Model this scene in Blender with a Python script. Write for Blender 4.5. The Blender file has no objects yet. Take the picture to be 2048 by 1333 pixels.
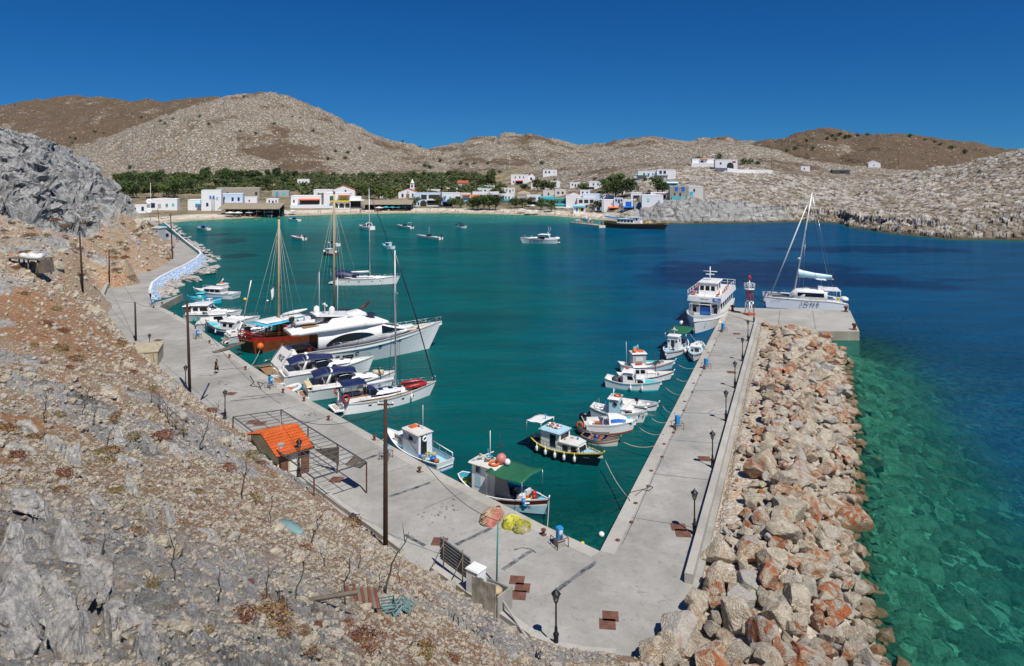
import bpy, bmesh, math, random
import numpy as np
from mathutils import Vector, Matrix
from mathutils.geometry import tessellate_polygon
random.seed(7); RS = np.random.RandomState(11)
PI = math.pi; R = math.radians
SC = bpy.context.scene
COL = SC.collection
# ------------------------------------------------------------ camera, sky, sun, exposure
CAMZ = 26.0; FPX = 1400.0; HY = 338.0          # eye height over the water, focal length and horizon row at 2048 wide
cam = bpy.data.cameras.new('camera'); camo = bpy.data.objects.new('camera', cam); COL.objects.link(camo)
camo.location = (0, 0, CAMZ); camo.rotation_euler = (PI/2, 0, 0)
cam.sensor_width = 36; cam.lens = FPX/2048*36; cam.shift_y = -(666.5-HY)/2048
cam.clip_start = 0.5; cam.clip_end = 6000
SC.camera = camo
SUN_EL, SUN_AZ = R(57), math.atan2(0.52, -0.855)   # azimuth from +Y towards +X
world = bpy.data.worlds.new('World'); SC.world = world; world.use_nodes = True
wn = world.node_tree; bg = wn.nodes['Background']
sky = wn.nodes.new('ShaderNodeTexSky'); sky.sky_type = 'NISHITA'; sky.sun_disc = False
sky.sun_elevation = SUN_EL; sky.sun_rotation = SUN_AZ
sky.air_density = 1.0; sky.dust_density = 0.0; sky.ozone_density = 3.0; sky.altitude = 800
wt = wn.nodes.new('ShaderNodeTexCoord'); ws = wn.nodes.new('ShaderNodeSeparateXYZ'); wc = wn.nodes.new('ShaderNodeCombineXYZ'); wm_ = wn.nodes.new('ShaderNodeMath'); wm_.operation = 'MULTIPLY_ADD'; wm_.inputs[1].default_value = .95; wm_.inputs[2].default_value = .075
wn.links.new(wt.outputs['Generated'], ws.inputs[0]); wn.links.new(ws.outputs[0], wc.inputs[0]); wn.links.new(ws.outputs[1], wc.inputs[1]); wn.links.new(ws.outputs[2], wm_.inputs[0]); wn.links.new(wm_.outputs[0], wc.inputs[2]); wn.links.new(wc.outputs[0], sky.inputs['Vector'])   # clear, haze-free air
hs = wn.nodes.new('ShaderNodeHueSaturation'); hs.inputs['Saturation'].default_value = 1.35; hs.inputs['Value'].default_value = 1.0
wn.links.new(sky.outputs[0], hs.inputs['Color']); vm = wn.nodes.new('ShaderNodeVectorMath'); vm.operation = 'MULTIPLY'; vm.inputs[1].default_value = (.29, .72, 1.04); wn.links.new(hs.outputs[0], vm.inputs[0]); wn.links.new(vm.outputs[0], bg.inputs[0])
bg.inputs[1].default_value = 0.068
sl = bpy.data.lights.new('sun', 'SUN'); sl.energy = 5.0; sl.angle = R(0.5); sl.color = (1, 0.95, 0.87)
slo = bpy.data.objects.new('sun', sl); COL.objects.link(slo)
sd = Vector((math.sin(SUN_AZ)*math.cos(SUN_EL), math.cos(SUN_AZ)*math.cos(SUN_EL), math.sin(SUN_EL)))
slo.rotation_euler = sd.to_track_quat('Z', 'Y').to_euler(); slo.location = (40, -60, 120)
SC.view_settings.view_transform = 'Standard'; SC.view_settings.look = 'None'
SC.view_settings.exposure = 0.0; SC.view_settings.gamma = 1.0
SC.cycles.max_bounces = 6; SC.cycles.transparent_max_bounces = 12; SC.cycles.diffuse_bounces = 3

# ------------------------------------------------------------ helpers
def P(px, py, z=0.0):
    Y = FPX*(CAMZ-z)/(py-HY)
    return Vector(((px-1024)/FPX*Y, Y, z))
def PY(px, py, Y):
    return Vector(((px-1024)/FPX*Y, Y, CAMZ-(py-HY)/FPX*Y))
def s2l(c):
    return tuple(((x/255)/12.92 if x/255 <= .04045 else ((x/255+.055)/1.055)**2.4) for x in c)

MATS = {}
PAL = {  # name: (linear rgb, roughness, metallic, variation)
 'white': ((.80,.80,.78),.30,0,.06), 'gelcoat': ((.84,.84,.83),.16,0,.03), 'offwhite': ((.68,.67,.62),.45,0,.10),
 'oldwhite': ((.70,.70,.67),.5,0,.22), 'navy': ((.012,.022,.085),.5,0,.2), 'darknavy': ((.006,.010,.022),.25,0,.1),
 'blue': ((.02,.16,.55),.4,0,.15), 'skyblue': ((.08,.48,.68),.4,0,.15), 'turq': ((.06,.55,.62),.4,0,.15),
 'paleblue': ((.40,.62,.72),.4,0,.1), 'cyan': ((.02,.42,.62),.35,0,.1), 'red': ((.45,.02,.015),.4,0,.15), 'maroon': ((.12,.018,.018),.4,0,.2),
 'brick': ((.48,.10,.035),.7,0,.25), 'orange': ((.75,.14,.02),.5,0,.15), 'orangeroof': ((.62,.13,.025),.75,0,.25),
 'yellow': ((.72,.55,.03),.5,0,.15), 'lime': ((.62,.62,.10),.6,0,.1), 'cream': ((.66,.56,.36),.6,0,.1), 'tan': ((.46,.36,.22),.7,0,.15),
 'green': ((.012,.12,.055),.8,0,.2), 'teal': ((.03,.25,.22),.6,0,.15), 'varnish': ((.20,.055,.018),.3,0,.3), 'teak': ((.30,.19,.10),.7,0,.25),
 'greywood': ((.16,.13,.10),.85,0,.3), 'pole': ((.055,.028,.018),.85,0,.35), 'black': ((.012,.012,.013),.5,0,.1), 'iron': ((.018,.018,.02),.5,.3,.2),
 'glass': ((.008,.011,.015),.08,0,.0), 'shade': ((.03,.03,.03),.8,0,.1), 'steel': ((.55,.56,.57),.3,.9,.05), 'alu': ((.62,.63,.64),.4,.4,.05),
 'grey': ((.28,.29,.30),.6,0,.15), 'darkgrey': ((.07,.075,.08),.6,0,.15), 'rust': ((.16,.055,.03),.9,0,.4), 'rustplate': ((.17,.075,.05),.85,0,.4),
 'pinkred': ((.50,.16,.13),.8,0,.4), 'net': ((.40,.36,.28),.9,0,.35), 'netyellow': ((.42,.40,.03),.9,0,.35), 'netgreen': ((.20,.24,.16),.9,0,.3),
 'rope': ((.50,.47,.40),.9,0,.2), 'cable': ((.03,.028,.025),.7,0,.1), 'skin': ((.50,.28,.18),.6,0,.1), 'hair': ((.03,.018,.012),.7,0,.2),
 'pinkbuoy': ((.55,.20,.18),.5,0,.15), 'purple': ((.16,.08,.22),.7,0,.2), 'plaster': ((.80,.81,.82),.8,0,.08), 'blueplaster': ((.58,.70,.84),.8,0,.08),
 'stonewall': ((.42,.38,.31),.9,0,.5), 'thatch': ((.33,.28,.20),.95,0,.4), 'concrete2': ((.44,.35,.19),.9,0,.25), 'lampglass': ((.35,.34,.30),.2,0,.0),
 'wallwhite': ((.74,.77,.80),.8,0,.15), 'greyplaster': ((.40,.43,.45),.8,0,.2), 'antifoul': ((.02,.03,.05),.6,0,.2), 'redfoul': ((.22,.03,.02),.6,0,.2),
 'corr': ((.24,.25,.25),.55,.3,.2), 'kerb': ((.50,.49,.44),.9,0,.2), 'tarp': ((.66,.68,.68),.7,0,.15), 'dullblue': ((.17,.29,.30),.8,0,.3), 'rubber': ((.05,.05,.055),.6,0,.1),
}
def mat(name):
    if name in MATS: return MATS[name]
    rgb, ro, me, va = PAL[name]
    m = bpy.data.materials.new(name); m.use_nodes = True; nt = m.node_tree; b = nt.nodes['Principled BSDF']
    b.inputs['Roughness'].default_value = ro; b.inputs['Metallic'].default_value = me
    tc = nt.nodes.new('ShaderNodeTexCoord')
    n1 = nt.nodes.new('ShaderNodeTexNoise'); n1.inputs['Scale'].default_value = 1.7; n1.inputs['Detail'].default_value = 7; n1.inputs['Roughness'].default_value = .65
    nt.links.new(tc.outputs['Object'], n1.inputs['Vector'])
    cr = nt.nodes.new('ShaderNodeMapRange'); cr.inputs[1].default_value = .3; cr.inputs[2].default_value = .7
    cr.inputs[3].default_value = 1-va*1.3; cr.inputs[4].default_value = 1+va*.5
    nt.links.new(n1.outputs[0], cr.inputs[0])
    mx = nt.nodes.new('ShaderNodeVectorMath'); mx.operation = 'SCALE'; mx.inputs[0].default_value = rgb
    nt.links.new(cr.outputs[0], mx.inputs['Scale']); nt.links.new(mx.outputs[0], b.inputs['Base Color'])
    MATS[name] = m
    return m

class MB:
    def __init__(s): s.v = []; s.f = []; s.m = []; s.sm = []
    def add(s, vs, fs, m, smooth=False):
        o = len(s.v); s.v.extend(tuple(p) for p in vs)
        for f in fs: s.f.append([i+o for i in f]); s.m.append(m); s.sm.append(smooth)
        return s
    def box(s, c, d, m, rz=0, taper=1.0, bev=0):
        x, y, z = d[0]/2, d[1]/2, d[2]/2; vs = []
        for sz in (-1, 1):
            t = taper if sz > 0 else 1
            for a, b in ((-1,-1),(1,-1),(1,1),(-1,1)):
                px, py = a*x*t, b*y*t
                vs.append((c[0]+px*math.cos(rz)-py*math.sin(rz), c[1]+px*math.sin(rz)+py*math.cos(rz), c[2]+sz*z))
        return s.add(vs, [(3,2,1,0),(4,5,6,7),(0,1,5,4),(1,2,6,5),(2,3,7,6),(3,0,4,7)], m)
    def box2(s, x0, x1, y0, y1, z0, z1, m): return s.box(((x0+x1)/2,(y0+y1)/2,(z0+z1)/2),(x1-x0,y1-y0,z1-z0),m)
    def tube(s, pts, r, m, n=6, caps=True, smooth=True):
        pts = [Vector(p) for p in pts]; k = len(pts); vs = []; fs = []
        rr = r if isinstance(r, (list, tuple)) else [r]*k
        for i, p in enumerate(pts):
            d = (pts[min(i+1,k-1)]-pts[max(i-1,0)]); d = d.normalized() if d.length > 1e-9 else Vector((0,0,1))
            u = d.cross(Vector((0,0,1)));
            if u.length < 1e-3: u = Vector((1,0,0))
            u.normalize(); w = d.cross(u)
            for j in range(n):
                a = 2*PI*j/n; vs.append(p+(u*math.cos(a)+w*math.sin(a))*rr[i])
        for i in range(k-1):
            for j in range(n):
                a, b = i*n+j, i*n+(j+1)%n; fs.append((a, b, b+n, a+n))
        if caps: fs += [tuple(range(n))[::1], tuple((k-1)*n+j for j in reversed(range(n)))]
        return s.add(vs, fs, m, smooth)
    def lathe(s, prof, m, c=(0,0,0), n=10, smooth=True):
        vs = []; fs = []
        for r, z in prof:
            for j in range(n):
                a = 2*PI*j/n; vs.append((c[0]+r*math.cos(a), c[1]+r*math.sin(a), c[2]+z))
        for i in range(len(prof)-1):
            for j in range(n):
                a, b = i*n+j, i*n+(j+1)%n; fs.append((a, b, b+n, a+n))
        fs.append(tuple(reversed(range(n)))); fs.append(tuple((len(prof)-1)*n+j for j in range(n)))
        return s.add(vs, fs, m, smooth)
    def sphere(s, c, r, m, n=8, k=6):
        r = r if isinstance(r, (tuple, list)) else (r, r, r); vs = []; fs = []
        for i in range(k+1):
            t = PI*i/k
            for j in range(n):
                a = 2*PI*j/n; vs.append((c[0]+r[0]*math.sin(t)*math.cos(a), c[1]+r[1]*math.sin(t)*math.sin(a), c[2]-r[2]*math.cos(t)))
        for i in range(k):
            for j in range(n):
                a, b = i*n+j, i*n+(j+1)%n; fs.append((a, b, b+n, a+n))
        return s.add(vs, fs, m, True)
    def torus(s, c, R0, r, m, n=14, k=6, axis='z', m2=None):
        for j in range(n):
            vs = []
            for jj in (j, j+1):
                a = 2*PI*jj/n
                for i in range(k):
                    t = 2*PI*i/k; q = R0+r*math.cos(t); p = (q*math.cos(a), q*math.sin(a), r*math.sin(t))
                    if axis == 'x': p = (p[2], p[0], p[1])
                    if axis == 'y': p = (p[0], p[2], p[1])
                    vs.append((c[0]+p[0], c[1]+p[1], c[2]+p[2]))
            s.add(vs, [(i, (i+1)%k, (i+1)%k+k, i+k) for i in range(k)], m2 if (m2 and (j*8//n) % 2) else m, True)
        return s
    def prism(s, poly, z0, z1, m, mside=None):
        n = len(poly)
        zt = z1 if isinstance(z1, (list, tuple)) else [z1]*n
        vs = [(p[0], p[1], z0) for p in poly]+[(p[0], p[1], zt[i]) for i, p in enumerate(poly)]
        tri = tessellate_polygon([[Vector((p[0], p[1], 0)) for p in poly]])
        area = sum(poly[i][0]*poly[(i+1)%n][1]-poly[(i+1)%n][0]*poly[i][1] for i in range(n))
        fs = []
        for t in tri:
            a, b, c = t; ar = (poly[b][0]-poly[a][0])*(poly[c][1]-poly[a][1])-(poly[c][0]-poly[a][0])*(poly[b][1]-poly[a][1])
            if ar < 0: a, c = c, a
            fs.append((a+n, b+n, c+n))
        s.add(vs, fs, m)
        q = [(i, (i+1)%n, (i+1)%n+n, i+n) if area > 0 else ((i+1)%n, i, i+n, (i+1)%n+n) for i in range(n)]
        return s.add(vs, q, mside or m)
    def loft(s, rings, m, closed=True, caps=True, smooth=False):
        n = len(rings[0]); vs = [p for r in rings for p in r]; fs = []
        for i in range(len(rings)-1):
            for j in range(n if closed else n-1):
                a, b = i*n+j, i*n+(j+1)%n; fs.append((a, b, b+n, a+n))
        s.add(vs, fs, m, smooth)
        if caps: s.add(rings[0], [tuple(reversed(range(n)))], m); s.add(rings[-1], [tuple(range(n))], m)
        return s
    def quad(s, a, b, c, d, m): return s.add([a, b, c, d], [(0,1,2,3)], m)
    def mesh(s, name):
        me = bpy.data.meshes.new(name); me.from_pydata(s.v, [], s.f)
        names = list(dict.fromkeys(s.m))
        for n_ in names: me.materials.append(n_ if not isinstance(n_, str) else mat(n_))
        idx = {n_: i for i, n_ in enumerate(names)}
        me.polygons.foreach_set('material_index', [idx[x] for x in s.m]); me.polygons.foreach_set('use_smooth', s.sm)
        me.validate(); me.update(); return me
    def build(s, name, parent=None, label=None, recalc=True):
        me = s.mesh(name)
        if recalc:
            bm = bmesh.new(); bm.from_mesh(me); bmesh.ops.recalc_face_normals(bm, faces=bm.faces); bm.to_mesh(me); bm.free()
        o = bpy.data.objects.new(name, me); COL.objects.link(o)
        if parent: o.parent = parent
        if label: o['label'] = label
        return o
def thing(name, label, cat, loc=(0,0,0), rz=0, group=None, kind=None):
    o = bpy.data.objects.new(name, None); COL.objects.link(o); o.empty_display_size = .5
    o.location = loc; o.rotation_euler = (0, 0, rz); return tag(o, label, cat, group, kind)
def tag(o, label, cat=None, group=None, kind=None):
    o['label'] = label
    if cat: o['category'] = cat
    if group: o['group'] = group
    if kind: o['kind'] = kind
    return o
def struct(o, label=None):
    o['kind'] = 'structure'
    if label: o['label'] = label
    return o
def dup(root, loc, rz, label=None, sc=None):
    r = root.copy(); COL.objects.link(r); r.location = loc; r.rotation_euler = (0, 0, rz)
    if sc: r.scale = sc if isinstance(sc, (tuple, list)) else (sc, sc, sc)
    if label: r['label'] = label
    for ch in list(root.children):
        c = ch.copy(); COL.objects.link(c); c.parent = r
        for g in list(ch.children):
            d = g.copy(); COL.objects.link(d); d.parent = c
    return r
def grid_mesh(name, X, Y, Z, keep=None, smooth=True, attrs=None):
    h, w = X.shape; co = np.stack([X, Y, Z], -1).reshape(-1, 3)
    i = np.arange(h*w).reshape(h, w)
    q = np.stack([i[:-1,:-1], i[:-1,1:], i[1:,1:], i[1:,:-1]], -1).reshape(-1, 4)
    if keep is not None: q = q[keep[:-1,:-1].reshape(-1) | keep[1:,1:].reshape(-1) | keep[1:,:-1].reshape(-1) | keep[:-1,1:].reshape(-1)]
    return np_mesh(name, co, q, smooth, attrs)
def np_mesh(name, co, q, smooth=False, attrs=None):
    used = np.zeros(len(co), bool); used[q.reshape(-1)] = True; mp = np.cumsum(used)-1
    co = co[used]; q = mp[q]; k = q.shape[1]
    me = bpy.data.meshes.new(name); me.vertices.add(len(co)); me.vertices.foreach_set('co', co.astype(np.float32).reshape(-1))
    me.loops.add(q.size); me.loops.foreach_set('vertex_index', q.astype(np.int32).reshape(-1))
    me.polygons.add(len(q)); me.polygons.foreach_set('loop_start', (np.arange(len(q))*k).astype(np.int32))
    me.polygons.foreach_set('use_smooth', np.full(len(q), smooth))
    for nm, a in (attrs or {}).items():
        a = a.reshape(len(used), -1)[used]
        if a.shape[1] == 1:
            at = me.attributes.new(nm, 'FLOAT', 'POINT'); at.data.foreach_set('value', a.astype(np.float32).reshape(-1))
        else:
            at = me.attributes.new(nm, 'FLOAT_COLOR', 'POINT'); at.data.foreach_set('color', np.c_[a, np.ones(len(a))].astype(np.float32).reshape(-1))
    me.update(); me.validate()
    o = bpy.data.objects.new(name, me); COL.objects.link(o); return o
# numpy noise
_T = np.random.RandomState(5).rand(256, 256, 4)
def vnoise(x, y, ch=0):
    xi = np.floor(x).astype(int); yi = np.floor(y).astype(int); fx = x-xi; fy = y-yi
    fx = fx*fx*(3-2*fx); fy = fy*fy*(3-2*fy); T = _T[:,:,ch]
    a = T[xi&255, yi&255]; b = T[(xi+1)&255, yi&255]; c = T[xi&255, (yi+1)&255]; d = T[(xi+1)&255, (yi+1)&255]
    return (a*(1-fx)+b*fx)*(1-fy)+(c*(1-fx)+d*fx)*fy
def fbm(x, y, oct=5, gain=.5, ch=0):
    v = 0; a = 1; t = 0
    for k in range(oct):
        v = v+a*vnoise(x+17.3*k, y-9.1*k, ch); t += a; a *= gain; x = x*2.03; y = y*2.03
    return v/t*2-1
def blocks(x, y, tilt=1.0):
    """tilted facets: every Voronoi cell is a plane of its own height and slope"""
    xi = np.floor(x).astype(int); yi = np.floor(y).astype(int); best = np.full(x.shape, 9.); second = np.full(x.shape, 9.); h = np.zeros(x.shape)
    for dx in (-1,0,1):
        for dy in (-1,0,1):
            a, b = (xi+dx)&255, (yi+dy)&255
            px = xi+dx+_T[a,b,0]; py = yi+dy+_T[a,b,1]; ddx = x-px; ddy = y-py; d = ddx*ddx+ddy*ddy
            hh = _T[a,b,2]-.5+tilt*((_T[b,a,3]-.5)*ddx+(_T[b,a,0]-.5)*ddy)
            cl = d < best; second = np.where(cl, best, np.minimum(second, d)); h = np.where(cl, hh, h); best = np.where(cl, d, best)
    return h, np.sqrt(second)-np.sqrt(best)
def interp(px, pts):
    a = np.array(pts, float); return np.interp(px, a[:,0], a[:,1])
def sstep(a, b, x):
    t = np.clip((x-a)/(b-a), 0, 1); return t*t*(3-2*t)
class NT:   # tiny node builder
    def __init__(s, name):
        s.m = bpy.data.materials.new(name); s.m.use_nodes = True; s.t = s.m.node_tree; s.b = s.t.nodes['Principled BSDF']
        s.co = s.t.nodes.new('ShaderNodeTexCoord').outputs['Object']
    def n(s, ty, **kw):
        nd = s.t.nodes.new(ty)
        for k, v in kw.items():
            if k.startswith('i_'):
                key = k[2:]; sock = nd.inputs[int(key)] if key.isdigit() else nd.inputs[key]
                if hasattr(v, 'is_linked'): s.t.links.new(v, sock)
                else: sock.default_value = v
            else: setattr(nd, k, v)
        return nd
    def noise(s, sc, det=6, ro=.6, vec=None, dist=0): return s.n('ShaderNodeTexNoise', i_Vector=vec or s.co, i_Scale=sc, i_Detail=det, i_Roughness=ro, i_Distortion=dist).outputs[0]
    def vor(s, sc, feat='F1', vec=None, out=0): return s.n('ShaderNodeTexVoronoi', feature=feat, i_Vector=vec or s.co, i_Scale=sc).outputs[out]
    def rng(s, v, a, b, c=0., d=1.): return s.n('ShaderNodeMapRange', i_0=v, i_1=a, i_2=b, i_3=c, i_4=d).outputs[0]
    def mix(s, f, a, b):
        nd = s.n('ShaderNodeMix', data_type='RGBA'); 
        for k, v in ((0, f), (6, a), (7, b)):
            if hasattr(v, 'is_linked'): s.t.links.new(v, nd.inputs[k])
            else: nd.inputs[k].default_value = v if k == 0 else (*v, 1)
        return nd.outputs[2]
    def math(s, op, a, b=0.): return s.n('ShaderNodeMath', operation=op, i_0=a, i_1=b).outputs[0]
    def scale(s, v, f): 
        nd = s.n('ShaderNodeVectorMath', operation='SCALE', i_0=v); s.t.links.new(f, nd.inputs['Scale']) if hasattr(f,'is_linked') else setattr(nd.inputs['Scale'],'default_value',f); return nd.outputs[0]
    def vmul(s, v, k): return s.n('ShaderNodeVectorMath', operation='MULTIPLY', i_0=v, i_1=k).outputs[0]
    def attr(s, nm): return s.n('ShaderNodeAttribute', attribute_name=nm)
    def bump(s, h, st, dist=.1, nrm=None):
        nd = s.n('ShaderNodeBump', i_Height=h, i_Strength=st, i_Distance=dist)
        if nrm: s.t.links.new(nrm, nd.inputs['Normal'])
        return nd.outputs[0]
    def out(s, col=None, rough=None, nrm=None):
        for k, v in (('Base Color', col), ('Roughness', rough), ('Normal', nrm)):
            if v is None: continue
            if hasattr(v, 'is_linked'): s.t.links.new(v, s.b.inputs[k])
            else: s.b.inputs[k].default_value = (*v, 1) if k == 'Base Color' else v
        return s.m
# ------------------------------------------------------------ the near hillside: heights through measured points
QZ = 1.3
TOE = [(1300,1322),(1250,1312),(1180,1306),(1100,1290),(1040,1268),(985,1228),(930,1190),(875,1152),(800,1112),(760,1076),(700,1040),(640,990),(600,960),(540,905),(490,868),(455,845),(400,800),(370,775),(320,738),(262,690),(240,660),(215,625),(205,600),(215,575),(245,558),(290,545),(340,520),(345,500),(338,480),(322,458),(300,440)]
ctl = []
for i, (x, y) in enumerate(TOE):
    p = P(x, y, QZ); ctl.append(tuple(p))
    a = P(*TOE[max(i-1,0)], QZ); b = P(*TOE[min(i+1,len(TOE)-1)], QZ); d = (b-a).normalized(); n = Vector((d.y, -d.x, 0))
    k = 3+p.y*.01
    ctl.append((p.x+n.x*k, p.y+n.y*k, -1.4)); ctl.append((p.x+n.x*k*4, p.y+n.y*k*4, -6))
for px, py, Y in [(0,1333,9.5),(0,1180,12.5),(0,1000,19),(0,850,30),(0,700,47),(0,600,68),(0,545,88),(0,480,120),(0,400,150),(0,330,168),(0,258,185),
                  (150,1333,9.5),(150,1150,14.5),(150,1000,21),(150,850,33),(150,700,54),(150,600,82),(150,500,128),(150,420,165),(150,350,185),(135,295,205),
                  (250,500,150),(250,430,190),(240,385,205),(190,330,205),(275,470,185),(60,275,190),
                  (300,1333,10),(330,1180,15.5),(330,1000,27),(330,900,36),(330,820,48),(500,1333,12),(520,1150,22),(520,1000,36),(700,1333,15.5),(700,1200,24),
                  (860,1333,21),(860,1230,29),(1000,1333,28),(-150,1333,9),(-150,900,24),(-150,600,62),(-150,400,140),(-150,240,180),(-300,240,170),(-300,600,60),(-300,1000,18),
                  (255,455,250),(200,450,270),(262,440,236),(100,440,300),(0,440,300)]:
    ctl.append(tuple(PY(px, py, Y)))
ctl += [(0,0,24.2),(-4,4,21.6),(-3.2,6,20.3),(4,3,22.5),(0,-20,34),(-20,0,29),(20,-10,20),(20,8,12),(-40,10,34),(22,22,-1),(34,12,-4),(40,30,-8),(14,28,1.0),(-220,150,60),(-160,100,45)]
ctl = np.array(ctl); CS = 100.0
def _tps(a, b):
    d2 = ((a[:,None,:]-b[None,:,:])**2).sum(-1); return .5*d2*np.log(np.maximum(d2, 1e-12))
def warp(x, y):       # equalise near and far scales: polar-log space
    r = np.sqrt(x*x+(y+8)**2)+2; th = np.arctan2(x, y+8); return np.stack([th*1.6, np.log(r)], -1)
_c = warp(ctl[:,0], ctl[:,1]); N = len(_c)
A = np.zeros((N+3, N+3)); A[:N,:N] = _tps(_c, _c)+np.eye(N)*3e-4; A[:N,N] = 1; A[:N,N+1:] = _c; A[N,:N] = 1; A[N+1:,:N] = _c.T
W = np.linalg.solve(A, np.r_[ctl[:,2], 0, 0, 0])
def slope_base(x, y):
    sh = x.shape; c = warp(x.reshape(-1), y.reshape(-1)); o = np.empty(len(c))
    for i in range(0, len(c), 20000):
        q = c[i:i+20000]; o[i:i+20000] = _tps(q, _c)@W[:N]+W[N]+q@W[N+1:]
    return o.reshape(sh)
_TOEW = np.array([P(x, y, QZ)[:2] for x, y in TOE])
def uphill(x, y):      # distance to the toe line
    d = np.full(x.shape, 1e9)
    for a, b in zip(_TOEW[:-1], _TOEW[1:]):
        ab = b-a; t = np.clip(((x-a[0])*ab[0]+(y-a[1])*ab[1])/(ab@ab), 0, 1); d = np.minimum(d, np.hypot(x-a[0]-t*ab[0], y-a[1]-t*ab[1]))
    return d
def slope_z(x, y, full=False):
    b = slope_base(x, y); up = uphill(x, y); r = np.hypot(x, y)
    fade = sstep(.3, 4, up)
    crag = sstep(125, 160, r)*sstep(10.5, 16, b+4*fbm(x*.05+3, y*.05, 3))
    near = sstep(30, 17, r)*sstep(3, -3, x+.25*y)
    mid = sstep(.05, .30, fbm(x*.09+7, y*.09, 3, ch=1))*.8
    c, s_ = math.cos(R(52)), math.sin(R(52)); xr, yr = x*c-y*s_, x*s_+y*c
    wx = xr+1.5*fbm(x*.3, y*.3, 3); wy = yr+1.5*fbm(x*.3+50, y*.3, 3, ch=2)
    h1, e1 = blocks(wx/1.2, wy/2.6, 1.3); h2, e2 = blocks(wx/.42+9, wy/.7, 1.2); h3, e3 = blocks(wx/4.5+3, wy/7+8, 1.5)
    z = b+fade*(.5*fbm(x*.12, y*.12, 4)+.14*fbm(x*.9, y*.9, 4, ch=3))
    z += fade*np.maximum(near*.55, mid*.7)*(.75*h1+.2*h2-.42*np.exp(-e1*12)-.06*np.exp(-e2*9))
    z += fade*crag*(-1.6+3.2*h3+1.9*h1-2.0*np.exp(-e3*7)-.9*np.exp(-e1*6)+1.8*fbm(x*.22, y*.22, 4, ch=2))
    z += fade*.06*h2
    return (z, np.maximum(np.maximum(near, mid), crag), fade, crag) if full == 2 else (z, np.maximum(np.maximum(near, mid), crag), fade) if full else z
def soil_at(x, y): return np.clip(sum(k*np.exp(-((x-a)**2+(y-b)**2)/r**2) for a, b, r, k in ((-46,68,8,.95),(-37,58,6,.8),(-50,84,8,.7),(-22,31,2.2,1.1),(-62,92,8,.6)))+.6*fbm(x*.15, y*.15, 4), 0, 1)
th = np.linspace(R(-66), R(34), 1050); rr = np.r_[np.geomspace(3.0, 95, 600)[:-1], np.linspace(95, 262, 430)[:-1], np.geomspace(262, 330, 20)]
TH, RR = np.meshgrid(th, rr); X = RR*np.sin(TH); Y = RR*np.cos(TH)
Z, rocky, fade, cragm = slope_z(X, Y, 2)
end = sstep(330, 285, RR); Z = Z*end-3*(1-end)
far_rock = cragm*fade; X = X+far_rock*2.6*fbm(X*.25+Z*.35, Y*.2-Z*.45, 4, ch=1); Y = Y+far_rock*2.6*fbm(X*.22-Z*.4+30, Y*.25+Z*.3, 4, ch=2)
hill = grid_mesh('hillside', X, Y, Z, keep=(Z > -2.2), smooth=False, attrs={'rocky': rocky, 'soil': soil_at(X, Y), 'cliff': cragm})
struct(hill, 'stony hillside of grey limestone and orange earth above the quay')
t = NT('hillside_ground')
big = t.noise(.07, 5, .6); md = t.noise(.6, 8, .7); fine = t.noise(6, 9, .82); vf = t.vor(5.5); vf2 = t.vor(14)
rk = t.mix(t.rng(md, .35, .65), (.27,.275,.285), (.58,.56,.52)); rk = t.mix(t.rng(t.noise(2.2, 6, .7), .54, .66), rk, (.42,.30,.18)); rk = t.mix(t.rng(fine, .50, .70), rk, (.68,.65,.60)); rk = t.mix(t.rng(t.noise(.35, 8, .78), .56, .62), rk, (.15,.14,.13)); rk = t.mix(t.rng(t.noise(3.5, 9, .8, None, 1.), .52, .60), rk, (.30,.255,.20))
ea = t.mix(t.rng(t.noise(.25, 6, .7), .42, .62), (.37,.26,.135), (.40,.18,.07)); ea = t.mix(t.rng(md, .45, .75), ea, (.47,.37,.24))
st = t.n('ShaderNodeTexVoronoi', i_Vector=t.co, i_Scale=3.6); stc = t.n('ShaderNodeSeparateColor', i_0=st.outputs[1]).outputs[0]
stone = t.mix(stc, (.38,.36,.34), (.70,.66,.59))
ea = t.mix(t.math('MULTIPLY', t.rng(st.outputs[0], .42, .30), t.rng(stc, .35, .45)), ea, stone)
st2 = t.n('ShaderNodeTexVoronoi', i_Vector=t.co, i_Scale=9.); sc2 = t.n('ShaderNodeSeparateColor', i_0=st2.outputs[1]).outputs[1]
ea = t.mix(t.math('MULTIPLY', t.rng(st2.outputs[0], .42, .30), t.rng(sc2, .45, .5)), ea, t.mix(sc2, (.28,.25,.21), (.74,.69,.61)))
so = t.attr('soil').outputs['Fac']; ea = t.mix(t.math('MULTIPLY', t.rng(so, .25, .7), t.rng(st.outputs[0], .28, .40, .35, 1.)), ea, t.mix(md, (.42,.165,.06), (.42,.27,.135)))
rf = t.rng(t.math('ADD', t.attr('rocky').outputs['Fac'], t.math('MULTIPLY', t.math('SUBTRACT', big, .5), 1.2)), .30, .60)
col = t.mix(rf, ea, rk)
col = t.mix(t.rng(t.noise(.5, 7, .75), .60, .68), col, (.12,.075,.035))
col = t.mix(t.math('MULTIPLY', t.attr('cliff').outputs['Fac'], .9), col, t.mix(t.rng(t.noise(.55, 10, .85, t.vmul(t.co, (1.3, 1.3, .6)), 1.2), .42, .58), (.12,.125,.13), t.mix(fine, (.32,.33,.335), (.66,.65,.62))))
b1 = t.bump(t.math('ADD', fine, t.math('MULTIPLY', st.outputs[0], -.7)), 1., .28); b2 = t.bump(vf2, .4, .04, b1)
hill.data.materials.append(t.out(col, .95, b2))

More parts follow.
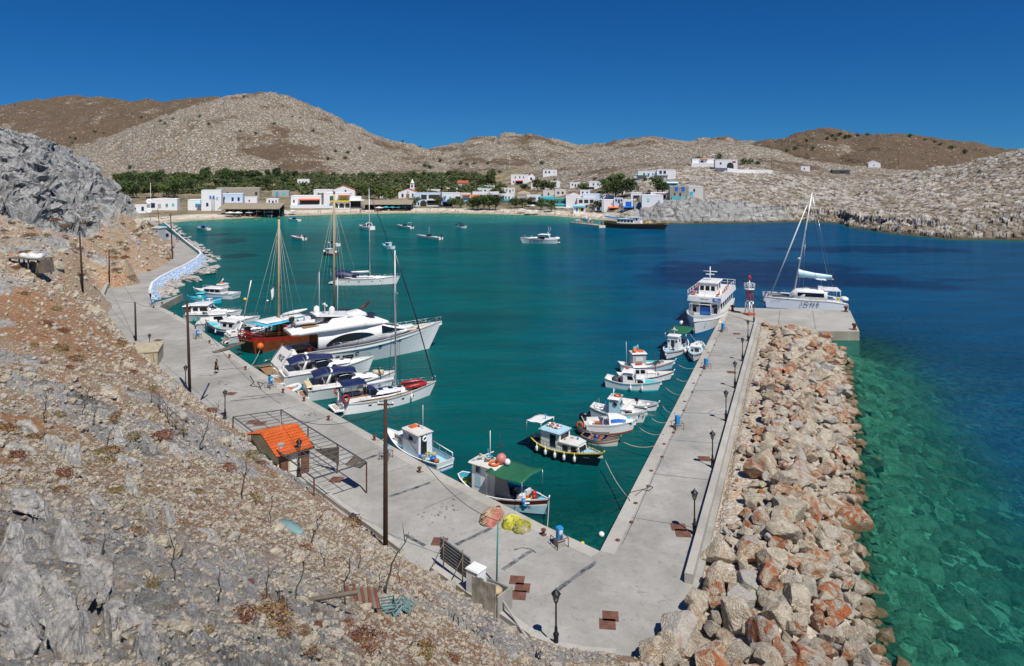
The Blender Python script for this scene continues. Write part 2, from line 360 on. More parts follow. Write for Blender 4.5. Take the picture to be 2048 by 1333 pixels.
# ------------------------------------------------------------ the far shore, the valley and the hills
SHORE = [(-400,455),(250,452),(300,450),(340,446),(380,442),(450,439),(560,433),(700,429),(800,427),(900,427),(1000,429),(1100,432),(1170,438),(1250,444),(1330,446),(1400,447),(1500,446),(1600,444),(1680,447),(1700,455),(1780,467),(1900,479),(2048,482),(2300,484),(2700,490)]
def hillp(pts, Yr, Yf, pw=1.15): return dict(pts=pts, Yr=Yr, Yf=Yf, pw=pw)
HILLS = [
 hillp([(-400,230),(-50,216),(0,211),(60,203),(130,193),(200,191),(260,196),(320,203),(380,197),(430,192),(520,215),(640,270),(760,335)], 1750, 1150),
 hillp([(60,335),(130,305),(180,290),(250,262),(330,232),(400,207),(450,191),(490,182),(540,180),(575,184),(610,196),(650,216),(700,241),(750,265),(800,285),(850,296),(900,312),(960,340)], 1300, 790, 1.05),
 hillp([(40,330),(110,308),(160,295),(250,266),(330,243),(390,236),(440,252),(500,282),(570,312),(650,338)], 1020, 800, 1.0),
 hillp([(230,340),(300,322),(350,309),(400,304),(470,307),(530,320),(570,338)], 850, 770, .9),
 hillp([(760,330),(840,300),(900,289),(960,275),(1010,265),(1050,268),(1100,277),(1150,287),(1200,289),(1240,281),(1300,270),(1340,274),(1370,280),(1450,275),(1490,279),(1560,292),(1640,318)], 1500, 830, 1.1),
 hillp([(1330,300),(1400,298),(1480,288),(1560,272),(1600,262),(1650,253),(1700,258),(1740,263),(1780,264),(1830,268),(1900,282),(1960,292),(2048,300),(2200,320)], 1350, 800, 1.0),
 hillp([(1560,330),(1640,305),(1700,285),(1760,266),(1800,263),(1850,270),(1920,285),(2000,296),(2100,310)], 1150, 760, 1.0),
 hillp([(880,352),(960,347),(1000,343),(1060,330),(1120,319),(1200,305),(1290,292),(1400,290),(1500,293),(1560,305),(1620,320),(1700,331),(1800,338),(1900,345)], 820, 430, .92),
]
CAPE = [(1600,452),(1650,430),(1690,400),(1740,368),(1800,350),(1850,342),(1900,333),(1950,322),(2000,309),(2048,300),(2150,286),(2700,260)]
def shore_y(px): return FPX*CAMZ/(interp(px, SHORE)-HY)
def far_z(x, y, full=False):
    px = 1024+x/y*FPX; S = shore_y(px)+2.5*fbm(x*.05, y*.05, 4)*sstep(1230, 1330, px)
    beach = sstep(1290, 1180, px)
    d = y-S
    base = np.where(d < 0, d*.045*(.6+.4*beach)-.15, 0)+np.where(d > 0, beach*(np.minimum(d, 14)*.10+np.maximum(d-14, 0)*.037), 0)
    cl = 1-beach
    cliff = interp(px, [(1180,1),(1290,9.5),(1380,11),(1500,7),(1600,4.5),(1690,2.5),(1800,3.2),(1950,4.5),(2100,6),(2700,9)])
    base = base+np.where(d > 0, cl*(cliff*(1-np.exp(-d/7))+np.minimum(d, 500)*.022), 0)
    tint = np.zeros(x.shape); z = base.copy()
    cols = [.9, .2, .05, .12, .42, .9, 1.0, .22]
    for h, cc in zip(HILLS, cols):
        row = interp(px, h['pts']); lo, hi = h['pts'][0][0], h['pts'][-1][0]
        Yr = h['Yr']*(1+.04*np.sin(px*.011)); Yf = np.full(x.shape, float(h['Yf']))
        if h is HILLS[7]: Yf = np.maximum(S+interp(px, [(900,90),(1150,55),(1260,30),(1300,12),(1800,12)]), 0)
        zc = CAMZ+(HY-row)/FPX*Yr; edge = sstep(lo-120, lo+10, px)*sstep(hi+120, hi-10, px)
        s = np.clip((y-Yf)/(Yr-Yf), 0, 2.2); zf = np.interp(Yf, [0, 5000], [0, 0])+1.5+np.maximum(Yf-400, 0)*.037
        zf = np.where(h is HILLS[7], interp(px, [(1150,4),(1300,9),(1500,7),(1700,5)]), zf)
        zz = np.where(s < 1, zf+(zc-zf)*np.clip(s, 0, 1)**h['pw'], zc-(s-1)*.35*zc)
        zz = np.where((edge > .02) & (s > 0), zz*edge-20*(1-edge), -30)
        cc = cc+.65*sstep(95, 50, zz)*sstep(700, 560, px) if h is HILLS[1] else cc
        tint = np.where(zz > z, cc, tint); z = np.maximum(z, zz)
    row = interp(px, CAPE); Yf = S+2; Yr = interp(px, [(1600,360),(1690,420),(1800,460),(1900,420),(2048,370),(2700,330)])
    zc = CAMZ+(HY-row)/FPX*Yr; s = np.clip((y-Yf)/(Yr-Yf), 0, 3); zf = cliff*.55
    zz = np.where(s < 1, zf+(zc-zf)*s**.95, zc-(s-1)*6); zz = np.where((px > 1600) & (s > 0) & (d > 0), zz, -30)
    tint = np.where(zz > z, .2, tint); z = np.maximum(z, zz)
    hgt = sstep(1.5, 9, z); dist = y/400.
    wild = sstep(1180, 1300, px)*sstep(0, 14, d)
    hb, eb = blocks(x/9, y/9, 1.2); hc, ec = blocks(x/3.6+4, y/3.6, 1.2)
    rugged = hgt*np.clip(dist, .5, 2.5)
    rid = 1-np.abs(fbm(x*.006+2, y*.0045, 4, ch=2))*2; gul = 1-np.abs(fbm(x*.017+5, y*.010, 4, ch=3))*2
    n = 1.2*rugged*fbm(x*.02, y*.02, 5)+.9*rugged*fbm(x*.11, y*.11, 4, ch=1)+sstep(12, 45, z)*(np.clip(dist, .5, 3)*2.6*(rid-.6)-np.clip(dist, .5, 3)*2.2*np.clip(gul-.55, 0, 1)*2)
    crag = sstep(40, 6, d)*cl*sstep(1230, 1290, px)*sstep(0, 2, d)
    dm = lambda s_, th_, o_: (lambda q: np.where(q[0] > th_, np.clip(q[1]*2.4, 0, 1)**.6, 0))(blocks(x/s_+o_, y/s_-o_, .4))
    k1, k2, k3 = dm(1.9, .20, 3.), dm(3.3, .28, 9.), dm(6.5, .38, 5.)
    knob = wild*sstep(2, 8, d)*np.maximum(np.maximum(k1*.75, k2), k3); nearw = sstep(640, 480, y)
    n += wild*nearw*(.45*k1+.75*k2+1.1*k3)*sstep(1, 6, d)
    n += crag*(.8*hb+1.2*hc+.8*k1-1.2*np.exp(-eb*7)-.7*np.exp(-ec*6)) + sstep(.3, .6, fbm(x*.012+4, y*.012, 3, ch=2))*hgt*1.2*hb
    # the village terrace stays smooth
    n *= 1-.85*sstep(1290, 1230, px)*sstep(75, 40, d)
    z = np.where(d > -1, z+n, z)
    return (z, tint, d, crag*(1-.8*sstep(1480, 1620, px)), np.maximum(knob, .75*sstep(30, 8, d)*sstep(1480, 1620, px)*(k2+k1 > .3))*nearw) if full else z
us = np.linspace(-.86, .92, 1250); ys = np.r_[np.linspace(232, 470, 330), np.geomspace(471, 2300, 330)]
U, YY = np.meshgrid(us, ys); XX = U*YY
ZZ, tint, dsh, crag, knob = far_z(XX, YY, True)
land = grid_mesh('far_hills', XX, YY, ZZ, keep=(ZZ > -1.3), smooth=False, attrs={'tint': tint, 'inland': dsh, 'crag': crag, 'knob': knob})
struct(land, 'bare rocky hills and sandy beach around the bay')
t = NT('hill_ground')
ti = t.attr('tint').outputs['Fac']; inl = t.attr('inland').outputs['Fac']; cg = t.attr('crag').outputs['Fac']
lg = t.noise(.012, 6, .65); md = t.noise(.06, 7, .7); fi = t.noise(.35, 5, .75, t.vmul(t.co, (1., .6, 1.)))
vst = t.vmul(t.co, (1., .8, 1.))
v1 = t.n('ShaderNodeTexVoronoi', i_Vector=vst, i_Scale=.33); vc = t.n('ShaderNodeSeparateColor', i_0=v1.outputs[1]).outputs[0]
v2 = t.n('ShaderNodeTexVoronoi', i_Vector=vst, i_Scale=.42)
pale = t.mix(t.rng(fi, .35, .7), (.18,.145,.10), (.33,.28,.215)); brown = t.mix(t.rng(md, .3, .7), (.085,.055,.03), (.165,.115,.068))
bf = t.rng(t.math('ADD', ti, t.math('MULTIPLY', t.math('SUBTRACT', lg, .5), 3.4)), .30, .66)
bf = t.math('MULTIPLY', bf, .96)
col = t.mix(bf, pale, brown)
rockf = t.math('MULTIPLY', t.rng(v1.outputs[0], .55, .38), t.rng(t.math('SUBTRACT', vc, t.math('MULTIPLY', bf, .62)), .34, .40))
kn = t.attr('knob').outputs['Fac']; sy_ = t.n('ShaderNodeSeparateXYZ', i_0=t.co); nearm = t.math('MULTIPLY', t.rng(sy_.outputs[1], 640, 500), t.rng(sy_.outputs[0], 60, 90))
rockf = t.math('MAXIMUM', t.math('MULTIPLY', rockf, t.math('SUBTRACT', 1., nearm)), t.rng(kn, .25, .6))
col = t.mix(rockf, col, t.mix(vc, (.27,.25,.22), (.50,.465,.41)))
col = t.mix(t.math('MULTIPLY', t.math('MULTIPLY', t.rng(v2.outputs[0], .46, .30), t.rng(fi, .42, .52)), t.math('SUBTRACT', 1., t.math('MULTIPLY', rockf, nearm))), col, (.055,.038,.022))
col = t.mix(t.math('MULTIPLY', t.rng(cg, .2, .7), .85), col, t.mix(t.rng(md, .35, .65), (.20,.21,.215), (.50,.50,.485)))
sep = t.n('ShaderNodeSeparateXYZ', i_0=t.co)
wet = t.math('MULTIPLY', t.rng(sep.outputs[2], 1.1, .35), t.rng(sep.outputs[0], 70, 90)); col = t.mix(wet, col, (.09,.065,.04))
sandf = t.math('MULTIPLY', t.rng(inl, 26, 20), t.rng(sep.outputs[0], 62, 48)); sand = t.mix(t.rng(inl, 4, 9), (.44,.36,.25), (.66,.59,.48))
col = t.mix(sandf, col, sand)
flat = t.math('MULTIPLY', t.rng(inl, 430, 330), t.rng(sep.outputs[0], 30, 5)); flat = t.math('MULTIPLY', flat, t.rng(inl, 18, 30))
col = t.mix(t.math('MULTIPLY', flat, .8), col, t.mix(t.rng(md, .4, .6), (.33,.25,.15), (.12,.12,.05)))
terr = t.n('ShaderNodeTexWave', wave_type='BANDS', bands_direction='Z', i_Vector=t.co, i_Scale=.16, i_Distortion=9., i_Detail=3.).outputs[0]
col = t.mix(t.math('MULTIPLY', t.rng(terr, .88, .97, 0, .7), t.rng(md, .45, .55)), col, (.07,.05,.03))
nb = t.bump(t.math('ADD', t.math('MULTIPLY', v1.outputs[0], -1.), fi), .9, 1.6)
land.data.materials.append(t.out(col, .95, nb))
# ------------------------------------------------------------ quay, pier, breakwater lines in plan
EDGE = [(1200,1103),(1085,1050),(960,986),(860,935),(740,868),(640,812),(560,768),(500,730),(440,688),(395,656),(350,628),(319,613),(366,588)]
QEDGE = [P(x, y, QZ) for x, y in EDGE]
ROADSEA = [(330,600),(303,607),(297,583),(306,566),(340,547),(372,532),(394,519),(399,511),(386,500),(366,485),(346,470),(326,456),(306,444)]
PL0, PL1 = P(1200,1103,QZ), P(1451,616,QZ)           # pier edge on the harbour side
WA0, WA1 = P(1369,1166,QZ), P(1510,648,QZ)           # foot of the parapet wall
HEAD = [P(1451,616,QZ), P(1700,622,QZ), P(1719,664,QZ), P(1600,664,QZ)]
BWL = [(1665,688),(1685,715),(1697,790),(1706,880),(1712,960),(1704,1060),(1722,1150),(1742,1250),(1770,1345),(1830,1500),(1900,1700)]   # waterline of the boulders
BW = np.array([P(x, y, 0)[:2] for x, y in BWL])
def line_d(x, y, L):   # signed distance to polyline (positive = right of travel direction), unsigned min
    best = np.full(x.shape, 1e9); sg = np.ones(x.shape)
    for a, b in zip(L[:-1], L[1:]):
        ab = b-a; t = np.clip(((x-a[0])*ab[0]+(y-a[1])*ab[1])/(ab@ab), 0, 1); ex, ey = x-a[0]-t*ab[0], y-a[1]-t*ab[1]; d = np.hypot(ex, ey)
        s = np.sign(ab[0]*(y-a[1])-ab[1]*(x-a[0])); sg = np.where(d < best, s, sg); best = np.minimum(best, d)
    return best*sg
# ------------------------------------------------------------ sea
gx = np.r_[np.linspace(-190, -70, 90)[:-1], np.linspace(-70, 75, 260)[:-1], np.linspace(75, 560, 120)]; gy = np.r_[np.linspace(14, 140, 230)[:-1], np.linspace(140, 430, 190)]
GX, GY = np.meshgrid(gx, gy); px = 1024+GX/GY*FPX
dbw = line_d(GX, GY, BW)                               # >0 seaward? fixed below
sea_side = dbw if line_d(np.array([60.]), np.array([50.]), BW)[0] > 0 else -dbw
dsh = shore_y(px)-GY
pl = np.array([PL1[:2], PL0[:2]]); dp = line_d(GX, GY, pl); harb = -dp if line_d(np.array([0.]), np.array([90.]), pl)[0] < 0 else dp
harbour = sstep(-3, 3, harb)
nz = fbm(GX*.05, GY*.05, 4); nz2 = fbm(GX*.02+9, GY*.035, 4, ch=1)
far = sstep(70, 135, GY+.0*GX)
d_out = np.where(sea_side > -2, .3+np.clip(sea_side+2, 0, 60)*.42, 9)*(1+.25*nz)
shallow = interp(px, [(300,14),(420,30),(560,55),(900,48),(1150,30),(1250,16),(1300,9),(2048,7)])
dep_shore = np.clip(dsh/shallow, 0, 3)
body = np.zeros(GX.shape+(3,))
teal = np.array((.0008,.086,.088)); turq = np.array((.012,.185,.178)); blue = np.array((.0010,.062,.148)); navy = np.array((.001,.024,.082)); green = np.array((.002,.074,.070)); dk = np.array((.0015,.056,.054))
def mixc(a, b, f): return a*(1-f[..., None])+b*f[..., None]
bl = np.clip(sstep(-.12, .50, (px-1010)/900.+nz2*.22)*sstep(60, 125, GY)+sstep(6.5, 13.5, sea_side+3.5*nz)*(px > 1500)*sstep(200, 120, GY)*sstep(34, 52, GY), 0, 1)
body = mixc(np.broadcast_to(teal, body.shape), blue, bl)
body = mixc(body, dk, sstep(75, 52, GY)*harbour*.8)
body = mixc(body, turq, sstep(2.3, .25, dep_shore+.35*nz)*sstep(1330, 1200, px))
body = mixc(body, np.array((.006,.105,.105)), sstep(1.6, .2, dep_shore)*sstep(1250, 1350, px)*.7)
body = mixc(body, turq*.72, .55*sstep(0, .5, nz2+.1)*sstep(560, 700, px)*sstep(1050, 760, px)*sstep(140, 230, GY))
def patch(x, y, rx, ry, k=1.):
    c = P(x, y); s = c.y/FPX; ex = GX-c.x; ey = GY-c.y; kx = rx*s; ky = ry*c.y*c.y/(FPX*CAMZ)
    q = np.sqrt((ex/kx)**2+(ey/ky)**2)+.55*nz+.3*fbm(GX*.16, GY*.16, 3, ch=2); return sstep(1.05, .75, q)*k
for a in [(1560,545,240,28,.9),(1850,572,80,12,.7),(1400,560,130,16,.5),(1750,500,170,8,.8),(1300,500,90,7,.5),(1900,560,60,6,.5)]: body = mixc(body, navy, patch(*a))
for a in [(460,482,48,6,.8),(480,512,42,8,.8),(430,470,30,3,.7),(880,500,70,6,.35),(960,640,120,30,.25),(620,560,60,12,.3)]: body = mixc(body, np.array((.003,.040,.052)), patch(*a))
body = mixc(body, green, sstep(12, 3, sea_side+3*nz)*(sea_side > -6)*(px > 1450)*sstep(125, 95, GY))
opac = np.where(sea_side > -6, 1-np.exp(-.14*np.clip(d_out, 0, 20)), 1.)
left_sh = line_d(GX, GY, np.array([P(x, y)[:2] for x, y in [(345,595),(425,545),(430,530),(405,500),(370,470)]]))
opac = np.where((harbour > .5) | (dep_shore < 3), np.minimum(np.where(sea_side > -6, np.where(px > 1450, opac, 1), 1), np.where(px < 1300, .35+.65*sstep(0, 1.2, dep_shore), .6+.4*sstep(0, .6, dep_shore))), opac)
corner = P(1190,1090); opac = np.minimum(opac, 1-.28*sstep(14, 2, np.hypot(GX-corner.x, GY-corner.y)))
sea = grid_mesh('sea', GX, GY, np.zeros(GX.shape), attrs={'body': body, 'opac': np.clip(opac, .06, 1)})
struct(sea, 'clear teal and deep blue water of the harbour bay')
t = NT('sea_water'); t.t.nodes.remove(t.b)
geo = t.vmul(t.co, (.55, 1.25, 1)); w1 = t.noise(.55, 4, .6, geo, .6); w2 = t.noise(2.6, 3, .6, geo, .4); w3 = t.noise(.09, 3, .5, geo)
hgt = t.math('ADD', t.math('MULTIPLY', w1, 1.), t.math('MULTIPLY', w2, .28)); hgt = t.math('ADD', hgt, t.math('MULTIPLY', w3, 1.6))
nrm = t.bump(hgt, .55, .55)
at = t.attr('body').outputs['Color']; streak = t.rng(t.noise(.10, 6, .72, t.vmul(t.co, (.5, 1.6, 1))), .3, .7, .72, 1.25)
dif = t.n('ShaderNodeBsdfDiffuse', i_Color=t.scale(at, streak), i_Normal=nrm)
tr = t.n('ShaderNodeBsdfTransparent', i_Color=(.40,.90,.88,1))
m1 = t.n('ShaderNodeMixShader', i_0=t.attr('opac').outputs['Fac'], i_1=tr.outputs[0], i_2=dif.outputs[0])
fr = t.n('ShaderNodeFresnel', i_IOR=1.33, i_Normal=nrm); fa = t.math('MULTIPLY', fr.outputs[0], .30)
gl = t.n('ShaderNodeBsdfGlossy', i_Roughness=.12, i_Normal=nrm)
m2 = t.n('ShaderNodeMixShader', i_0=fa, i_1=m1.outputs[0], i_2=gl.outputs[0])
t.t.links.new(m2.outputs[0], t.t.nodes['Material Output'].inputs[0]); sea.data.materials.append(t.m)
# seabed
gx = np.linspace(-190, 560, 260); gy = np.linspace(14, 430, 260); BX, BY = np.meshgrid(gx, gy); pxb = 1024+BX/BY*FPX
db = line_d(BX, BY, BW); db = db if line_d(np.array([60.]), np.array([50.]), BW)[0] > 0 else -db
BZ = -np.clip(.2+np.clip(db+3, 0, 60)*.34, .4, 9)
BZ = np.where(db < -3, -3.2, BZ); BZ = np.maximum(BZ, -np.clip((shore_y(pxb)-BY)*.045, .1, 9)); BZ += .15*fbm(BX*.3, BY*.3, 3)
bed = grid_mesh('seabed', BX, BY, BZ); struct(bed, 'pale sandy seabed under the clear water')
t = NT('seabed_sand'); bed.data.materials.append(t.out(t.mix(t.rng(t.noise(.9, 8, .8, None, .6), .44, .56), (.03,.05,.02), (.60,.60,.40)), .95, None))

# ------------------------------------------------------------ concrete
def concrete(name, c1, c2, crack=True, board=False):
    t = NT(name); n1 = t.noise(.22, 7, .7); n2 = t.noise(2.2, 6, .75); n3 = t.noise(14, 3, .8)
    col = t.mix(t.rng(n1, .35, .65), c1, c2); col = t.mix(t.rng(n2, .56, .72), col, tuple(x*.72 for x in c1)); col = t.mix(t.rng(n3, .55, .75, 0, .45), col, (.52,.51,.48)); col = t.mix(t.rng(t.noise(30, 2, .6), .62, .70, 0, .6), col, (.16,.155,.15))
    col = t.mix(t.rng(t.noise(.09, 6, .7), .50, .60, 0, .45), col, (.25,.235,.205)); col = t.mix(t.rng(t.noise(.7, 9, .8, None, 1.5), .60, .66, 0, .55), col, (.19,.18,.165))
    if crack:
        v = t.vor(.10, 'DISTANCE_TO_EDGE', t.n('ShaderNodeVectorMath', operation='ADD', i_0=t.co, i_1=t.scale(t.n('ShaderNodeTexNoise', i_Vector=t.co, i_Scale=.6, i_Detail=5.).outputs[1], 1.6)).outputs[0])
        col = t.mix(t.math('MULTIPLY', t.rng(v, .007, .002), t.rng(n1, .54, .62, 0, .8)), col, (.13,.125,.12))
    return t.out(col, .93, t.bump(n3, .35, .03))
MATS['concrete'] = concrete('concrete', (.25,.243,.222), (.395,.385,.355)); MATS['concrete_head'] = concrete('concrete_head', (.34,.325,.29), (.43,.415,.375))
MATS['asphalt'] = concrete('worn_road', (.30,.295,.28), (.37,.36,.34)); MATS['quayface'] = concrete('quay_face', (.22,.20,.15), (.40,.36,.27), False)
def shift_in(pts, k):   # push the hill side of the quay under the slope
    out = []
    for i, (x, y) in enumerate(pts):
        p = P(x, y, QZ); a = P(*pts[max(i-1,0)], QZ); b = P(*pts[min(i+1,len(pts)-1)], QZ); d = (b-a).normalized(); out.append(Vector((p.x-d.y*k, p.y+d.x*k, QZ)))
    return out
inner = shift_in(TOE[1:], 1.6)
cornr = P(1200,1103,QZ)
poly = [tuple(p[:2]) for p in QEDGE]+[tuple(P(x, y, QZ)[:2]) for x, y in ROADSEA]+[tuple(p[:2]) for p in reversed(inner)]+[tuple(P(1310,1325,QZ)[:2]), tuple(P(1420,1330,QZ)[:2]), tuple(P(1440,1250,QZ)[:2]), tuple((WA0+Vector((.8,-.3,0)))[:2]), tuple((WA0+(WA1-WA0)*.02)[:2])]
mb = MB(); mb.prism(poly, -4, QZ, 'concrete', 'quayface'); quay = struct(mb.build('quay_pavement'), 'grey concrete quay running along the foot of the hill')
out = Vector((.92,-.39,0))
mb = MB(); mb.prism([tuple(p[:2]) for p in (PL0, WA0+out*.9, WA1+out*.9, P(1516,640,QZ), PL1+(PL0-PL1)*.055)], -4, QZ-.006, 'concrete', 'quayface')
struct(mb.build('pier_pavement'), 'long grey concrete pier reaching out to the light beacon')
mb = MB(); hp = [PL1+(PL0-PL1)*.055, PL1, HEAD[1], HEAD[2], HEAD[3], WA1+out*.9]
mb.prism([tuple(p[:2]) for p in hp], -5, QZ+.06, 'concrete_head', 'quayface'); struct(mb.build('pier_head_pavement'), 'wide concrete head of the pier')
# kerb strips: pale coping along the water edges
def strip(name, pts, w, z, side=1, m='kerb', h=.012):
    mb = MB(); L = []; Rr = []
    for i, p in enumerate(pts):
        a = pts[max(i-1,0)]; b = pts[min(i+1,len(pts)-1)]; d = (b-a).normalized(); n = Vector((-d.y, d.x, 0))*side
        L.append(p); Rr.append(p+n*w)
    for i in range(len(pts)-1):
        q = [L[i], L[i+1], Rr[i+1], Rr[i]]
        lo = [Vector((v.x, v.y, z)) for v in q]; hi = [Vector((v.x, v.y, z+h)) for v in q]
        mb.add(lo+hi, [(3,2,1,0),(4,5,6,7),(0,1,5,4),(1,2,6,5),(2,3,7,6),(3,0,4,7)], m)
    return mb.build(name)
MATS['kerb'] = concrete('coping', (.36,.345,.305), (.46,.44,.395), False)
struct(strip('quay_kerb', QEDGE[:12], .95, QZ, 1), 'pale coping along the quay edge')
struct(strip('pier_kerb', [PL0+(PL1-PL0)*i/8 for i in range(9)], .95, QZ+.001, -1), 'pale coping along the pier edge')

# joints between the slabs, and a worn darker lane
def joint(a, b, w, lb='thin dark joint between concrete slabs'):
    d = (b-a); n = Vector((-d.y, d.x, 0)).normalized()*w/2; k = max(int(d.length/1.2), 2); rg = random.Random(int(a.x*7+b.y*3)); mb = MB(); L = []; Rr = []
    for i in range(k+1): p = a.lerp(b, i/k)+n*rg.uniform(-1.2, 1.2); L.append(p+n*rg.uniform(.5, 1.2)); Rr.append(p-n*rg.uniform(.5, 1.2))
    mb.add(L+Rr, [(i, i+1, k+2+i, k+1+i) for i in range(k)], 'darkgrey'); struct(mb.build('slab_joint'), lb)
zq = Vector((0,0,.005)); e0 = Vector((.95,-.38,0))
for q in (.06,.15,.24,.33,.42,.51,.60,.69,.78,.87): a = PL0+(PL1-PL0)*q; joint(a+e0*.98+zq, WA0+(WA1-WA0)*min(1.176*q+.02,1)-e0*.15+zq, .05)
joint(PL0+e0*1.0+zq+Vector((.6,1.2,0)), PL0+(PL1-PL0)*.93+e0*1.0+zq, .05)
for i in range(3, 10):
    for f in (.35, .85):
        a = QEDGE[i].lerp(QEDGE[i-1], f); d = (QEDGE[i-1]-QEDGE[i]).normalized(); n = Vector((d.y, -d.x, 0)); n = n if n.y < 0 else -n; joint(a+n*1.0+zq, a+n*(4.6 if i < 8 else 7)+zq, .05)
hz = Vector((0,0,.07)); joint(P(1560,621,QZ)+hz, P(1556,660,QZ)+hz, .07); joint(P(1625,622,QZ)+hz, P(1632,662,QZ)+hz, .07)
# ------------------------------------------------------------ rocks
def ico(sub):
    bm = bmesh.new(); bmesh.ops.create_icosphere(bm, subdivisions=sub, radius=1); v = np.array([x.co[:] for x in bm.verts]); f = np.array([[q.index for q in p.verts] for p in bm.faces]); bm.free(); return v, f
ICO = {k: ico(k) for k in (1, 2, 3, 4, 5)}
def rock(seed, sub, cuts=11, rough=.05, lo=.55, hi=.9):
    r = np.random.RandomState(seed); v, f = ICO[sub]; v = v.copy()
    for _ in range(cuts):
        n = r.randn(3); n /= np.linalg.norm(n); d = r.uniform(lo, hi); s = v@n-d; v = v-np.where(s > 0, s, 0)[:,None]*n*.985
    k = v*3.1+seed
    nz = fbm(k[:,0]+k[:,2]*.7, k[:,1]-k[:,2]*.6, 4, ch=seed % 4); v *= (1+rough*1.9*nz)[:,None]
    v *= np.array([r.uniform(.95, 1.3), r.uniform(.8, 1.05), r.uniform(.62, .88)])
    return v, f
def rot_z(v, a): c, s = math.cos(a), math.sin(a); return np.stack([v[:,0]*c-v[:,1]*s, v[:,0]*s+v[:,1]*c, v[:,2]], -1)
def rock_mat(name, rust, lift=1.):
    t = NT(name); oi = t.n('ShaderNodeObjectInfo').outputs['Random']; isl = t.n('ShaderNodeNewGeometry').outputs['Random Per Island']
    rd = t.math('FRACT', t.math('ADD', oi, isl)); off = t.n('ShaderNodeCombineXYZ', i_0=t.math('MULTIPLY', rd, 91.), i_1=t.math('MULTIPLY', rd, 57.)).outputs[0]
    vec = t.n('ShaderNodeVectorMath', operation='ADD', i_0=t.co, i_1=off).outputs[0]
    n1 = t.noise(1.6, 8, .72, vec); n2 = t.noise(1.7, 7, .7, vec, 1.0); n3 = t.noise(7, 5, .8, vec); v = t.vor(4, vec=vec); v6 = t.vor(13, vec=vec)
    col = t.mix(t.rng(n1, .38, .62), (.37,.305,.215), (.66,.585,.455)); col = t.mix(t.rng(n3, .52, .68), col, (.80,.74,.63)); col = t.mix(t.rng(rd, .60, .95, 0, .6), col, (.44,.445,.45))
    rs = t.math('ADD', n2, t.math('MULTIPLY', t.math('SUBTRACT', t.math('FRACT', t.math('MULTIPLY', rd, 7.3)), .5), .28))
    col = t.mix(t.math('MULTIPLY', t.rng(rs, .525, .61, 0, .8), rust), col, t.mix(n3, (.36,.19,.09), (.46,.31,.18)))
    col = t.mix(t.math('MULTIPLY', t.rng(t.math('ADD', rs, t.math('MULTIPLY', n3, .12)), .665, .74), rust), col, (.42,.13,.045))
    col = t.mix(t.rng(v, .10, .02), col, (.17,.14,.11)); col = t.mix(t.rng(v6, .16, .06, 0, .7), col, (.16,.14,.12))
    sepz = t.n('ShaderNodeSeparateXYZ', i_0=t.n('ShaderNodeNewGeometry').outputs['Position']).outputs[2]
    col = t.mix(t.rng(sepz, .75, .2), col, t.mix(n1, (.09,.065,.03), (.30,.22,.11)))
    col = t.mix(t.rng(sepz, -.15, -.7), col, t.mix(t.rng(t.math('ADD', t.math('MULTIPLY', rd, .28), t.math('MULTIPLY', t.noise(2.6, 8, .8, vec), 1.15)), .45, .95), (.04,.045,.015), (.62,.58,.36)))
    col = t.scale(col, lift)
    return t.out(col, .9, t.bump(t.math('ADD', t.math('ADD', n3, t.math('MULTIPLY', v6, .5)), t.math('MULTIPLY', n1, 1.5)), 1., .16))
MATS['boulder'] = rock_mat('boulder_limestone', 1.); MATS['scree'] = rock_mat('scree_limestone', .16, 1.04)
# breakwater mound
LB = [tuple(P(1230,1420,QZ)[:2]), tuple(P(1268,1338,QZ)[:2]), tuple(P(1318,1290,QZ)[:2]), tuple(P(1372,1222,QZ)[:2]), tuple((WA0+out*.9+Vector((.2,-.6,0)))[:2]), tuple((WA1+out*.9)[:2]), tuple((WA1+out*3)[:2]), tuple(P(1600,662,QZ)[:2]), tuple(P(1650,662,QZ)[:2])]
LBA = np.array(LB)
_sgn = 1 if line_d(np.array([60.]), np.array([50.]), BW)[0] > 0 else -1
_sgl = 1 if line_d(np.array([40.]), np.array([60.]), LBA)[0] > 0 else -1
def mound(x, y):
    b = -_sgn*line_d(x, y, BW); a = _sgl*line_d(x, y, LBA)
    hi = 1.45+np.clip(a-1.8, 0, 9)*.26
    z = np.minimum(np.minimum(hi, 2.7), .05+b*.40); z = np.where(b < 0, np.maximum(b*.9, -5), z)
    z = np.where(a < 0, np.minimum(z, QZ-.3), z)
    return z, a, b
mx_, my_ = np.meshgrid(np.linspace(3, 66, 260), np.linspace(24, 112, 360)); mz, ma, mbb = mound(mx_, my_); mz = mz+.12*fbm(mx_*.9, my_*.9, 4)
m_o = grid_mesh('breakwater_mound', mx_, my_, mz, keep=(ma > -.4) & (mbb > -3.2)); struct(m_o, 'rubble core of the breakwater beside the pier wall')
t = NT('mound_gravel'); g = t.vor(4.5); gc = t.n('ShaderNodeSeparateColor', i_0=t.vor(4.5, out=1)).outputs[0]
sz = t.n('ShaderNodeSeparateXYZ', i_0=t.co).outputs[2]
c = t.mix(gc, (.30,.25,.19), (.54,.49,.42)); c = t.mix(t.rng(t.noise(.5, 6, .7), .5, .65), c, (.40,.29,.18)); c = t.mix(t.rng(sz, .6, -.2), c, (.14,.13,.06))
m_o.data.materials.append(t.out(c, .95, t.bump(g, .8, .12)))
RPROTO = [rock(20+i, 4, 17, .045, .42, .74) for i in range(12)]; RLOW = [rock(60+i, 3, 15, .05, .42, .74) for i in range(12)]
RSEA = [rock(90+i, 2, 8, .12, .6, .95) for i in range(6)]; rmesh = []
for i, (v, f) in enumerate(RPROTO):
    o = np_mesh('boulder', v, f, False); o.data.materials.append(MATS['boulder']); rmesh.append(o.data); bpy.data.objects.remove(o)
r_ = np.random.RandomState(3); cand = []
acc = []
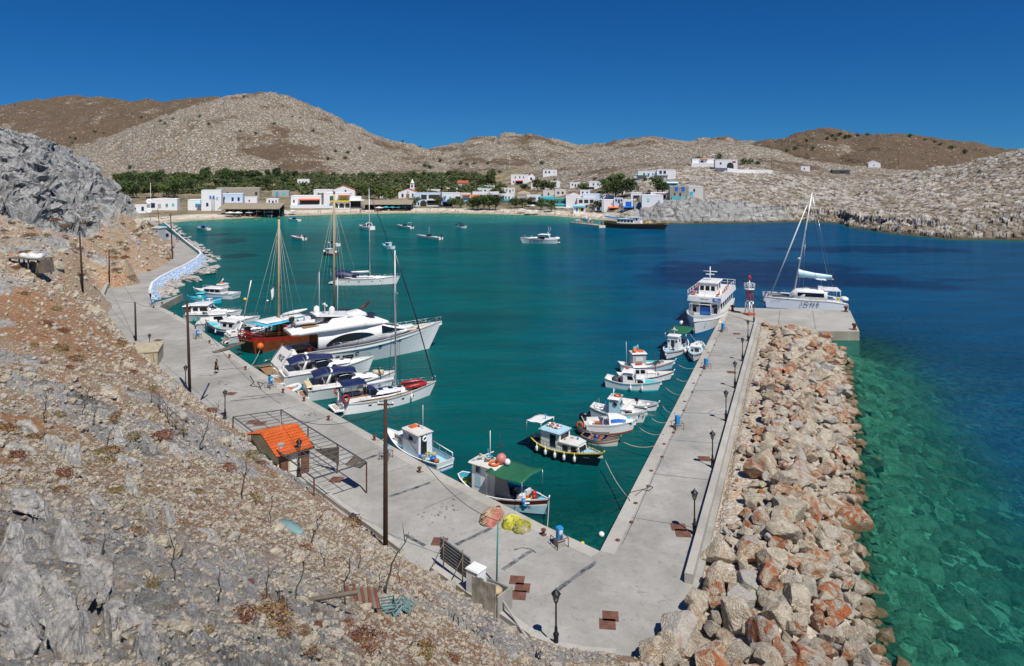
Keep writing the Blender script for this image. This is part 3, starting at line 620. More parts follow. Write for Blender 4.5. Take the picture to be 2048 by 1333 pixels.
def try_place(x, y, rad, tight=.62):
    for (ax, ay, ar) in acc[-2500:]:
        if (ax-x)**2+(ay-y)**2 < ((ar+rad)*tight)**2: return False
    acc.append((x, y, rad)); return True
BIG = [(1530,918,1.9),(1590,945,2.0),(1580,1010,2.1),(1600,880,1.4),(1480,1235,1.6),(1530,1280,1.5),(1395,1215,.95),(1340,1270,1.15),(1400,1265,.95),(1455,1290,1.0),(1590,1190,1.35),(1555,1230,1.4),(1620,1310,1.6),(1440,1085,1.3),(1500,1035,.9),(1668,850,1.5),(1660,1030,1.4),(1500,1150,1.2),(1385,1275,.9)]
pts = []
for (x, y, rad) in BIG:
    p = P(x, y, 2.4); acc.append((p.x, p.y, rad*.76)); pts.append((p.x, p.y, rad*.76, 1))
cx_ = r_.uniform(3, 66, 90000); cy_ = r_.uniform(25.5, 110, 90000); cz_, ca_, cb_ = mound(cx_, cy_)
okm = (cb_ > -1.8) & (ca_ > .5)
for x, y, z, a, b in zip(cx_[okm], cy_[okm], cz_[okm], ca_[okm], cb_[okm]):
    if len(pts) > 2000: break
    rad = (r_.uniform(.72, 1.2) if r_.rand() < .33 else r_.uniform(.27, .66))*(1.0 if y < 50 else .95)
    if y > 42 and a < 2.3+1.2*fbm(np.array([y*.15]), np.array([2.]), 3)[0]:
        if r_.rand() > .06: continue
        rad *= .5
    if y > 100 and x > 46 and b < 1.0: continue
    if try_place(x, y, rad): pts.append((x, y, rad, 0))
pts = sorted(pts, key=lambda q: math.hypot(q[0], q[1])-9*(q[2]-.7))
print('boulders', len(pts))
pa = np.array(pts); pz, _, _ = mound(pa[:,0], pa[:,1])
rest_v = []; rest_f = []; off = 0
for i, (x, y, rad, big) in enumerate(pts):
    z = pz[i]+rad*(.34 if not big else .2)+r_.uniform(-.05, .3)*(1-big); ang = r_.uniform(0, 2*PI); tl = r_.uniform(-.3, .3, 2)
    if i < 290:
        o = bpy.data.objects.new('boulder', rmesh[r_.randint(12)]); COL.objects.link(o); o.location = (x, y, z); o.scale = (rad*1.30,)*3; o.rotation_euler = (tl[0], tl[1], ang)
        tag(o, 'pale rust-stained limestone boulder heaped on the breakwater beside the pier', 'boulder', 'boulders of the breakwater')
    else:
        v, f = RLOW[r_.randint(12)]; v = rot_z(v, ang)*rad*1.30+np.array([x, y, z]); rest_v.append(v); rest_f.append(f+off); off += len(v)
o = np_mesh('boulder_mass', np.concatenate(rest_v), np.concatenate(rest_f)); o.data.materials.append(MATS['boulder'])
tag(o, 'smaller limestone boulders filling the far breakwater slope', 'boulders', kind='stuff')
# stones on the sea floor beside the breakwater
rv = []; rf_ = []; off = 0
sx = r_.uniform(14, 78, 14000); sy = r_.uniform(28, 118, 14000); _, _, sb = mound(sx, sy); dd = -sb
k = (dd > .3) & (dd < 30) & (r_.rand(14000) < np.clip(1.15-dd/22, 0, 1))
for x, y, d in zip(sx[k][:4200], sy[k][:4200], dd[k][:4200]):
    rad = .2+.85*r_.rand()**2.2; v, f = RSEA[r_.randint(6)]
    v = rot_z(v, r_.uniform(0, 6.3))*rad*1.25+np.array([x, y, -np.clip(.2+(d+3)*.34, .4, 9)+rad*.25])-np.array([0,0,.15+.35*rad]); rv.append(v); rf_.append(f+off); off += len(v)
o = np_mesh('submerged_stones', np.concatenate(rv), np.concatenate(rf_)); o.data.materials.append(MATS['boulder']); tag(o, 'stones lying on the sea floor off the breakwater', 'stones', kind='stuff')
# scree on the hillside
RL1 = [rock(200+q, 1, 5, .1, .5, .85) for q in range(10)]
rv = []; rf_ = []; off = 0; n = 95000
ang = r_.uniform(R(-40), R(14), n); rad_ = np.exp(r_.uniform(math.log(7), math.log(230), n)); sx = rad_*np.sin(ang); sy = rad_*np.cos(ang); sz_ = slope_base(sx, sy); up = uphill(sx, sy)
k = (r_.rand(n) > .75*np.clip(soil_at(sx, sy)*1.6-.4, 0, 1)) & (sz_ > 1.6) & (up > .5) & (fbm(sx*.12, sy*.12, 3) > -.35+.5*r_.rand(n)-.25)
k &= slope_z(sx, sy, 2)[3] < .35
sx, sy, rd = sx[k], sy[k], rad_[k]; sz_, rk_, _ = slope_z(sx, sy, True)
for i in range(min(len(sx), 46000)):
    base = .00125*rd[i]+.012; s = base*(.5+2.4*r_.rand()**4.0)*(1 if r_.rand() > .03 else 2.6); v, f = RL1[r_.randint(10)]
    v = rot_z(v, r_.uniform(0, 6.3))*s+np.array([sx[i], sy[i], sz_[i]+s*.25]); rv.append(v); rf_.append(f+off); off += len(v)
o = np_mesh('scree', np.concatenate(rv), np.concatenate(rf_)); o.data.materials.append(MATS['scree']); tag(o, 'loose pale stones strewn over the near hillside', 'scree', kind='stuff')
def zat(x, y): return float(slope_z(np.array([x]), np.array([y]))[0])
def on_slope(px, py):     # where the sight line through a point of the hillside meets it
    lo = 4.0; best = None; Ys = np.geomspace(5, 300, 500); xs = (px-1024)/FPX*Ys; zz = CAMZ-(py-HY)/FPX*Ys; g = slope_z(xs, Ys)
    i = int(np.argmax(g > zz)); return Vector((xs[i], Ys[i], float(g[i])))
# single rocks
MATS['slab'] = (lambda t: t.out(t.mix(t.rng(t.noise(2.0, 9, .72, t.vmul(t.co,(1,.5,1.8)), 2.2), .57, .60), t.mix(t.rng(t.noise(1.1,8,.75), .55, .66, 0, .8), t.mix(t.rng(t.noise(3.0,9,.8), .42, .58), (.22,.215,.21), (.50,.475,.43)), (.36,.235,.12)), (.10,.085,.07)), .92, t.bump(t.noise(4,8,.75), .9, .12)))(NT('slab_limestone'))
def slab(seed, sub=5):
    v, f = rock(seed, sub, 13, .07, .42, .85); k = v@np.array([.75,.2,.63]); st_ = np.floor(k*5+.6*fbm(v[:,0]*2+seed, v[:,1]*2, 3))/5; v = v*(1+.26*(vnoise(st_*7+seed, st_*3)-.5)-.16*np.abs(fbm(v[:,0]*2.2+v[:,2]*1.4+seed, v[:,1]*3.0-v[:,2], 5, .6)))[:,None]; return v, f
SL = [(62,1020,.85,'tall cracked slab standing left of the dark cleft'),(25,1120,1.0,'grey ledge at the picture edge beside the dark cleft'),(135,1115,1.0,'ochre-faced angular block beside the dark cleft'),(82,1088,.45,'white wedge-shaped rock beside the ochre-faced block'),(40,1215,1.05,'bluish layered slab low at the left edge'),(120,1230,.8,'long tan slab sloping down beside the bluish layered slab'),(200,1180,.75,'flat grey rock face above the lowest slabs'),(175,1190,.42,'upright bluish splinter of rock in the lower scree'),(255,1255,.95,'steep blue-grey slab facing the scree at lower left'),(35,1300,1.0,'tan rock in the very bottom left corner'),(150,1310,.9,'grey rock at the bottom edge near the corner'),(290,1315,.6,'lowest blue-grey slab along the bottom edge'),
      (110,905,.75,'long grey slab lying on the upper scree'),(62,870,.8,'rounded grey outcrop stone high on the left scree'),(205,1020,.75,'jagged grey rock with a dark hollow under it'),(355,915,.6,'smooth pale grey boulder near the fence stakes'),(415,1075,.45,'low blue-grey boulder between the bare saplings'),(300,1105,.5,'broad flat grey rock on mid slope'),(40,905,.65,'cracked slab half buried in the left scree'),(740,1105,.4,'pinkish grey boulder above the tall utility pole foot'),(250,925,.75,'ridged pale slab running down the slope'),(140,925,.7,'slanting grey slab in the upper left scree'),(260,985,.6,'grey ledge right of the jagged rock'),(300,1030,.55,'twin-humped grey rock on mid slope'),(340,1040,.45,'low ridge stone beside the twin-humped rock'),(640,1095,.35,'pale stone below the arching sapling'),(480,1115,.4,'flat pale slab left of the turquoise boat wreck'),(230,870,.7,'weathered slab near the left fence end')]
for i, (x, y, s, lb) in enumerate(SL):
    p = on_slope(x, y); s *= .62 if y > 1000 and x < 320 else .85; v, f = slab(300+i); o = np_mesh('rock', v, f); o.data.materials.append(MATS['slab']); o.location = (p.x, p.y, p.z+s*(.12 if i < 12 else -.08)); o.scale = (s*1.55, s*.85, s*1.0); o.rotation_euler = (r_.uniform(-.25,.25), .35+r_.uniform(-.15,.15), -.75+r_.uniform(-.3,.3)); tag(o, lb, 'rock', 'large rocks on the hillside')
# dry cushion shrubs
def cushion(name, cols, n=420):
    mb = MB()
    for i in range(n):
        d = Vector((random.gauss(0,1), random.gauss(0,1), abs(random.gauss(0,1)))).normalized()*random.uniform(.55, 1.0); d.z *= .62
        u = Vector((random.gauss(0,1), random.gauss(0,1), random.gauss(0,1))).normalized(); w = d.cross(u).normalized(); s = random.uniform(.05, .13)
        mb.add([d-u*s*.5, d+w*s*.4, d+u*s*1.6, d-w*s*.4], [(0,1,2,3)], random.choice(cols))
    return mb.mesh(name)
PAL.update({'drybrown': ((.15,.055,.025),.9,0,.3), 'dryochre': ((.27,.17,.06),.9,0,.3), 'dryolive': ((.13,.12,.035),.9,0,.3), 'dryred': ((.21,.06,.02),.9,0,.3), 'stick': ((.10,.085,.075),.9,0,.3)})
cm = [cushion('dry_shrub', ['drybrown','dryred']), cushion('dry_shrub', ['dryochre','dryolive']), cushion('dry_shrub', ['drybrown','dryochre'])]
names = ['rust-brown dried cushion shrub on the stony hillside', 'straw-olive dried cushion shrub on the stony hillside', 'dark ochre dried cushion shrub on the stony hillside']
spots = [(325,888,1.0),(505,1000,.8),(700,1052,1.3),(452,942,.9),(500,915,1.2),(540,1238,.8),(720,1290,.9),(835,1312,.8),(655,1030,.7),(90,650,1.1),(110,620,1),(45,590,1),(125,665,1),(200,660,.9),(240,690,1.2),(420,826,1.2),(225,512,1.6),(160,465,1.8),(195,480,1.8),(250,500,1.6),(60,480,2),(110,455,2),(300,455,2),(560,1265,.5),(610,1100,.5),(230,990,.5),(265,1070,.5),(490,1240,.5),(300,780,.9),(150,720,.9),(600,930,1.1),(585,905,1.2),(535,900,1),(30,540,1.3),(350,545,1.6),(335,520,1.6),(560,890,.8),(120,700,1),(15,865,.7),(520,930,.8),(390,990,.5),(850,1300,.6),(905,1320,.5)]
rs2 = np.random.RandomState(8)
spots += [(rs2.uniform(0, 300), rs2.uniform(420, 560), rs2.uniform(.8, 1.7)) for _ in range(40)]+[(rs2.uniform(0, 420), rs2.uniform(640, 1000), rs2.uniform(.35, .7)) for _ in range(25)]+[(rs2.uniform(300, 760), rs2.uniform(1130, 1320), rs2.uniform(.2, .35)) for _ in range(16)]
for i, (x, y, s) in enumerate(spots):
    p = on_slope(x, y)
    if p.z < 1.4: continue
    k = i % 3; o = bpy.data.objects.new('dry_shrub', cm[k]); COL.objects.link(o); o.location = (p.x, p.y, p.z-.02); o.scale = (s*.75, s*.75, s*.6); o.rotation_euler = (0, 0, i*1.7)
    tag(o, names[k], 'shrub', 'dry shrubs on the hillside')
# bare saplings and stakes
def sapling(px, py, h, lean, lb):
    p = on_slope(px, py); rr = random.Random(px); mb = MB(); pts = [p+Vector((0,0,-.1))]; s = p.y/FPX
    H = h*s; n = 6
    for k in range(1, n+1): pts.append(p+Vector((lean*s*(k/n)**1.3+rr.uniform(-.05,.05)*H, rr.uniform(-.04,.04)*H, H*k/n)))
    mb.tube(pts, [.045*(1-.12*k)*max(.6,H/2) for k in range(n+1)], 'stick', 5)
    for b in range(rr.randint(2, 4)):
        k = rr.randint(2, n-1); a = pts[k]; d = Vector((rr.uniform(-1,1), rr.uniform(-.6,.6), rr.uniform(.5,1.2))).normalized()*H*rr.uniform(.18,.4)
        mb.tube([a, a+d*.5+Vector((0,0,.03)), a+d], [.02*H/2, .014*H/2, .006], 'stick', 4)
    o = mb.build('bare_sapling'); tag(o, lb, 'sapling', 'bare saplings on the hillside')
SAP = [(348,1172,85,-8),(438,1210,70,4),(527,1215,85,12),(592,1212,75,20),(690,1212,95,8),(750,1215,75,14),(770,1188,120,45),(797,1170,55,0),(622,1095,75,25),(718,1140,45,2),(485,1000,90,8),(540,1047,60,8),(430,845,45,10),(400,905,70,20),(186,862,50,12),(215,900,60,18),(165,835,55,14),(90,850,60,2),(650,1140,40,-12),(205,1120,45,6)]
hints = ['forked bare sapling','crooked bare sapling','tall twiggy bare sapling','curved bare sapling']
near_ = ['beside the flat rock','by the pale slab','left of the fallen plank','just above the fallen plank','beside the striped cloth','right of the striped cloth','leaning over the blue crates','thin and straight near the path','arching over the turquoise boat wreck','above the grey boulders','by the fence line below the shed','next to the turquoise boat wreck','at the lower end of the wire fence','below the wire fence','on the upper scree','on the scree below the block hut','near the orange earth bank','at the left edge of the picture','in the hollow of mid slope','beside the dark cleft']
for (x, y, h, l), nn, k in zip(SAP, near_, range(99)): sapling(x, y, h, l, hints[k % 4]+' '+nn)
# ------------------------------------------------------------ boat building kit: local x forward, y to port, z up, 0 = waterline
def boat(name, label, cat, stern, bow, over=.06, group=None):
    a = P(*stern); b = P(*bow); d = (b-a); d.z = 0; Lt = d.length; L = Lt/(1+over); u = d.normalized(); c = Vector((a.x, a.y, 0))+u*L/2
    return thing(name, label, cat, c, math.atan2(u.y, u.x), group), L
class Hull:
    def __init__(s, L, B, hs, hm, hb, tw=.75, draft=.5, rake=.06, tm=.42, p=2.2, flare=.10, sternrake=0, aft=0., ts=.35):
        s.__dict__.update(locals())
    def w(s, t):
        B = s.B/2
        if t < s.tm: return B*(s.tw+(1-s.tw)*math.sin(PI/2*min(t/s.tm, 1))**(.7 if s.tw < .4 else 1))
        return max(B*(1-((t-s.tm)/(1-s.tm))**s.p), .03)
    def z(s, t):
        if t < s.ts: k = (s.ts-t)/s.ts; return s.hm+(s.hs-s.hm)*k*k
        k = (t-s.ts)/(1-s.ts); return s.hm+(s.hb-s.hm)*k**1.8
    def x(s, t, zz):
        h = s.z(t); f = zz/max(h, .1)
        return -s.L/2+s.aft+t*(s.L-s.aft)+s.rake*s.L*t**5*f-s.sternrake*s.L*(1-t)**6*f
    def pt(s, t, zz, side=1, off=0):
        h = s.z(t); k = 1-s.flare*(1+1.5*t)*max(h-zz, 0)/(h+s.draft)*(1 if zz >= 0 else 1.6)
        return Vector((s.x(t, zz), side*(s.w(t)*k+off), zz))
    def build(s, root, cap='white', stripe=None, side='white', boot='antifoul', foul='antifoul', stripe_h=.16, stripe2=None, s2h=.1, bulwark=.35, deckm='offwhite', inner=None, n=18, inset=.10, capm=None, closed=True):
        mb = MB(); ts = [i/n for i in range(n+1)]; rows = []
        for t in ts:
            h = s.z(t); zs = [h, h-.07, h-.07-stripe_h, h-.07-stripe_h-s2h, .14, 0, -s.draft*.6]
            rows.append(zs)
        mats = [cap, stripe or side, stripe2 or side, side, boot, foul]
        for sd in (1, -1):
            g = []
            for t, zs in zip(ts, rows): g.append([s.pt(t, zz, sd, .03 if j < 2 else 0) for j, zz in enumerate(zs)]+[Vector((s.x(t, -s.draft), 0, -s.draft*(1-.5*t**4)))])
            for i in range(n):
                for j in range(7):
                    mb.add([g[i][j], g[i+1][j], g[i+1][j+1], g[i][j+1]], [(0,1,2,3)], mats[min(j, 5)], True)
            if sd == 1: gl = g
            else: gr = g
        for j in range(6):   # transom
            mb.add([gl[0][j], gr[0][j], gr[0][j+1], gl[0][j+1]], [(0,1,2,3)], mats[j])
        h = mb.build('hull', root)
        md = MB(); zi = bulwark
        L1 = [(s.pt(t, s.z(t), 1, .03), s.pt(t, s.z(t), 1, -min(inset, s.w(t)*.6))) for t in ts]; L2 = [(s.pt(t, s.z(t), -1, .03), s.pt(t, s.z(t), -1, -min(inset, s.w(t)*.6))) for t in ts]
        for LL in (L1, L2):
            for i in range(n):
                a, b = LL[i]; c, d = LL[i+1]; up = Vector((0,0,.02)); md.add([a+up, c+up, d+up, b+up], [(0,1,2,3)], capm or cap)
                md.add([b+up, d+up, d-Vector((0,0,zi)), b-Vector((0,0,zi))], [(0,1,2,3)], inner or side)
        for i in range(n):
            md.add([L1[i][1]-Vector((0,0,zi)), L1[i+1][1]-Vector((0,0,zi)), L2[i+1][1]-Vector((0,0,zi)), L2[i][1]-Vector((0,0,zi))], [(0,1,2,3)], deckm)
        a, b, c, d = L1[0][0], L1[0][1], L2[0][1], L2[0][0]; k = Vector((inset,0,0)); up = Vector((0,0,.02))
        md.add([a+up, d+up, c+k+up, b+k+up], [(0,1,2,3)], capm or cap); md.add([b+k+up, c+k+up, c+k-Vector((0,0,zi)), b+k-Vector((0,0,zi))], [(0,1,2,3)], inner or side)
        md.build('deck', root); return h
def shell(mb, secs, m, smooth=False, bev=.12):   # rounded box lofted along x: (x, half width below, half width above, z0, z1)
    rings = []
    for x, wb, wt, z0, z1 in secs:
        r = min(bev, (z1-z0)*.45, wt*.45)
        rings.append([(x,-wb,z0), (x,-wt,z1-r), (x,-wt+r,z1), (x,0,z1+r*.25), (x,wt-r,z1), (x,wt,z1-r), (x,wb,z0)])
    mb.loft(rings, m, True, True, smooth); return mb
def side_band(mb, secs, x0, x1, fa, fb, m, off=.02, n=8, shape=None, sides=(1,-1)):    # glass lying on the shell's sides
    xs = [q[0] for q in secs]
    def at(x, f):
        wb = np.interp(x, xs, [q[1] for q in secs]); wt = np.interp(x, xs, [q[2] for q in secs]); z0 = np.interp(x, xs, [q[3] for q in secs]); z1 = np.interp(x, xs, [q[4] for q in secs])
        return wb+(wt-wb)*f+off, z0+(z1-z0)*f
    for sd in sides:
        for i in range(n):
            q = []
            for k in (i, i+1):
                t = k/n; x = x0+(x1-x0)*t; lo, hi = (fa, fb) if shape is None else shape(t); (ya, za), (yb, zb) = at(x, lo), at(x, hi); q.append([(x, sd*ya, za), (x, sd*yb, zb)])
            mb.add([q[0][0], q[1][0], q[1][1], q[0][1]], [(0,1,2,3)], m)
    return mb
def cabin(root, x0, x1, w, z0, z1, m='white', roofm='white', over=.12, rake=0, wins=(), roof=True, name='cabin', w1=None):
    mb = MB(); w1 = w1 or w
    A = [(x0,-w/2,z0),(x1,-w1/2,z0),(x1,w1/2,z0),(x0,w/2,z0),(x0,-w/2*.96,z1),(x1-rake,-w1/2*.96,z1),(x1-rake,w1/2*.96,z1),(x0,w/2*.96,z1)]
    mb.add(A, [(3,2,1,0),(4,5,6,7),(0,1,5,4),(1,2,6,5),(2,3,7,6),(3,0,4,7)], m); c = mb.build(name, root)
    if roof:
        r = MB(); secs = [(x0-over, w/2+over, w/2+over*.5, z1, z1+.09), ((x0+x1)/2, w/2+over, w/2+over*.5, z1+.01, z1+.15), (x1-rake+over, w1/2+over, w1/2+over*.5, z1, z1+.08)]; shell(r, secs, roofm, False, .05); r.build('roof', c)
    A = [Vector(p) for p in A]
    faces = {'f': (A[2], A[1], A[5], A[6]), 'b': (A[0], A[3], A[7], A[4]), 'l': (A[3], A[2], A[6], A[7]), 'r': (A[1], A[0], A[4], A[5])}
    for q in wins:
        f, u, v, ww, hh = q[:5]; gm = q[5] if len(q) > 5 else 'glass'; nm = q[6] if len(q) > 6 else 'window'
        a, b, cc, d = faces[f]; nrm = (d-a).cross(b-a).normalized(); U = (b-a).length; V = (d-a).length
        def pp(su, sv): s_, t_ = u+su*ww/U/2, v+sv*hh/V/2; lo = a.lerp(b, s_); hi = d.lerp(cc, s_); return lo.lerp(hi, t_)
        wb = MB(); k = nrm*.025; qs = [pp(-1,-1), pp(1,-1), pp(1,1), pp(-1,1)]
        wb.add([p-nrm*.01 for p in qs]+[p+k for p in qs], [(4,5,6,7),(0,1,5,4),(1,2,6,5),(2,3,7,6),(3,0,4,7)], gm); wb.build(nm, c)
    return c
def roundwin(c, p, axis, r=.17, m='glass'):
    mb = MB(); mb.torus(p, r, .035, 'steel', 12, 4, axis)
    mb.sphere(p, (.03, r, r) if axis == 'x' else (r, .03, r), m, 10, 6); mb.build('porthole', c)
def rails(root, pts, h=.6, m='steel', step=1, r=.018, name='railing', mid=True):
    mb = MB(); up = Vector((0,0,h)); P_ = [Vector(p) for p in pts]
    mb.tube([p+up for p in P_], r, m, 4)
    if mid: mb.tube([p+up*.5 for p in P_], r*.6, m, 4)
    for p in P_[::step]: mb.tube([p, p+up], r, m, 4)
    return mb.build(name, root)
def deckline(h, t0, t1, n, side, off=-.08, dz=0): return [h.pt(t0+(t1-t0)*i/n, h.z(t0+(t1-t0)*i/n), side, off)+Vector((0,0,dz)) for i in range(n+1)]
def mast(root, x, z0, z1, r=.1, m='alu', spread=(), y=0, rake=0, sw=1.6, name='mast'):
    mb = MB(); mb.tube([(x,y,z0),(x-rake*.5,y,(z0+z1)/2),(x-rake,y,z1)], [r, r*.95, r*.75], m, 8)
    for f in spread: 
        zz = z0+(z1-z0)*f; xx = x-rake*f; mb.tube([(xx,y-sw*(1.2-f*.6),zz),(xx,y,zz+.05),(xx,y+sw*(1.2-f*.6),zz)], .045, m, 4)
    return mb.build(name, root)
def stays(root, segs, r=.02, m='steel', name='rigging'):
    mb = MB()
    for a, b in segs: mb.tube([a, b], r, m, 4)
    return mb.build(name, root)
def fenders(root, pts, m='white', l=.5, r=.12):
    for p in pts:
        mb = MB(); mb.lathe([(.02,l/2+.25),(.03,l/2),(r,l/2-.1),(r,-l/2+.1),(.03,-l/2)], m, p, 8); mb.build('fender', root)
def buoy_ring(root, c, axis='z', r=.34, m='orange', m2='white'):
    mb = MB(); mb.torus(c, r, .085, m, 16, 6, axis, m2); return mb.build('lifebuoy', root)
def ball(root, c, r, m, name='float_ball'):
    mb = MB(); mb.sphere(c, (r,r,r*1.05), m); return mb.build(name, root)
def outboard(root, x, y, z, m='black', s=1.):
    mb = MB(); shell(mb, [(x-.62*s,.12*s,.10*s,z+.35*s,z+.78*s),(x-.3*s,.2*s,.17*s,z+.28*s,z+.92*s),(x+.05*s,.15*s,.13*s,z+.3*s,z+.85*s)], m, True)
    for i in range(len(mb.v)): mb.v[i] = (mb.v[i][0], mb.v[i][1]+y, mb.v[i][2])
    mb.box((x-.22*s,y,z-.05*s),(.18*s,.12*s,.75*s),'darkgrey'); mb.box((x-.22*s,y,z-.55*s),(.42*s,.05*s,.3*s),'darkgrey'); mb.build('outboard_motor', root)
def canopy(root, x0, x1, w, z, m, legs=None, sag=.12, bow=.15, name='awning', w1=None, tilt=0, legm='steel', n=8):
    mb = MB(); w1 = w1 or w; g = []
    for i in range(n+1):
        t = i/n; x = x0+(x1-x0)*t; ww = w+(w1-w)*t; row = []
        for j in range(7):
            k = j/6*2-1; row.append((x, k*ww/2, z+tilt*t+bow*(1-k*k)-sag*math.sin(PI*t)*(1 if n > 3 else 0)*.6+.03*math.sin(9*t+5*k)))
        g.append(row)
    v = [p for r in g for p in r]; k = len(v); v += [(a, b, c-.03) for a, b, c in v]; fs = []
    for i in range(n):
        for j in range(6):
            a = i*7+j; fs += [(a, a+1, a+8, a+7), (k+a, k+a+7, k+a+8, k+a+1)]
    for j in range(6): fs += [(j, k+j, k+j+1, j+1), (n*7+j, n*7+j+1, k+n*7+j+1, k+n*7+j)]
    for i in range(n): fs += [(i*7, i*7+7, k+i*7+7, k+i*7), (i*7+6, k+i*7+6, k+i*7+13, i*7+13)]
    mb.add(v, fs, m, True); o = mb.build(name, root)
    if legs is not None:
        for x, ww in ((x0+.05, w), (x1-.05, w1)):
            for sd in (1, -1): MB().tube([(x, sd*ww*.48, legs),(x, sd*ww*.48, z+(tilt if x > (x0+x1)/2 else 0))], .022, legm, 5).build('awning_post', root)
    return o
def text(root, s, size, loc, rot, m, name='lettering', ext=.004):
    cu = bpy.data.curves.new(name, 'FONT'); cu.body = s; cu.size = size; cu.extrude = ext; cu.align_x = 'CENTER'; cu.align_y = 'CENTER'
    tmp = bpy.data.objects.new(name, cu); COL.objects.link(tmp); bpy.context.view_layer.update()
    me = bpy.data.meshes.new_from_object(tmp.evaluated_get(bpy.context.evaluated_depsgraph_get())); bpy.data.objects.remove(tmp)
    me.materials.clear(); me.materials.append(mat(m)); o = bpy.data.objects.new(name, me); COL.objects.link(o); o.location = loc; o.rotation_euler = rot
    if root: o.parent = root
    return o
def hull_text(root, h, s, t, z, side, size, m):
    a = h.pt(t-.03, z, side, .03); b = h.pt(t+.03, z, side, .03); up = (h.pt(t, z+.12, side, .03)-h.pt(t, z-.12, side, .03)).normalized()
    X = (b-a).normalized()*(-1 if side > 0 else 1); Zv = X.cross(up).normalized(); Yv = Zv.cross(X)
    M = Matrix((X, Yv, Zv)).transposed().to_euler(); c = h.pt(t, z, side, .045); return text(root, s, size, c, M, m)
def rope_pts(a, b, sag, n=10): return [a.lerp(b, i/n)-Vector((0,0,sag*4*(i/n)*(1-i/n))) for i in range(n+1)]
def dinghy_mb(mb, L, B, r, m='tarp', floor='grey', c=(0,0,0), flip=False):
    k = -1 if flip else 1; x, y, z = c; pts = [(x-L/2, y-B/2, z), (x+L*.15, y-B/2, z), (x+L*.38, y-B*.36, z+.08*k), (x+L*.5, y, z+.16*k), (x+L*.38, y+B*.36, z+.08*k), (x+L*.15, y+B/2, z), (x-L/2, y+B/2, z)]
    mb.tube(pts, [r*.7, r, r, r, r, r, r*.7], m, 8); mb.prism([(p[0], p[1]) for p in pts], z-.06-(0 if not flip else -.06), z-.02+(.1 if flip else 0), floor); return mb
def seat_bench(mb, x, w, z, m='teak', d=.3): mb.box((x,0,z),(d,w,.05),m)
def hip(root, x0, x1, w, z, name='hatch', m='gelcoat'):
    mb = MB(); mb.box(((x0+x1)/2,0,z),(x1-x0,w,.1),m,0,.92); mb.build(name, root)
# ============================================================ boats along the pier
G1 = 'small boats moored along the pier'
def simple_wheelhouse(root, h, x0, x1, w, hz, **k):
    zc = min(h.z(.3), h.z(.5))
    return cabin(root, x0, x1, w, zc-.3, zc+hz, **k)
# --- white ferry, bow door towards the camera
st = P(1443,614); bw = P(1391,677)
rt, L = boat('ferry', 'white two-deck passenger ferry with open bow ramp moored at the pier', 'ferry', (1441,616), (1387,672), .05)
h = Hull(L, 6.0, 2.0, 1.9, 2.9, .86, .8, .05, .35, 3.6, .12); h.build(rt, 'white', 'white', 'white', 'blue', 'antifoul', .2, None, .1, .75, 'greyplaster', 'white')
c = cabin(rt, -L*.44, L*.14, 5.0, 1.4, 3.75, roof=False, wins=[('f',.5,.45,1.7,2.0,'shade','doorway'),('f',.16,.5,.6,1.5,'glass'),('f',.86,.5,.6,1.5,'glass')]+[(s,.1+.16*i,.62,1.25,.9) for s in 'lr' for i in range(6)])
for y in (-1.35,1.35): roundwin(c, (L*.14+.02, y, 3.0), 'x', .3)
mb = MB(); mb.box((L*.14+.05,.0,2.2),(.1,1.5,1.2),'blue'); mb.build('blue_tarpaulin', rt)
cabin(rt, -L*.48, L*.17, 5.7, 3.75, 4.55, 'white', 'paleblue', roof=False, name='upper_deck')
mb = MB(); mb.box((L*.17+.03,2.0,4.2),(.04,1.3,.55),'blue'); mb.box((L*.17+.055,1.9,4.28),(.03,.5,.1),'white'); mb.box((L*.17+.055,2.1,4.1),(.03,1.0,.08),'white'); mb.build('flag_board', rt)
mb = MB(); mb.box((L*.17+.03,-.35,4.27),(.03,.55,.10),'grey'); mb.box((L*.17+.03,.35,4.23),(.03,.6,.07),'grey'); mb.build('name_board', rt)
c = cabin(rt, -L*.16, L*.06, 2.9, 4.55, 6.5, 'white', 'white', .25, .3, wins=[('f',.18,.55,.65,.75),('f',.5,.55,.7,.75),('f',.82,.55,.65,.75),('l',.3,.55,.9,.7),('l',.72,.55,.9,.7),('r',.3,.55,.9,.7),('r',.72,.55,.9,.7,'glass')], name='wheelhouse')
for yy in (-2.75, 2.75): rails(rt, [(-L*.47+i*L*.64/7, yy, 4.55) for i in range(8)], 1.0, 'white', 1, .035)
rails(rt, [(-L*.47, -2.75+i*5.5/4, 4.55) for i in range(5)], 1.0, 'white', 1, .035); rails(rt, [(L*.165, -2.75+i*5.5/4, 4.55) for i in range(5)], .9, 'white', 1, .035)
for x, y in [(-1.6,2.2),(-2.9,2.2),(2.3,1.9),(-5,-2),(-6.5,2),(-6.5,-2),(-8,0),(2.2,-2)]:
    mb = MB(); mb.box((x,y,4.85),(1.3,.45,.12),'brick'); mb.box((x-.0,y+.2*(1 if y>0 else -1),5.15),(1.3,.06,.5),'brick'); mb.build('bench', rt)
for x in (-.6, -4.): buoy_ring(rt, (x, -2.85, 5.0), 'y', .36, 'orange', 'orange')
m_ = MB(); m_.tube([(-1.2,0,6.6),(-1.2,0,9.0)], .09, 'white', 6); m_.tube([(-1.2,-1.2,8.2),(-1.2,1.2,8.2)], .06, 'white', 5); m_.tube([(-.5,0,7.6),(-2.0,0,7.6)], .06, 'white', 5); m_.box((-1.2,0,7.7),(.3,1.4,.15),'white'); m_.build('mast', rt)
m_ = MB(); m_.tube([(L*.33,-1.7,1.6),(L*.33,-1.7,4.0),(L*.33,1.7,4.0),(L*.33,1.7,1.6)], .07, 'white', 6); m_.build('ramp_gantry', rt)
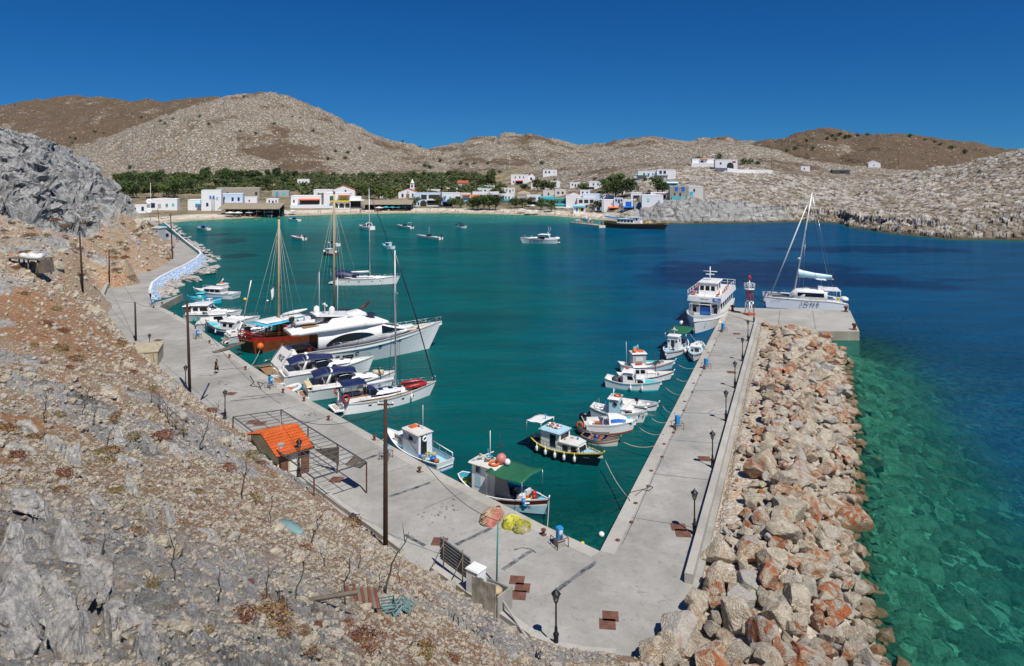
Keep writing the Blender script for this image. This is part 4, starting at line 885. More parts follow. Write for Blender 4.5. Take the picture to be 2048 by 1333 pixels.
m_ = MB(); m_.box((L*.42,0,1.7),(.12,2.6,1.5),'paleblue'); m_.box((L*.24,.6,1.35),(1.4,1.2,.5),'teal'); m_.build('bow_ramp', rt)
m_ = MB(); m_.box((L*.22,-1.9,1.7),(1.,.7,.9),'grey'); m_.box((L*.27,1.9,1.5),(1.,.5,.6),'white'); m_.build('deck_locker', rt)
fenders(rt, [(L*.30,3.0,1.0)], 'white', .8, .34); ball(rt, (L*.34,-2.9,.7), .42, 'white', 'fender')
# --- generic caique
def caique(label, stern, bow, B, hs=1.0, hm=.62, hb=1.15, side='white', cap='white', stripe=None, stripe2=None, boot='antifoul', tw=.18, cab=None, deckm='paleblue', inner='white', foredeck=.24, over=.08, sternrake=.02, bulwark=.42, foul='antifoul', group=G1, name='fishing_boat', cat='fishing boat', foredeckm=None, mastspec=None, engine=True, sh=.15):
    rt, L = boat(name, label, cat, stern, bow, over, group)
    h = Hull(L, B, hs, hm, hb, tw, .45, over, .45, 2.1, .10, sternrake); h.build(rt, cap, stripe, side, boot, foul, sh, stripe2, .13, bulwark, deckm, inner)
    if foredeck:
        mb = MB(); n = 5
        for i in range(n):
            a, b = 1-foredeck+foredeck*i/n, 1-foredeck+foredeck*(i+1)/n
            mb.add([h.pt(a, h.z(a), 1, -.05)-Vector((0,0,.06)), h.pt(b, h.z(b), 1, -.01)-Vector((0,0,.06)), h.pt(b, h.z(b), -1, -.01)-Vector((0,0,.06)), h.pt(a, h.z(a), -1, -.05)-Vector((0,0,.06))], [(0,1,2,3)], foredeckm or deckm)
        a = 1-foredeck; p, q = h.pt(a, h.z(a), 1, -.06), h.pt(a, h.z(a), -1, -.06); d = Vector((0,0,.4)); mb.add([p-d*.15, q-d*.15, q-d, p-d], [(0,1,2,3)], inner); mb.build('foredeck', rt)
    mb = MB(); mb.tube([h.pt(1, h.z(1)-.1)+Vector((0,-.03,0)), h.pt(1, h.z(1)+.28)+Vector((.05,-.03,0))], [.07,.05], cap, 5); mb.build('stem_post', rt)
    if engine:
        mb = MB(); mb.box((-L*.12,0,hm-.2),(L*.16,B*.36,.42),'white',0,.92); mb.build('engine_box', rt)
    if mastspec: mast(rt, mastspec[0]*L, .3, mastspec[1], .05, mastspec[2] if len(mastspec) > 2 else 'greywood')
    return rt, L, h
def clutter(root, n, x0, x1, w, z, cols, seed, name='fishing_gear', s=.2):
    rg = random.Random(seed); mb = MB()
    for i in range(n):
        c = (rg.uniform(x0,x1), rg.uniform(-w/2,w/2), z+rg.uniform(0,.25)); q = rg.random(); m = rg.choice(cols)
        if q < .45: mb.sphere(c, (rg.uniform(.6,1.4)*s, rg.uniform(.6,1.4)*s, rg.uniform(.5,.9)*s), m, 7, 5)
        elif q < .75: mb.box(c, (rg.uniform(.8,2)*s, rg.uniform(.8,1.6)*s, rg.uniform(.6,1.3)*s), m, rg.uniform(0,3))
        else: mb.torus(c, s*rg.uniform(.8,1.3), s*.25, m, 9, 5)
    return mb.build(name, root)
# green-awning caique by the ferry
rt, L, h = caique('white wheelhouse fishing boat under a dark green awning below the ferry', (1368,690), (1330,723), 3.0, 1.0, .75, 1.25, 'white', 'white', None, 'navy', 'antifoul', foredeck=.2)
simple_wheelhouse(rt, h, -.3, 1.5, 1.5, 1.75, wins=[('f',.5,.42,.5,1.45,'shade','door'),('l',.5,.7,.6,.4),('r',.5,.7,.6,.4)]); roundwin(rt, (1.52,.5,1.9), 'x', .16); roundwin(rt, (1.52,-.52,1.9), 'x', .13)
canopy(rt, -L*.48, .1, 3.1, 2.75, 'green', .7, .15, .1); m_ = MB(); m_.tube([(.7,0,2.6),(.7,0,3.7)], .04, 'white', 5); m_.tube([(.7,-.5,3.3),(.7,.5,3.3)], .04, 'white', 5); m_.box((.7,0,3.4),(.3,.3,.12),'white'); m_.build('mast', rt)
clutter(rt, 14, -L*.4, -.5, 1.6, .55, ['purple','purple','netyellow','net','white'], 5); fenders(rt, [(.8,1.55,.55),(-.8,1.6,.55)], 'white', .6, .2); clutter(rt, 6, L*.1, L*.3, 1.2, .85, ['white','white','blue'], 9)
rt, L, h = caique('small white cuddy boat tucked between green-awning boat and pier', (1399,696), (1386,727), 2.4, .95, .75, 1.15, 'white', 'white', None, 'navy', foredeck=.3)
simple_wheelhouse(rt, h, .2, 1.8, 1.35, .75, wins=[('f',.35,.45,.6,.8,'shade','door'),('f',.8,.5,.35,.4)]); m_ = MB(); m_.box((.9,.1,1.65),(.5,.2,.12),'red'); m_.build('hatch', rt)
# grey-cabin boat with orange buoys
rt, L, h = caique('grey-green wheelhouse fishing boat with orange buoys on its cabin roof', (1240,742), (1350,739), 2.6, 1.05, .72, 1.15, 'paleblue', 'white', None, 'brick', 'redfoul', .55, deckm='offwhite', over=.08, foredeck=.3)
c = simple_wheelhouse(rt, h, -L*.28, -L*.02, 1.5, 1.55, m='greyplaster', roofm='offwhite', wins=[('l',.5,.68,.9,.5),('r',.5,.66,1.0,.5,'tarp'),('f',.5,.66,.9,.5),('f',.2,.35,.4,1.0,'teak','door')])
ball(rt, (-L*.2,.2,2.6), .3, 'orange'); ball(rt, (-L*.23,-.3,2.58), .28, 'orange'); buoy_ring(rt, (-L*.1,0,2.5), 'z', .33, 'orange', 'orange'); m_ = MB(); m_.tube([(-L*.13,.1,2.3),(-L*.15,.1,3.3)], .03, 'white', 4); m_.quad((-L*.14,.1,2.9),(-L*.24,.1,2.8),(-L*.24,.12,3.05),(-L*.145,.12,3.2),'skyblue'); m_.build('flag', rt)
m_ = MB(); m_.tube([(-L*.35,.5,.6),(-L*.36,.5,3.6)], .025, 'white', 4); m_.build('whip_aerial', rt); clutter(rt, 9, L*.15, L*.36, 1.0, .85, ['cable','darkgrey','net','greywood'], 12); m_ = MB(); m_.box((L*.12,.7,.95),(L*.3,.25,.12),'turq'); m_.build('side_bench', rt)
# white cabin boat with red trim and dark mast
rt, L, h = caique('white fishing boat with dark mast and red-brown trim along its foredeck', (1237,763), (1347,761), 2.5, .95, .7, 1.1, 'white', 'white', 'maroon', None, 'navy', .5, deckm='offwhite', mastspec=(.22,3.4,'pole'), foredeck=.22)
c = simple_wheelhouse(rt, h, -L*.22, .05*L, 1.3, 1.15, rake=.25, wins=[('f',.27,.62,.45,.5),('f',.73,.62,.45,.5),('r',.3,.62,.6,.45),('r',.72,.62,.5,.45),('l',.5,.62,.8,.45)])
buoy_ring(rt, (-L*.1,0,2.1), 'z', .36, 'brick', 'brick'); ball(rt, (-L*.33,.1,1.15), .22, 'orange'); clutter(rt, 6, -L*.42, -L*.3, 1.2, .6, ['rust','net','white'], 4); cabin(rt, L*.05, L*.2, 1.1, .4, 1.1, name='forward_cabin', over=.03)
# white motor cabin boat with pale blue bands
rt, L, h = caique('white cabin boat with pale blue hull bands and turquoise foredeck', (1214,772), (1324,783), 2.5, 1.15, .85, 1.2, 'white', 'white', 'turq', 'paleblue', 'turq', .7, deckm='white', foredeckm='turq', foredeck=.3, engine=False, foul='turq')
c = simple_wheelhouse(rt, h, -L*.16, L*.10, 1.55, 1.15, rake=.45, wins=[('f',.28,.6,.5,.5),('f',.74,.6,.5,.5),('r',.35,.6,.75,.45),('l',.35,.6,.75,.45),('b',.5,.4,.7,1.0,'shade','door')])
c = cabin(rt, L*.1, L*.27, 1.6, .6, 1.35, rake=.3, w1=1.1, over=.02, wins=[('r',.25,.55,.38,.35),('r',.65,.55,.38,.35),('l',.3,.55,.4,.35)], name='forward_cabin'); fenders(rt, [(0,-1.3,.4),(L*.22,-1.15,.4)], 'white', .6, .13)
ball(rt, (-L*.1,.4,2.25), .2, 'brick'); m_ = MB(); m_.sphere((-L*.32,0,.85), (.55,.6,.45), 'rubber'); m_.build('covered_engine', rt)
# open skiff
rt, L, h = caique('open white skiff with bench seats and a navy hull line', (1243,812), (1317,822), 2.1, .62, .52, .85, 'white', 'white', 'white', 'navy', 'white', .78, deckm='offwhite', foredeck=.12, engine=False, name='skiff', cat='boat', over=.07)
m_ = MB(); [seat_bench(m_, q*L, 1.8, .42, 'white') for q in (-.3, 0, .25)]; m_.build('bench_seat', rt); outboard(rt, -L*.02, .1, .55, 'black', .6)
# white boat with flybridge-like round cabin
rt, L, h = caique('white fishing boat with round-window cabin and lifebuoy on its roof', (1186,831), (1295,846), 2.6, 1.15, .85, 1.2, 'white', 'white', None, 'oldwhite', 'white', .6, deckm='offwhite', foredeck=.3, engine=False)
c = simple_wheelhouse(rt, h, -L*.14, L*.1, 1.6, 1.35, rake=.3, m='paleblue', wins=[('l',.55,.6,.6,.5),('f',.3,.65,.5,.4),('f',.72,.65,.5,.4)]); roundwin(rt, (-.1,-.82,1.75), 'y', .22); buoy_ring(rt, (.0,0,2.42), 'z', .34, 'brick', 'brick')
cabin(rt, L*.1, L*.3, 1.5, .6, 1.25, w1=1.0, over=.02, name='forward_cabin', wins=[('r',.3,.5,.7,.3),('l',.4,.5,.6,.3)]); m_ = MB(); m_.tube([(-.4,0,2.3),(-.45,0,3.1)], .035, 'white', 5); m_.tube([(-.4,-.4,2.8),(-.4,.4,2.9)], .03, 'white', 5); m_.build('mast', rt); clutter(rt, 7, -L*.4, -L*.2, 1.5, .8, ['white','white','tarp','blue'], 33)
m_ = MB(); m_.tube([(-L*.42,-.9,.9),(-L*.42,-.9,1.6),(-L*.42,.9,1.6),(-L*.42,.9,.9)], .03, 'steel', 5); m_.tube([(-L*.2,-.9,.9),(-L*.2,-.9,1.9),(-L*.2,.9,1.9),(-L*.2,.9,.9)], .03, 'blue', 5); m_.build('tube_frame', rt)
# speedboat, red bottom
rt, L, h = caique('white cuddy speedboat with red bottom and tinted blue windscreen', (1172,862), (1272,862), 2.4, .95, .95, 1.1, 'white', 'white', None, None, 'red', .85, deckm='white', foredeck=.46, foredeckm='white', engine=False, name='speedboat', cat='speedboat', foul='redfoul', bulwark=.5)
mb = MB(); secs = [(-.1,.95,.75,.9,1.55),(.8,.9,.62,.95,1.6),(2.3,.5,.2,1.05,1.15)]; shell(mb, secs, 'gelcoat'); side_band(mb, secs, .05, 1.6, .25, .75, 'blue', .015); c = mb.build('cuddy_cabin', rt)
mb = MB(); mb.add([(-.15,-.7,1.55),(-.15,.7,1.55),(-.55,.6,2.1),(-.55,-.6,2.1)], [(0,1,2,3)], 'glass'); mb.build('windscreen', rt); mb = MB(); mb.box((1.75,0,1.33),(.7,.5,.02),'turq',0,.6); mb.build('hatch', rt); outboard(rt, -L/2, 0, .8, 'darknavy', 1.1)
mb = MB(); mb.box((-1.2,.4,.75),(.5,.5,.5),'white'); mb.box((-1.2,-.4,.75),(.5,.5,.5),'brick'); mb.box((-2.3,0,.8),(.5,1.6,.4),'offwhite'); mb.build('seat', rt)
rt, L = boat('inflatable_dinghy', 'dark grey inflatable dinghy lying alongside the red-bottomed speedboat', 'dinghy', (1205,872), (1168,866), .0); mb = MB(); dinghy_mb(mb, 3.0, 1.6, .32, 'rubber', 'darkgrey', (0,0,.3)); mb.build('tube', rt); buoy_ring(rt, (1.3,.2,.75), 'y', .3, 'orange', 'orange')
rt, L, h = caique('small weathered rowing boat with brown foredeck beside the navy cabin boat', (1166,880), (1240,893), 1.8, .6, .5, .8, 'offwhite', 'teak', 'white', 'brick', 'offwhite', .5, deckm='blue', foredeckm='greywood', foredeck=.34, engine=False, inner='darknavy', name='rowing_boat', cat='rowing boat')
m_ = MB(); [seat_bench(m_, q*L, 1.45, .4, 'teak') for q in (-.28, 0)]; m_.build('bench_seat', rt); clutter(rt, 8, -L*.35, L*.1, 1., .3, ['orange','brick','greywood','blue'], 3, s=.15); m_ = MB(); m_.tube([(-.8,.1,.5),(-2.0,.4,2.1)], .03, 'white', 5); m_.build('oar', rt)
# navy cabin boat
rt, L, h = caique('navy and yellow-striped cabin boat with white fenders and stern sunshade', (1068,894), (1206,936), 2.7, 1.15, .85, 1.25, 'darknavy', 'yellow', 'darknavy', 'darknavy', 'darknavy', .35, deckm='paleblue', foredeckm='paleblue', foredeck=.24, engine=False, group=None, foul='darknavy')
c = cabin(rt, -L*.30, L*.0, 1.75, .55, 2.25, 'white', 'paleblue', .14, 0, [('r',.35,.55,.6,1.1,'darknavy','window'),('l',.35,.55,.6,1.1,'darknavy','window'),('f',.5,.75,1.3,.45),('b',.5,.45,.6,1.3,'shade','door')])
c = cabin(rt, 0, L*.30, 1.75, .55, 1.55, 'white', 'offwhite', .06, .25, [('r',.25,.55,.55,.5,'darknavy'),('r',.7,.55,.55,.5,'darknavy'),('l',.25,.55,.55,.5),('l',.7,.55,.55,.5),('f',.5,.55,1.1,.55)], name='forward_cabin', w1=1.35)
buoy_ring(rt, (-L*.22,.1,2.5), 'z', .36, 'brick', 'white'); buoy_ring(rt, (-L*.12,-.05,2.5), 'z', .36, 'brick', 'white'); canopy(rt, -L*.52, -L*.27, 2.1, 2.75, 'white', 1.0, .03, .02, 'sunshade', tilt=.12)
m_ = MB(); m_.tube([(-L*.31,0,.8),(-L*.31,0,3.4)], .05, 'blue', 6); m_.build('mast', rt); rails(rt, deckline(h, .2, .82, 9, -1, -.12), .5, 'darknavy', 1, .02); rails(rt, deckline(h, .2, .82, 9, 1, -.12), .5, 'darknavy', 1, .02); rails(rt, [h.pt(t, h.z(t), s, -.1) for s, t in ((1,.82),(1,.92),(1,.98),(-1,.98),(-1,.92),(-1,.82))], .6, 'darknavy', 1, .022)
fenders(rt, [h.pt(t, .5, -1, .12) for t in (.17,.33,.48,.61,.74)], 'white', .55, .13); hull_text(rt, h, '- ·- -– -', .86, .74, -1, .2, 'offwhite'); clutter(rt, 8, L*.02, L*.2, 1.2, 1.6, ['net','tarp','blue','rope'], 41, s=.13); clutter(rt, 6, -L*.44, -L*.33, 1.3, .7, ['turq','darkgrey','darknavy'], 17)
# ============================================================ boats along the left quay
# green awning working caique
rt, L, h = caique('wooden fishing caique with green awning, maroon stripe and heaped gear', (923,977), (1097,1034), 2.9, 1.25, .85, 1.35, 'paleblue', 'white', 'maroon', 'white', 'navy', .2, deckm='tan', foredeckm='skyblue', foredeck=.10, group=None, over=.03, engine=False, inner='skyblue', sh=.32)
c = cabin(rt, -L*.30, -L*.02, 1.45, .55, 2.75, 'white', 'offwhite', .22, 0, [('r',.72,.55,.55,1.6,'paleblue','door'),('r',.72,.80,.45,.45),('f',.3,.75,.5,.5),('l',.5,.7,.7,.5),('r',.25,.5,.02,1.7,'grey','seam')])
canopy(rt, -L*.06, L*.36, 3.0, 2.75, 'green', .8, .2, .12, tilt=-.05); mb = MB(); mb.add([(-L*.01,-.95,.9),(L*.2,-1.0,.85),(L*.14,-1.05,2.6),(L*.02,-1.0,2.6)], [(0,1,2,3)], 'grey'); mb.build('side_curtain', rt)
clutter(rt, 26, L*.12, L*.38, 1.7, .75, ['white','blue','red','yellow','skyblue','darkgrey','black','tarp','orange','turq'], 21, s=.26); clutter(rt, 12, L*.0, L*.16, 1.6, .65, ['pinkred','navy','netyellow','blue','red'], 22, s=.24); clutter(rt, 8, -L*.44, -L*.32, .8, .8, ['netyellow','yellow','skyblue'], 23, s=.22)
mb = MB(); mb.box((L*.27,-.55,1.0),(.5,.5,.7),'white'); mb.box((L*.22,.5,1.15),(.9,.6,.35),'tarp'); mb.build('white_crate', rt); ball(rt, (L*.36,.15,1.35), .2, 'red', 'red_float'); ball(rt, (L*.38,-.1,1.2), .18, 'red', 'red_float'); ball(rt, (-L*.02,.15,3.25), .42, 'pinkbuoy', 'pink_float'); ball(rt, (L*.04,.3,3.05), .25, 'white', 'white_float')
buoy_ring(rt, (-L*.06,-.35,3.0), 'z', .36, 'orange', 'orange'); mb = MB(); mb.tube([(-L*.14,0,2.8),(-L*.14,0,5.3)], .03, 'white', 5); mb.add([(-L*.14,0,3.9),(-L*.17,.05,3.4),(-L*.19,.1,3.75)], [(0,1,2)], 'skyblue'); mb.build('flag', rt); clutter(rt, 7, -L*.28, -L*.12, 1.1, 2.9, ['rope','greywood','skyblue','tan'], 24, s=.2)
mb = MB(); mb.tube([(-L*.03,.1,2.9),(-L*.03,.1,5.2)], .028, 'cable', 5); mb.tube([(-L*.03,-.5,4.3),(-L*.03,.65,4.35)], .02, 'cable', 4); mb.tube([(-L*.03-.5,.1,4.3),(-L*.03+.5,.1,4.35)], .02, 'cable', 4); mb.build('aerial', rt); mb = MB(); mb.tube([(-L*.3,-.7,2.9),(-L*.12,.3,3.6)], .04, 'white', 5); mb.build('boathook', rt)
fenders(rt, [], 'white'); ball(rt, h.pt(.22, .6, -1, .25), .26, 'white', 'fender'); ball(rt, h.pt(.55, .55, -1, .25), .26, 'white', 'fender'); hull_text(rt, h, '- NMI-', .84, .66, -1, .28, 'darknavy')
# white blue caique, bow up left
rt, L, h = caique('white caique with blue waterline and tall white wheelhouse by the quay', (889,944), (772,884), 2.6, .95, .8, 1.35, 'white', 'white', 'white', 'white', 'blue', .72, deckm='paleblue', foredeckm='white', foredeck=.30, group=None, over=.05, engine=False, inner='paleblue', foul='navy')
c = cabin(rt, -L*.18, L*.10, 1.5, .5, 2.5, 'wallwhite', 'offwhite', .1, 0, [('b',.62,.48,.65,1.85,'black','door'),('l',.5,.75,.6,.4),('f',.5,.7,.8,.4)]); buoy_ring(c, (-L*.18-.06,.1,2.1), 'x', .2, 'white', 'white'); mb = MB(); mb.box((L*.03,0,2.7),(.6,.7,.1),'orange'); mb.build('roof_hatch', c); mb = MB(); mb.tube([(-L*.02,-.3,2.6),(-L*.02,-.3,3.2)], .05, 'rust', 5); mb.tube([(-L*.09,-.3,2.6),(-L*.09,-.3,4.8)], .025, 'white', 4); mb.build('aerial', rt)
cabin(rt, L*.10, L*.28, 1.3, .7, 1.6, 'white', 'white', .03, .05, [('l',.4,.55,.5,.5,'tan'),('r',.4,.5,.5,.4),('b',.5,.5,.8,.5,'tan')], name='forward_cabin'); clutter(rt, 11, -L*.42, -L*.2, 1.6, .55, ['netyellow','tan','brick','blue','white','netgreen'], 51, s=.22); mb = MB(); mb.lathe([(.28,0),(.3,.12)], 'blue', (-L*.38,.45,.95), 10); mb.build('blue_tub', rt)
mb = MB(); [mb.tube([h.pt(.02+i*.12, h.z(.1), -1, -.05)+Vector((0,0,.0)), h.pt(.02+i*.12, h.z(.1), -1, -.05)+Vector((0,0,.5))], .03, 'white', 4) for i in range(4)]; mb.tube([h.pt(.02, h.z(.1), -1, -.05)+Vector((0,0,.5)), h.pt(.38, h.z(.1), -1, -.05)+Vector((0,0,.5))], .05, 'white', 4); mb.build('side_rail', rt)
# near sailing yacht
def sloop(label, stern, bow, B, mx, mh, over=.06, rake=.25, bim='navy', dodger=True, teak=True, cover='tarp', dinghy=None, fz=1.15):
    rt, L = boat('sailing_yacht', label, 'sailing yacht', stern, bow, over)
    h = Hull(L, B, fz, fz-.05, fz+.35, .74, .9, over, .40, 2.0, .12, -.05, .9); h.build(rt, 'white', 'white', 'gelcoat', 'white', 'navy', .10, 'navy', .05, .10, 'teak' if teak else 'offwhite', 'white', 20, .06)
    z = fz+.0; secs = [(-L*.16,B*.30,B*.25,z-.05,z+.42),(L*.02,B*.31,B*.26,z-.05,z+.45),(L*.20,B*.22,B*.17,z,z+.40),(L*.34,B*.08,B*.04,z+.05,z+.18)]
    mb = MB(); shell(mb, secs, 'gelcoat', False, .1); c = mb.build('coachroof', rt); g = MB(); side_band(g, secs, -L*.12, L*.16, .3, .72, 'glass', .015, 8, lambda t: (.32,.72-.2*t)); g.build('window', c)
    for q in (-.02,.08,.17,.27): mb = MB(); mb.box((q*L,0,z+.47-(.12 if q > .2 else 0)),(.55,.55,.05),'glass' if q != .08 else 'darknavy',0,.95); mb.build('hatch', c)
    mb = MB(); mb.box((-L*.28,0,z-.02),(L*.22,B*.34,.06),'teak'); 
    for s in (1,-1): mb.box((-L*.28,s*B*.27,z+.18),(L*.24,B*.16,.34),'gelcoat'); mb.box((-L*.28,s*B*.24,z+.37),(L*.22,B*.1,.04),'teak')
    mb.build('cockpit', rt)
    mb = MB(); mb.tube([(-L*.30,0,z),(-L*.30,0,z+.8)], .08, 'white', 6); mb.torus((-L*.32,0,z+.85), .45, .025, 'steel', 16, 4, 'x'); mb.build('steering_wheel', rt)
    mb = MB(); mb.prism([(-L*.5-.1,-B*.30),(-L*.5+.95,-B*.34),(-L*.5+.95,B*.34),(-L*.5-.1,B*.30)], .38, .5, 'gelcoat'); 
    for i in range(3): mb.box((-L*.5+.25+i*.22, 0, .51+i*.0),(.10,B*.4,.02),'teak')
    mb.box((-L*.5+.9,B*.0,.75),(.12,B*.55,.5),'gelcoat'); mb.build('swim_platform', rt)
    zt = mh; mast(rt, mx*L, z, zt, .105, 'alu', (.42,.70), 0, rake, 1.0)
    mb = MB(); bx = -L*.26; mb.tube([(mx*L-.1,0,z+1.2),(bx,0,z+1.05)], .09, 'alu', 7); bm = mb.build('boom', rt); mb = MB(); mb.tube([(mx*L-.25,0,z+1.42),(mx*L*.3+bx*.7,0,z+1.30),(bx+.2,0,z+1.2)], [.20,.17,.1], cover, 8); mb.build('sail_cover', bm)
    tip = Vector((mx*L-rake,0,zt)); bowp = h.pt(1, h.z(1)); 
    st_ = [(tip, Vector((-L*.48,0,z)))]; ch = [(Vector((mx*L-rake*.7,0,z+(zt-z)*.7)), Vector((mx*L-.2,s*B*.47,z))) for s in (1,-1)]+[(tip, Vector((mx*L-rake*.6,s*1.0*.75,z+(zt-z)*.7))) for s in (1,-1)]+[(Vector((mx*L-rake*.7,s*.78,z+(zt-z)*.7)), Vector((mx*L-.1,s*B*.47,z))) for s in (1,-1)]
    stays(rt, st_+ch, .014, 'cable')
    mb = MB(); mb.tube([bowp+Vector((-.25,0,.1)), bowp.lerp(tip, .5), tip-Vector((0,0,.3))], [.045,.075,.045], 'darknavy' if not teak or True else 'white', 6); mb.build('furled_genoa', rt)
    if bim: canopy(rt, -L*.43, -L*.20, B*.72, z+1.75, bim, z, .05, .2, 'bimini')
    if dodger:
        mb = MB(); secs2 = [(-L*.17,B*.30,B*.24,z+.2,z+1.15),(-L*.11,B*.30,B*.22,z+.2,z+1.05),(-L*.06,B*.26,B*.16,z+.3,z+.5)]; shell(mb, secs2, bim or 'navy', True, .2); side_band(mb, secs2, -L*.15, -L*.09, .3, .8, 'glass', .015); mb.build('sprayhood', rt)
    for s in (1,-1): rails(rt, deckline(h, .14, .96, 10, s, -.08), .58, 'steel', 1, .012, 'guard_rail')
    rails(rt, [h.pt(t, h.z(t), s, -.05) for s, t in ((1,.96),(1,.995),(-1,.995),(-1,.96))], .62, 'steel', 1, .018, 'pulpit')
    for s in (1, -1):
        for t_ in (.25,.42,.62,.74): mb = MB(); p = h.pt(t_, fz*.62, s, .012); mb.box(p, (.34,.03,.12), 'glass', math.atan2(h.pt(t_+.02,.6,s).y-h.pt(t_-.02,.6,s).y, h.pt(t_+.02,.6,s).x-h.pt(t_-.02,.6,s).x)); mb.build('hull_window', rt)
    return rt, L, h
rt, L, h = sloop('white sailing yacht with navy bimini and red dinghy lying nearest the shed', (664,826), (872,764,1.4), 3.9, .135, 16.9, .07, .10)
buoy_ring(rt, (-L*.41,-1.55,1.75), 'y', .36, 'red', 'red'); mb = MB(); mb.torus((-L*.41,1.5,1.75), .3, .09, 'brick', 14, 6, 'y'); mb.build('horseshoe_buoy', rt)
mb = MB(); dinghy_mb(mb, 2.7, 1.5, .26, 'red', 'black', (L*.33,0,1.62), True); mb.build('upturned_dinghy', rt); fenders(rt, [h.pt(.72,.7,-1,.14)], 'white', .6, .14); mb = MB(); mb.sphere((-L*.40,.6,1.75), (.16,.16,.2), 'white'); mb.box((-L*.43,.3,1.6),(.25,.3,.9),'white'); mb.build('stern_instrument', rt)
# express cruisers
def cruiser(label, stern, bow, B, can='navy', fz=1.25, over=.06, arch=True, sunpad=None, win='glass', canopy_x=(-.22,.04), top=1.6, name='motor_cruiser', group=None, cat='motor boat', stripe=None, rail=True, side='gelcoat'):
    rt, L = boat(name, label, cat, stern, bow, over, group)
    h = Hull(L, B, fz*.92, fz, fz*1.35, .86, .5, over, .36, 2.3, .26, 0, L*.07); h.build(rt, 'white', stripe or 'white', side, 'white', 'navy', .10, 'grey', .05, .28, 'offwhite', 'white', 18, .16)
    secs = [(-L*.02,B*.38,B*.32,fz-.15,fz+.62),(L*.12,B*.36,B*.28,fz-.1,fz+.62),(L*.28,B*.24,B*.16,fz,fz+.50),(L*.42,B*.08,B*.03,fz+.15,fz+.34)]
    mb = MB(); shell(mb, secs, 'gelcoat', True, .2); c = mb.build('foredeck_cabin', rt); g = MB(); side_band(g, secs, L*.02, L*.27, .35, .75, win, .02, 8, lambda t: (.38+.1*t,.72-.15*t)); g.build('window', c)
    for q in (.20,.30): mb = MB(); mb.box((q*L,0,fz+.60-(q-.2)*1.1),(.5,.5,.05),'glass',0,.9); mb.build('hatch', c)
    ws = [(-L*.10,B*.42,B*.34,fz+.1,fz+1.05),(-L*.01,B*.40,B*.30,fz+.15,fz+1.05),(L*.11,B*.30,B*.16,fz+.45,fz+.60)]
    mb = MB(); shell(mb, ws, win, True, .12); mb.build('windscreen', rt); mb = MB()
    for s in (1,-1): mb.tube([(-L*.10,s*B*.36,fz+1.06),(-L*.01,s*B*.31,fz+1.08),(L*.11,s*B*.16,fz+.62)], .035, 'white', 5); mb.box((-L*.24,s*B*.42,fz+.12),(L*.30,B*.10,.42),'gelcoat')
    mb.tube([(-L*.01,-B*.31,fz+1.08),(-L*.01,B*.31,fz+1.08)], .03, 'white', 5); mb.build('screen_frame', rt)
    mb = MB(); mb.box((-L*.34,0,fz+.0),(L*.10,B*.62,.36),'gelcoat'); mb.box((-L*.34,0,fz+.2),(L*.09,B*.56,.08),sunpad or 'offwhite'); mb.box((-L*.20,B*.18,fz-.02),(L*.08,B*.24,.4),'offwhite'); mb.box((-L*.10,-B*.14,fz+.2),(.5,.55,.9),'white'); mb.build('cockpit_seat', rt)
    mb = MB(); mb.prism([(-L*.5,-B*.36),(-L*.5+L*.08,-B*.40),(-L*.5+L*.08,B*.40),(-L*.5,B*.36)], .30, .46, 'gelcoat'); mb.box((-L*.46,0,.475),(L*.06,B*.62,.02),'teak'); mb.build('swim_platform', rt)
    if arch:
        mb = MB(); x = -L*.23
        mb.tube([(x-.15,-B*.42,fz+.2),(x+.35,-B*.38,fz+1.3),(x+.6,-B*.26,fz+top+.05),(x+.6,B*.26,fz+top+.05),(x+.35,B*.38,fz+1.3),(x-.15,B*.42,fz+.2)], [.16,.13,.12,.12,.13,.16], 'gelcoat', 7); mb.sphere((x+.6,0,fz+top+.32), (.27,.27,.18), 'white'); mb.build('radar_arch', rt)
    if can:
        a, b = canopy_x; canopy(rt, a*L, b*L+.5, B*.84, fz+top-.1, can, None, 0, .3, 'canvas_top', B*.62, -.3)
        canopy(rt, a*L-L*.15, a*L-.05, B*.80, fz+top-.5, can, None, 0, .28, 'aft_canvas', B*.84, .4)
    if rail: rails(rt, [h.pt(t, h.z(t), s, -.08) for s, t in [(1,.5),(1,.62),(1,.74),(1,.86),(1,.97),(-1,.97),(-1,.86),(-1,.74),(-1,.62),(-1,.5)]], .55, 'steel', 1, .018)
    return rt, L, h
rt, L, h = cruiser('white motor cruiser with navy canvas top moored next to the big yacht', (548,770), (748,722,1.2), 3.9, 'navy', 1.35)
rt, L, h = cruiser('white motor cruiser with navy canvas top and cream sunpad beside the sailing yacht', (598,798), (792,748,1.4), 3.9, 'navy', 1.35, sunpad='cream'); mb = MB(); mb.tube([(L*.30,-.0,1.95),(L*.40,-.6,1.95)], [.3,.3], 'cream', 9); mb.build('rolled_cushion', rt); mb = MB(); mb.box((-L*.37,0,1.55),(1.5,2.6,.14),'cream',0,.9); mb.build('cream_sunpad', rt)
rt, L = boat('inflatable_dinghy', 'grey inflatable tender with orange seat floating behind the navy-canvas cruisers', 'dinghy', (562,791), (597,778), 0); mb = MB(); dinghy_mb(mb, 2.9, 1.5, .24, 'tarp', 'grey', (0,0,.3)); mb.build('tube', rt); mb = MB(); mb.box((-.2,0,.48),(.6,.8,.16),'orange'); mb.build('seat', rt)
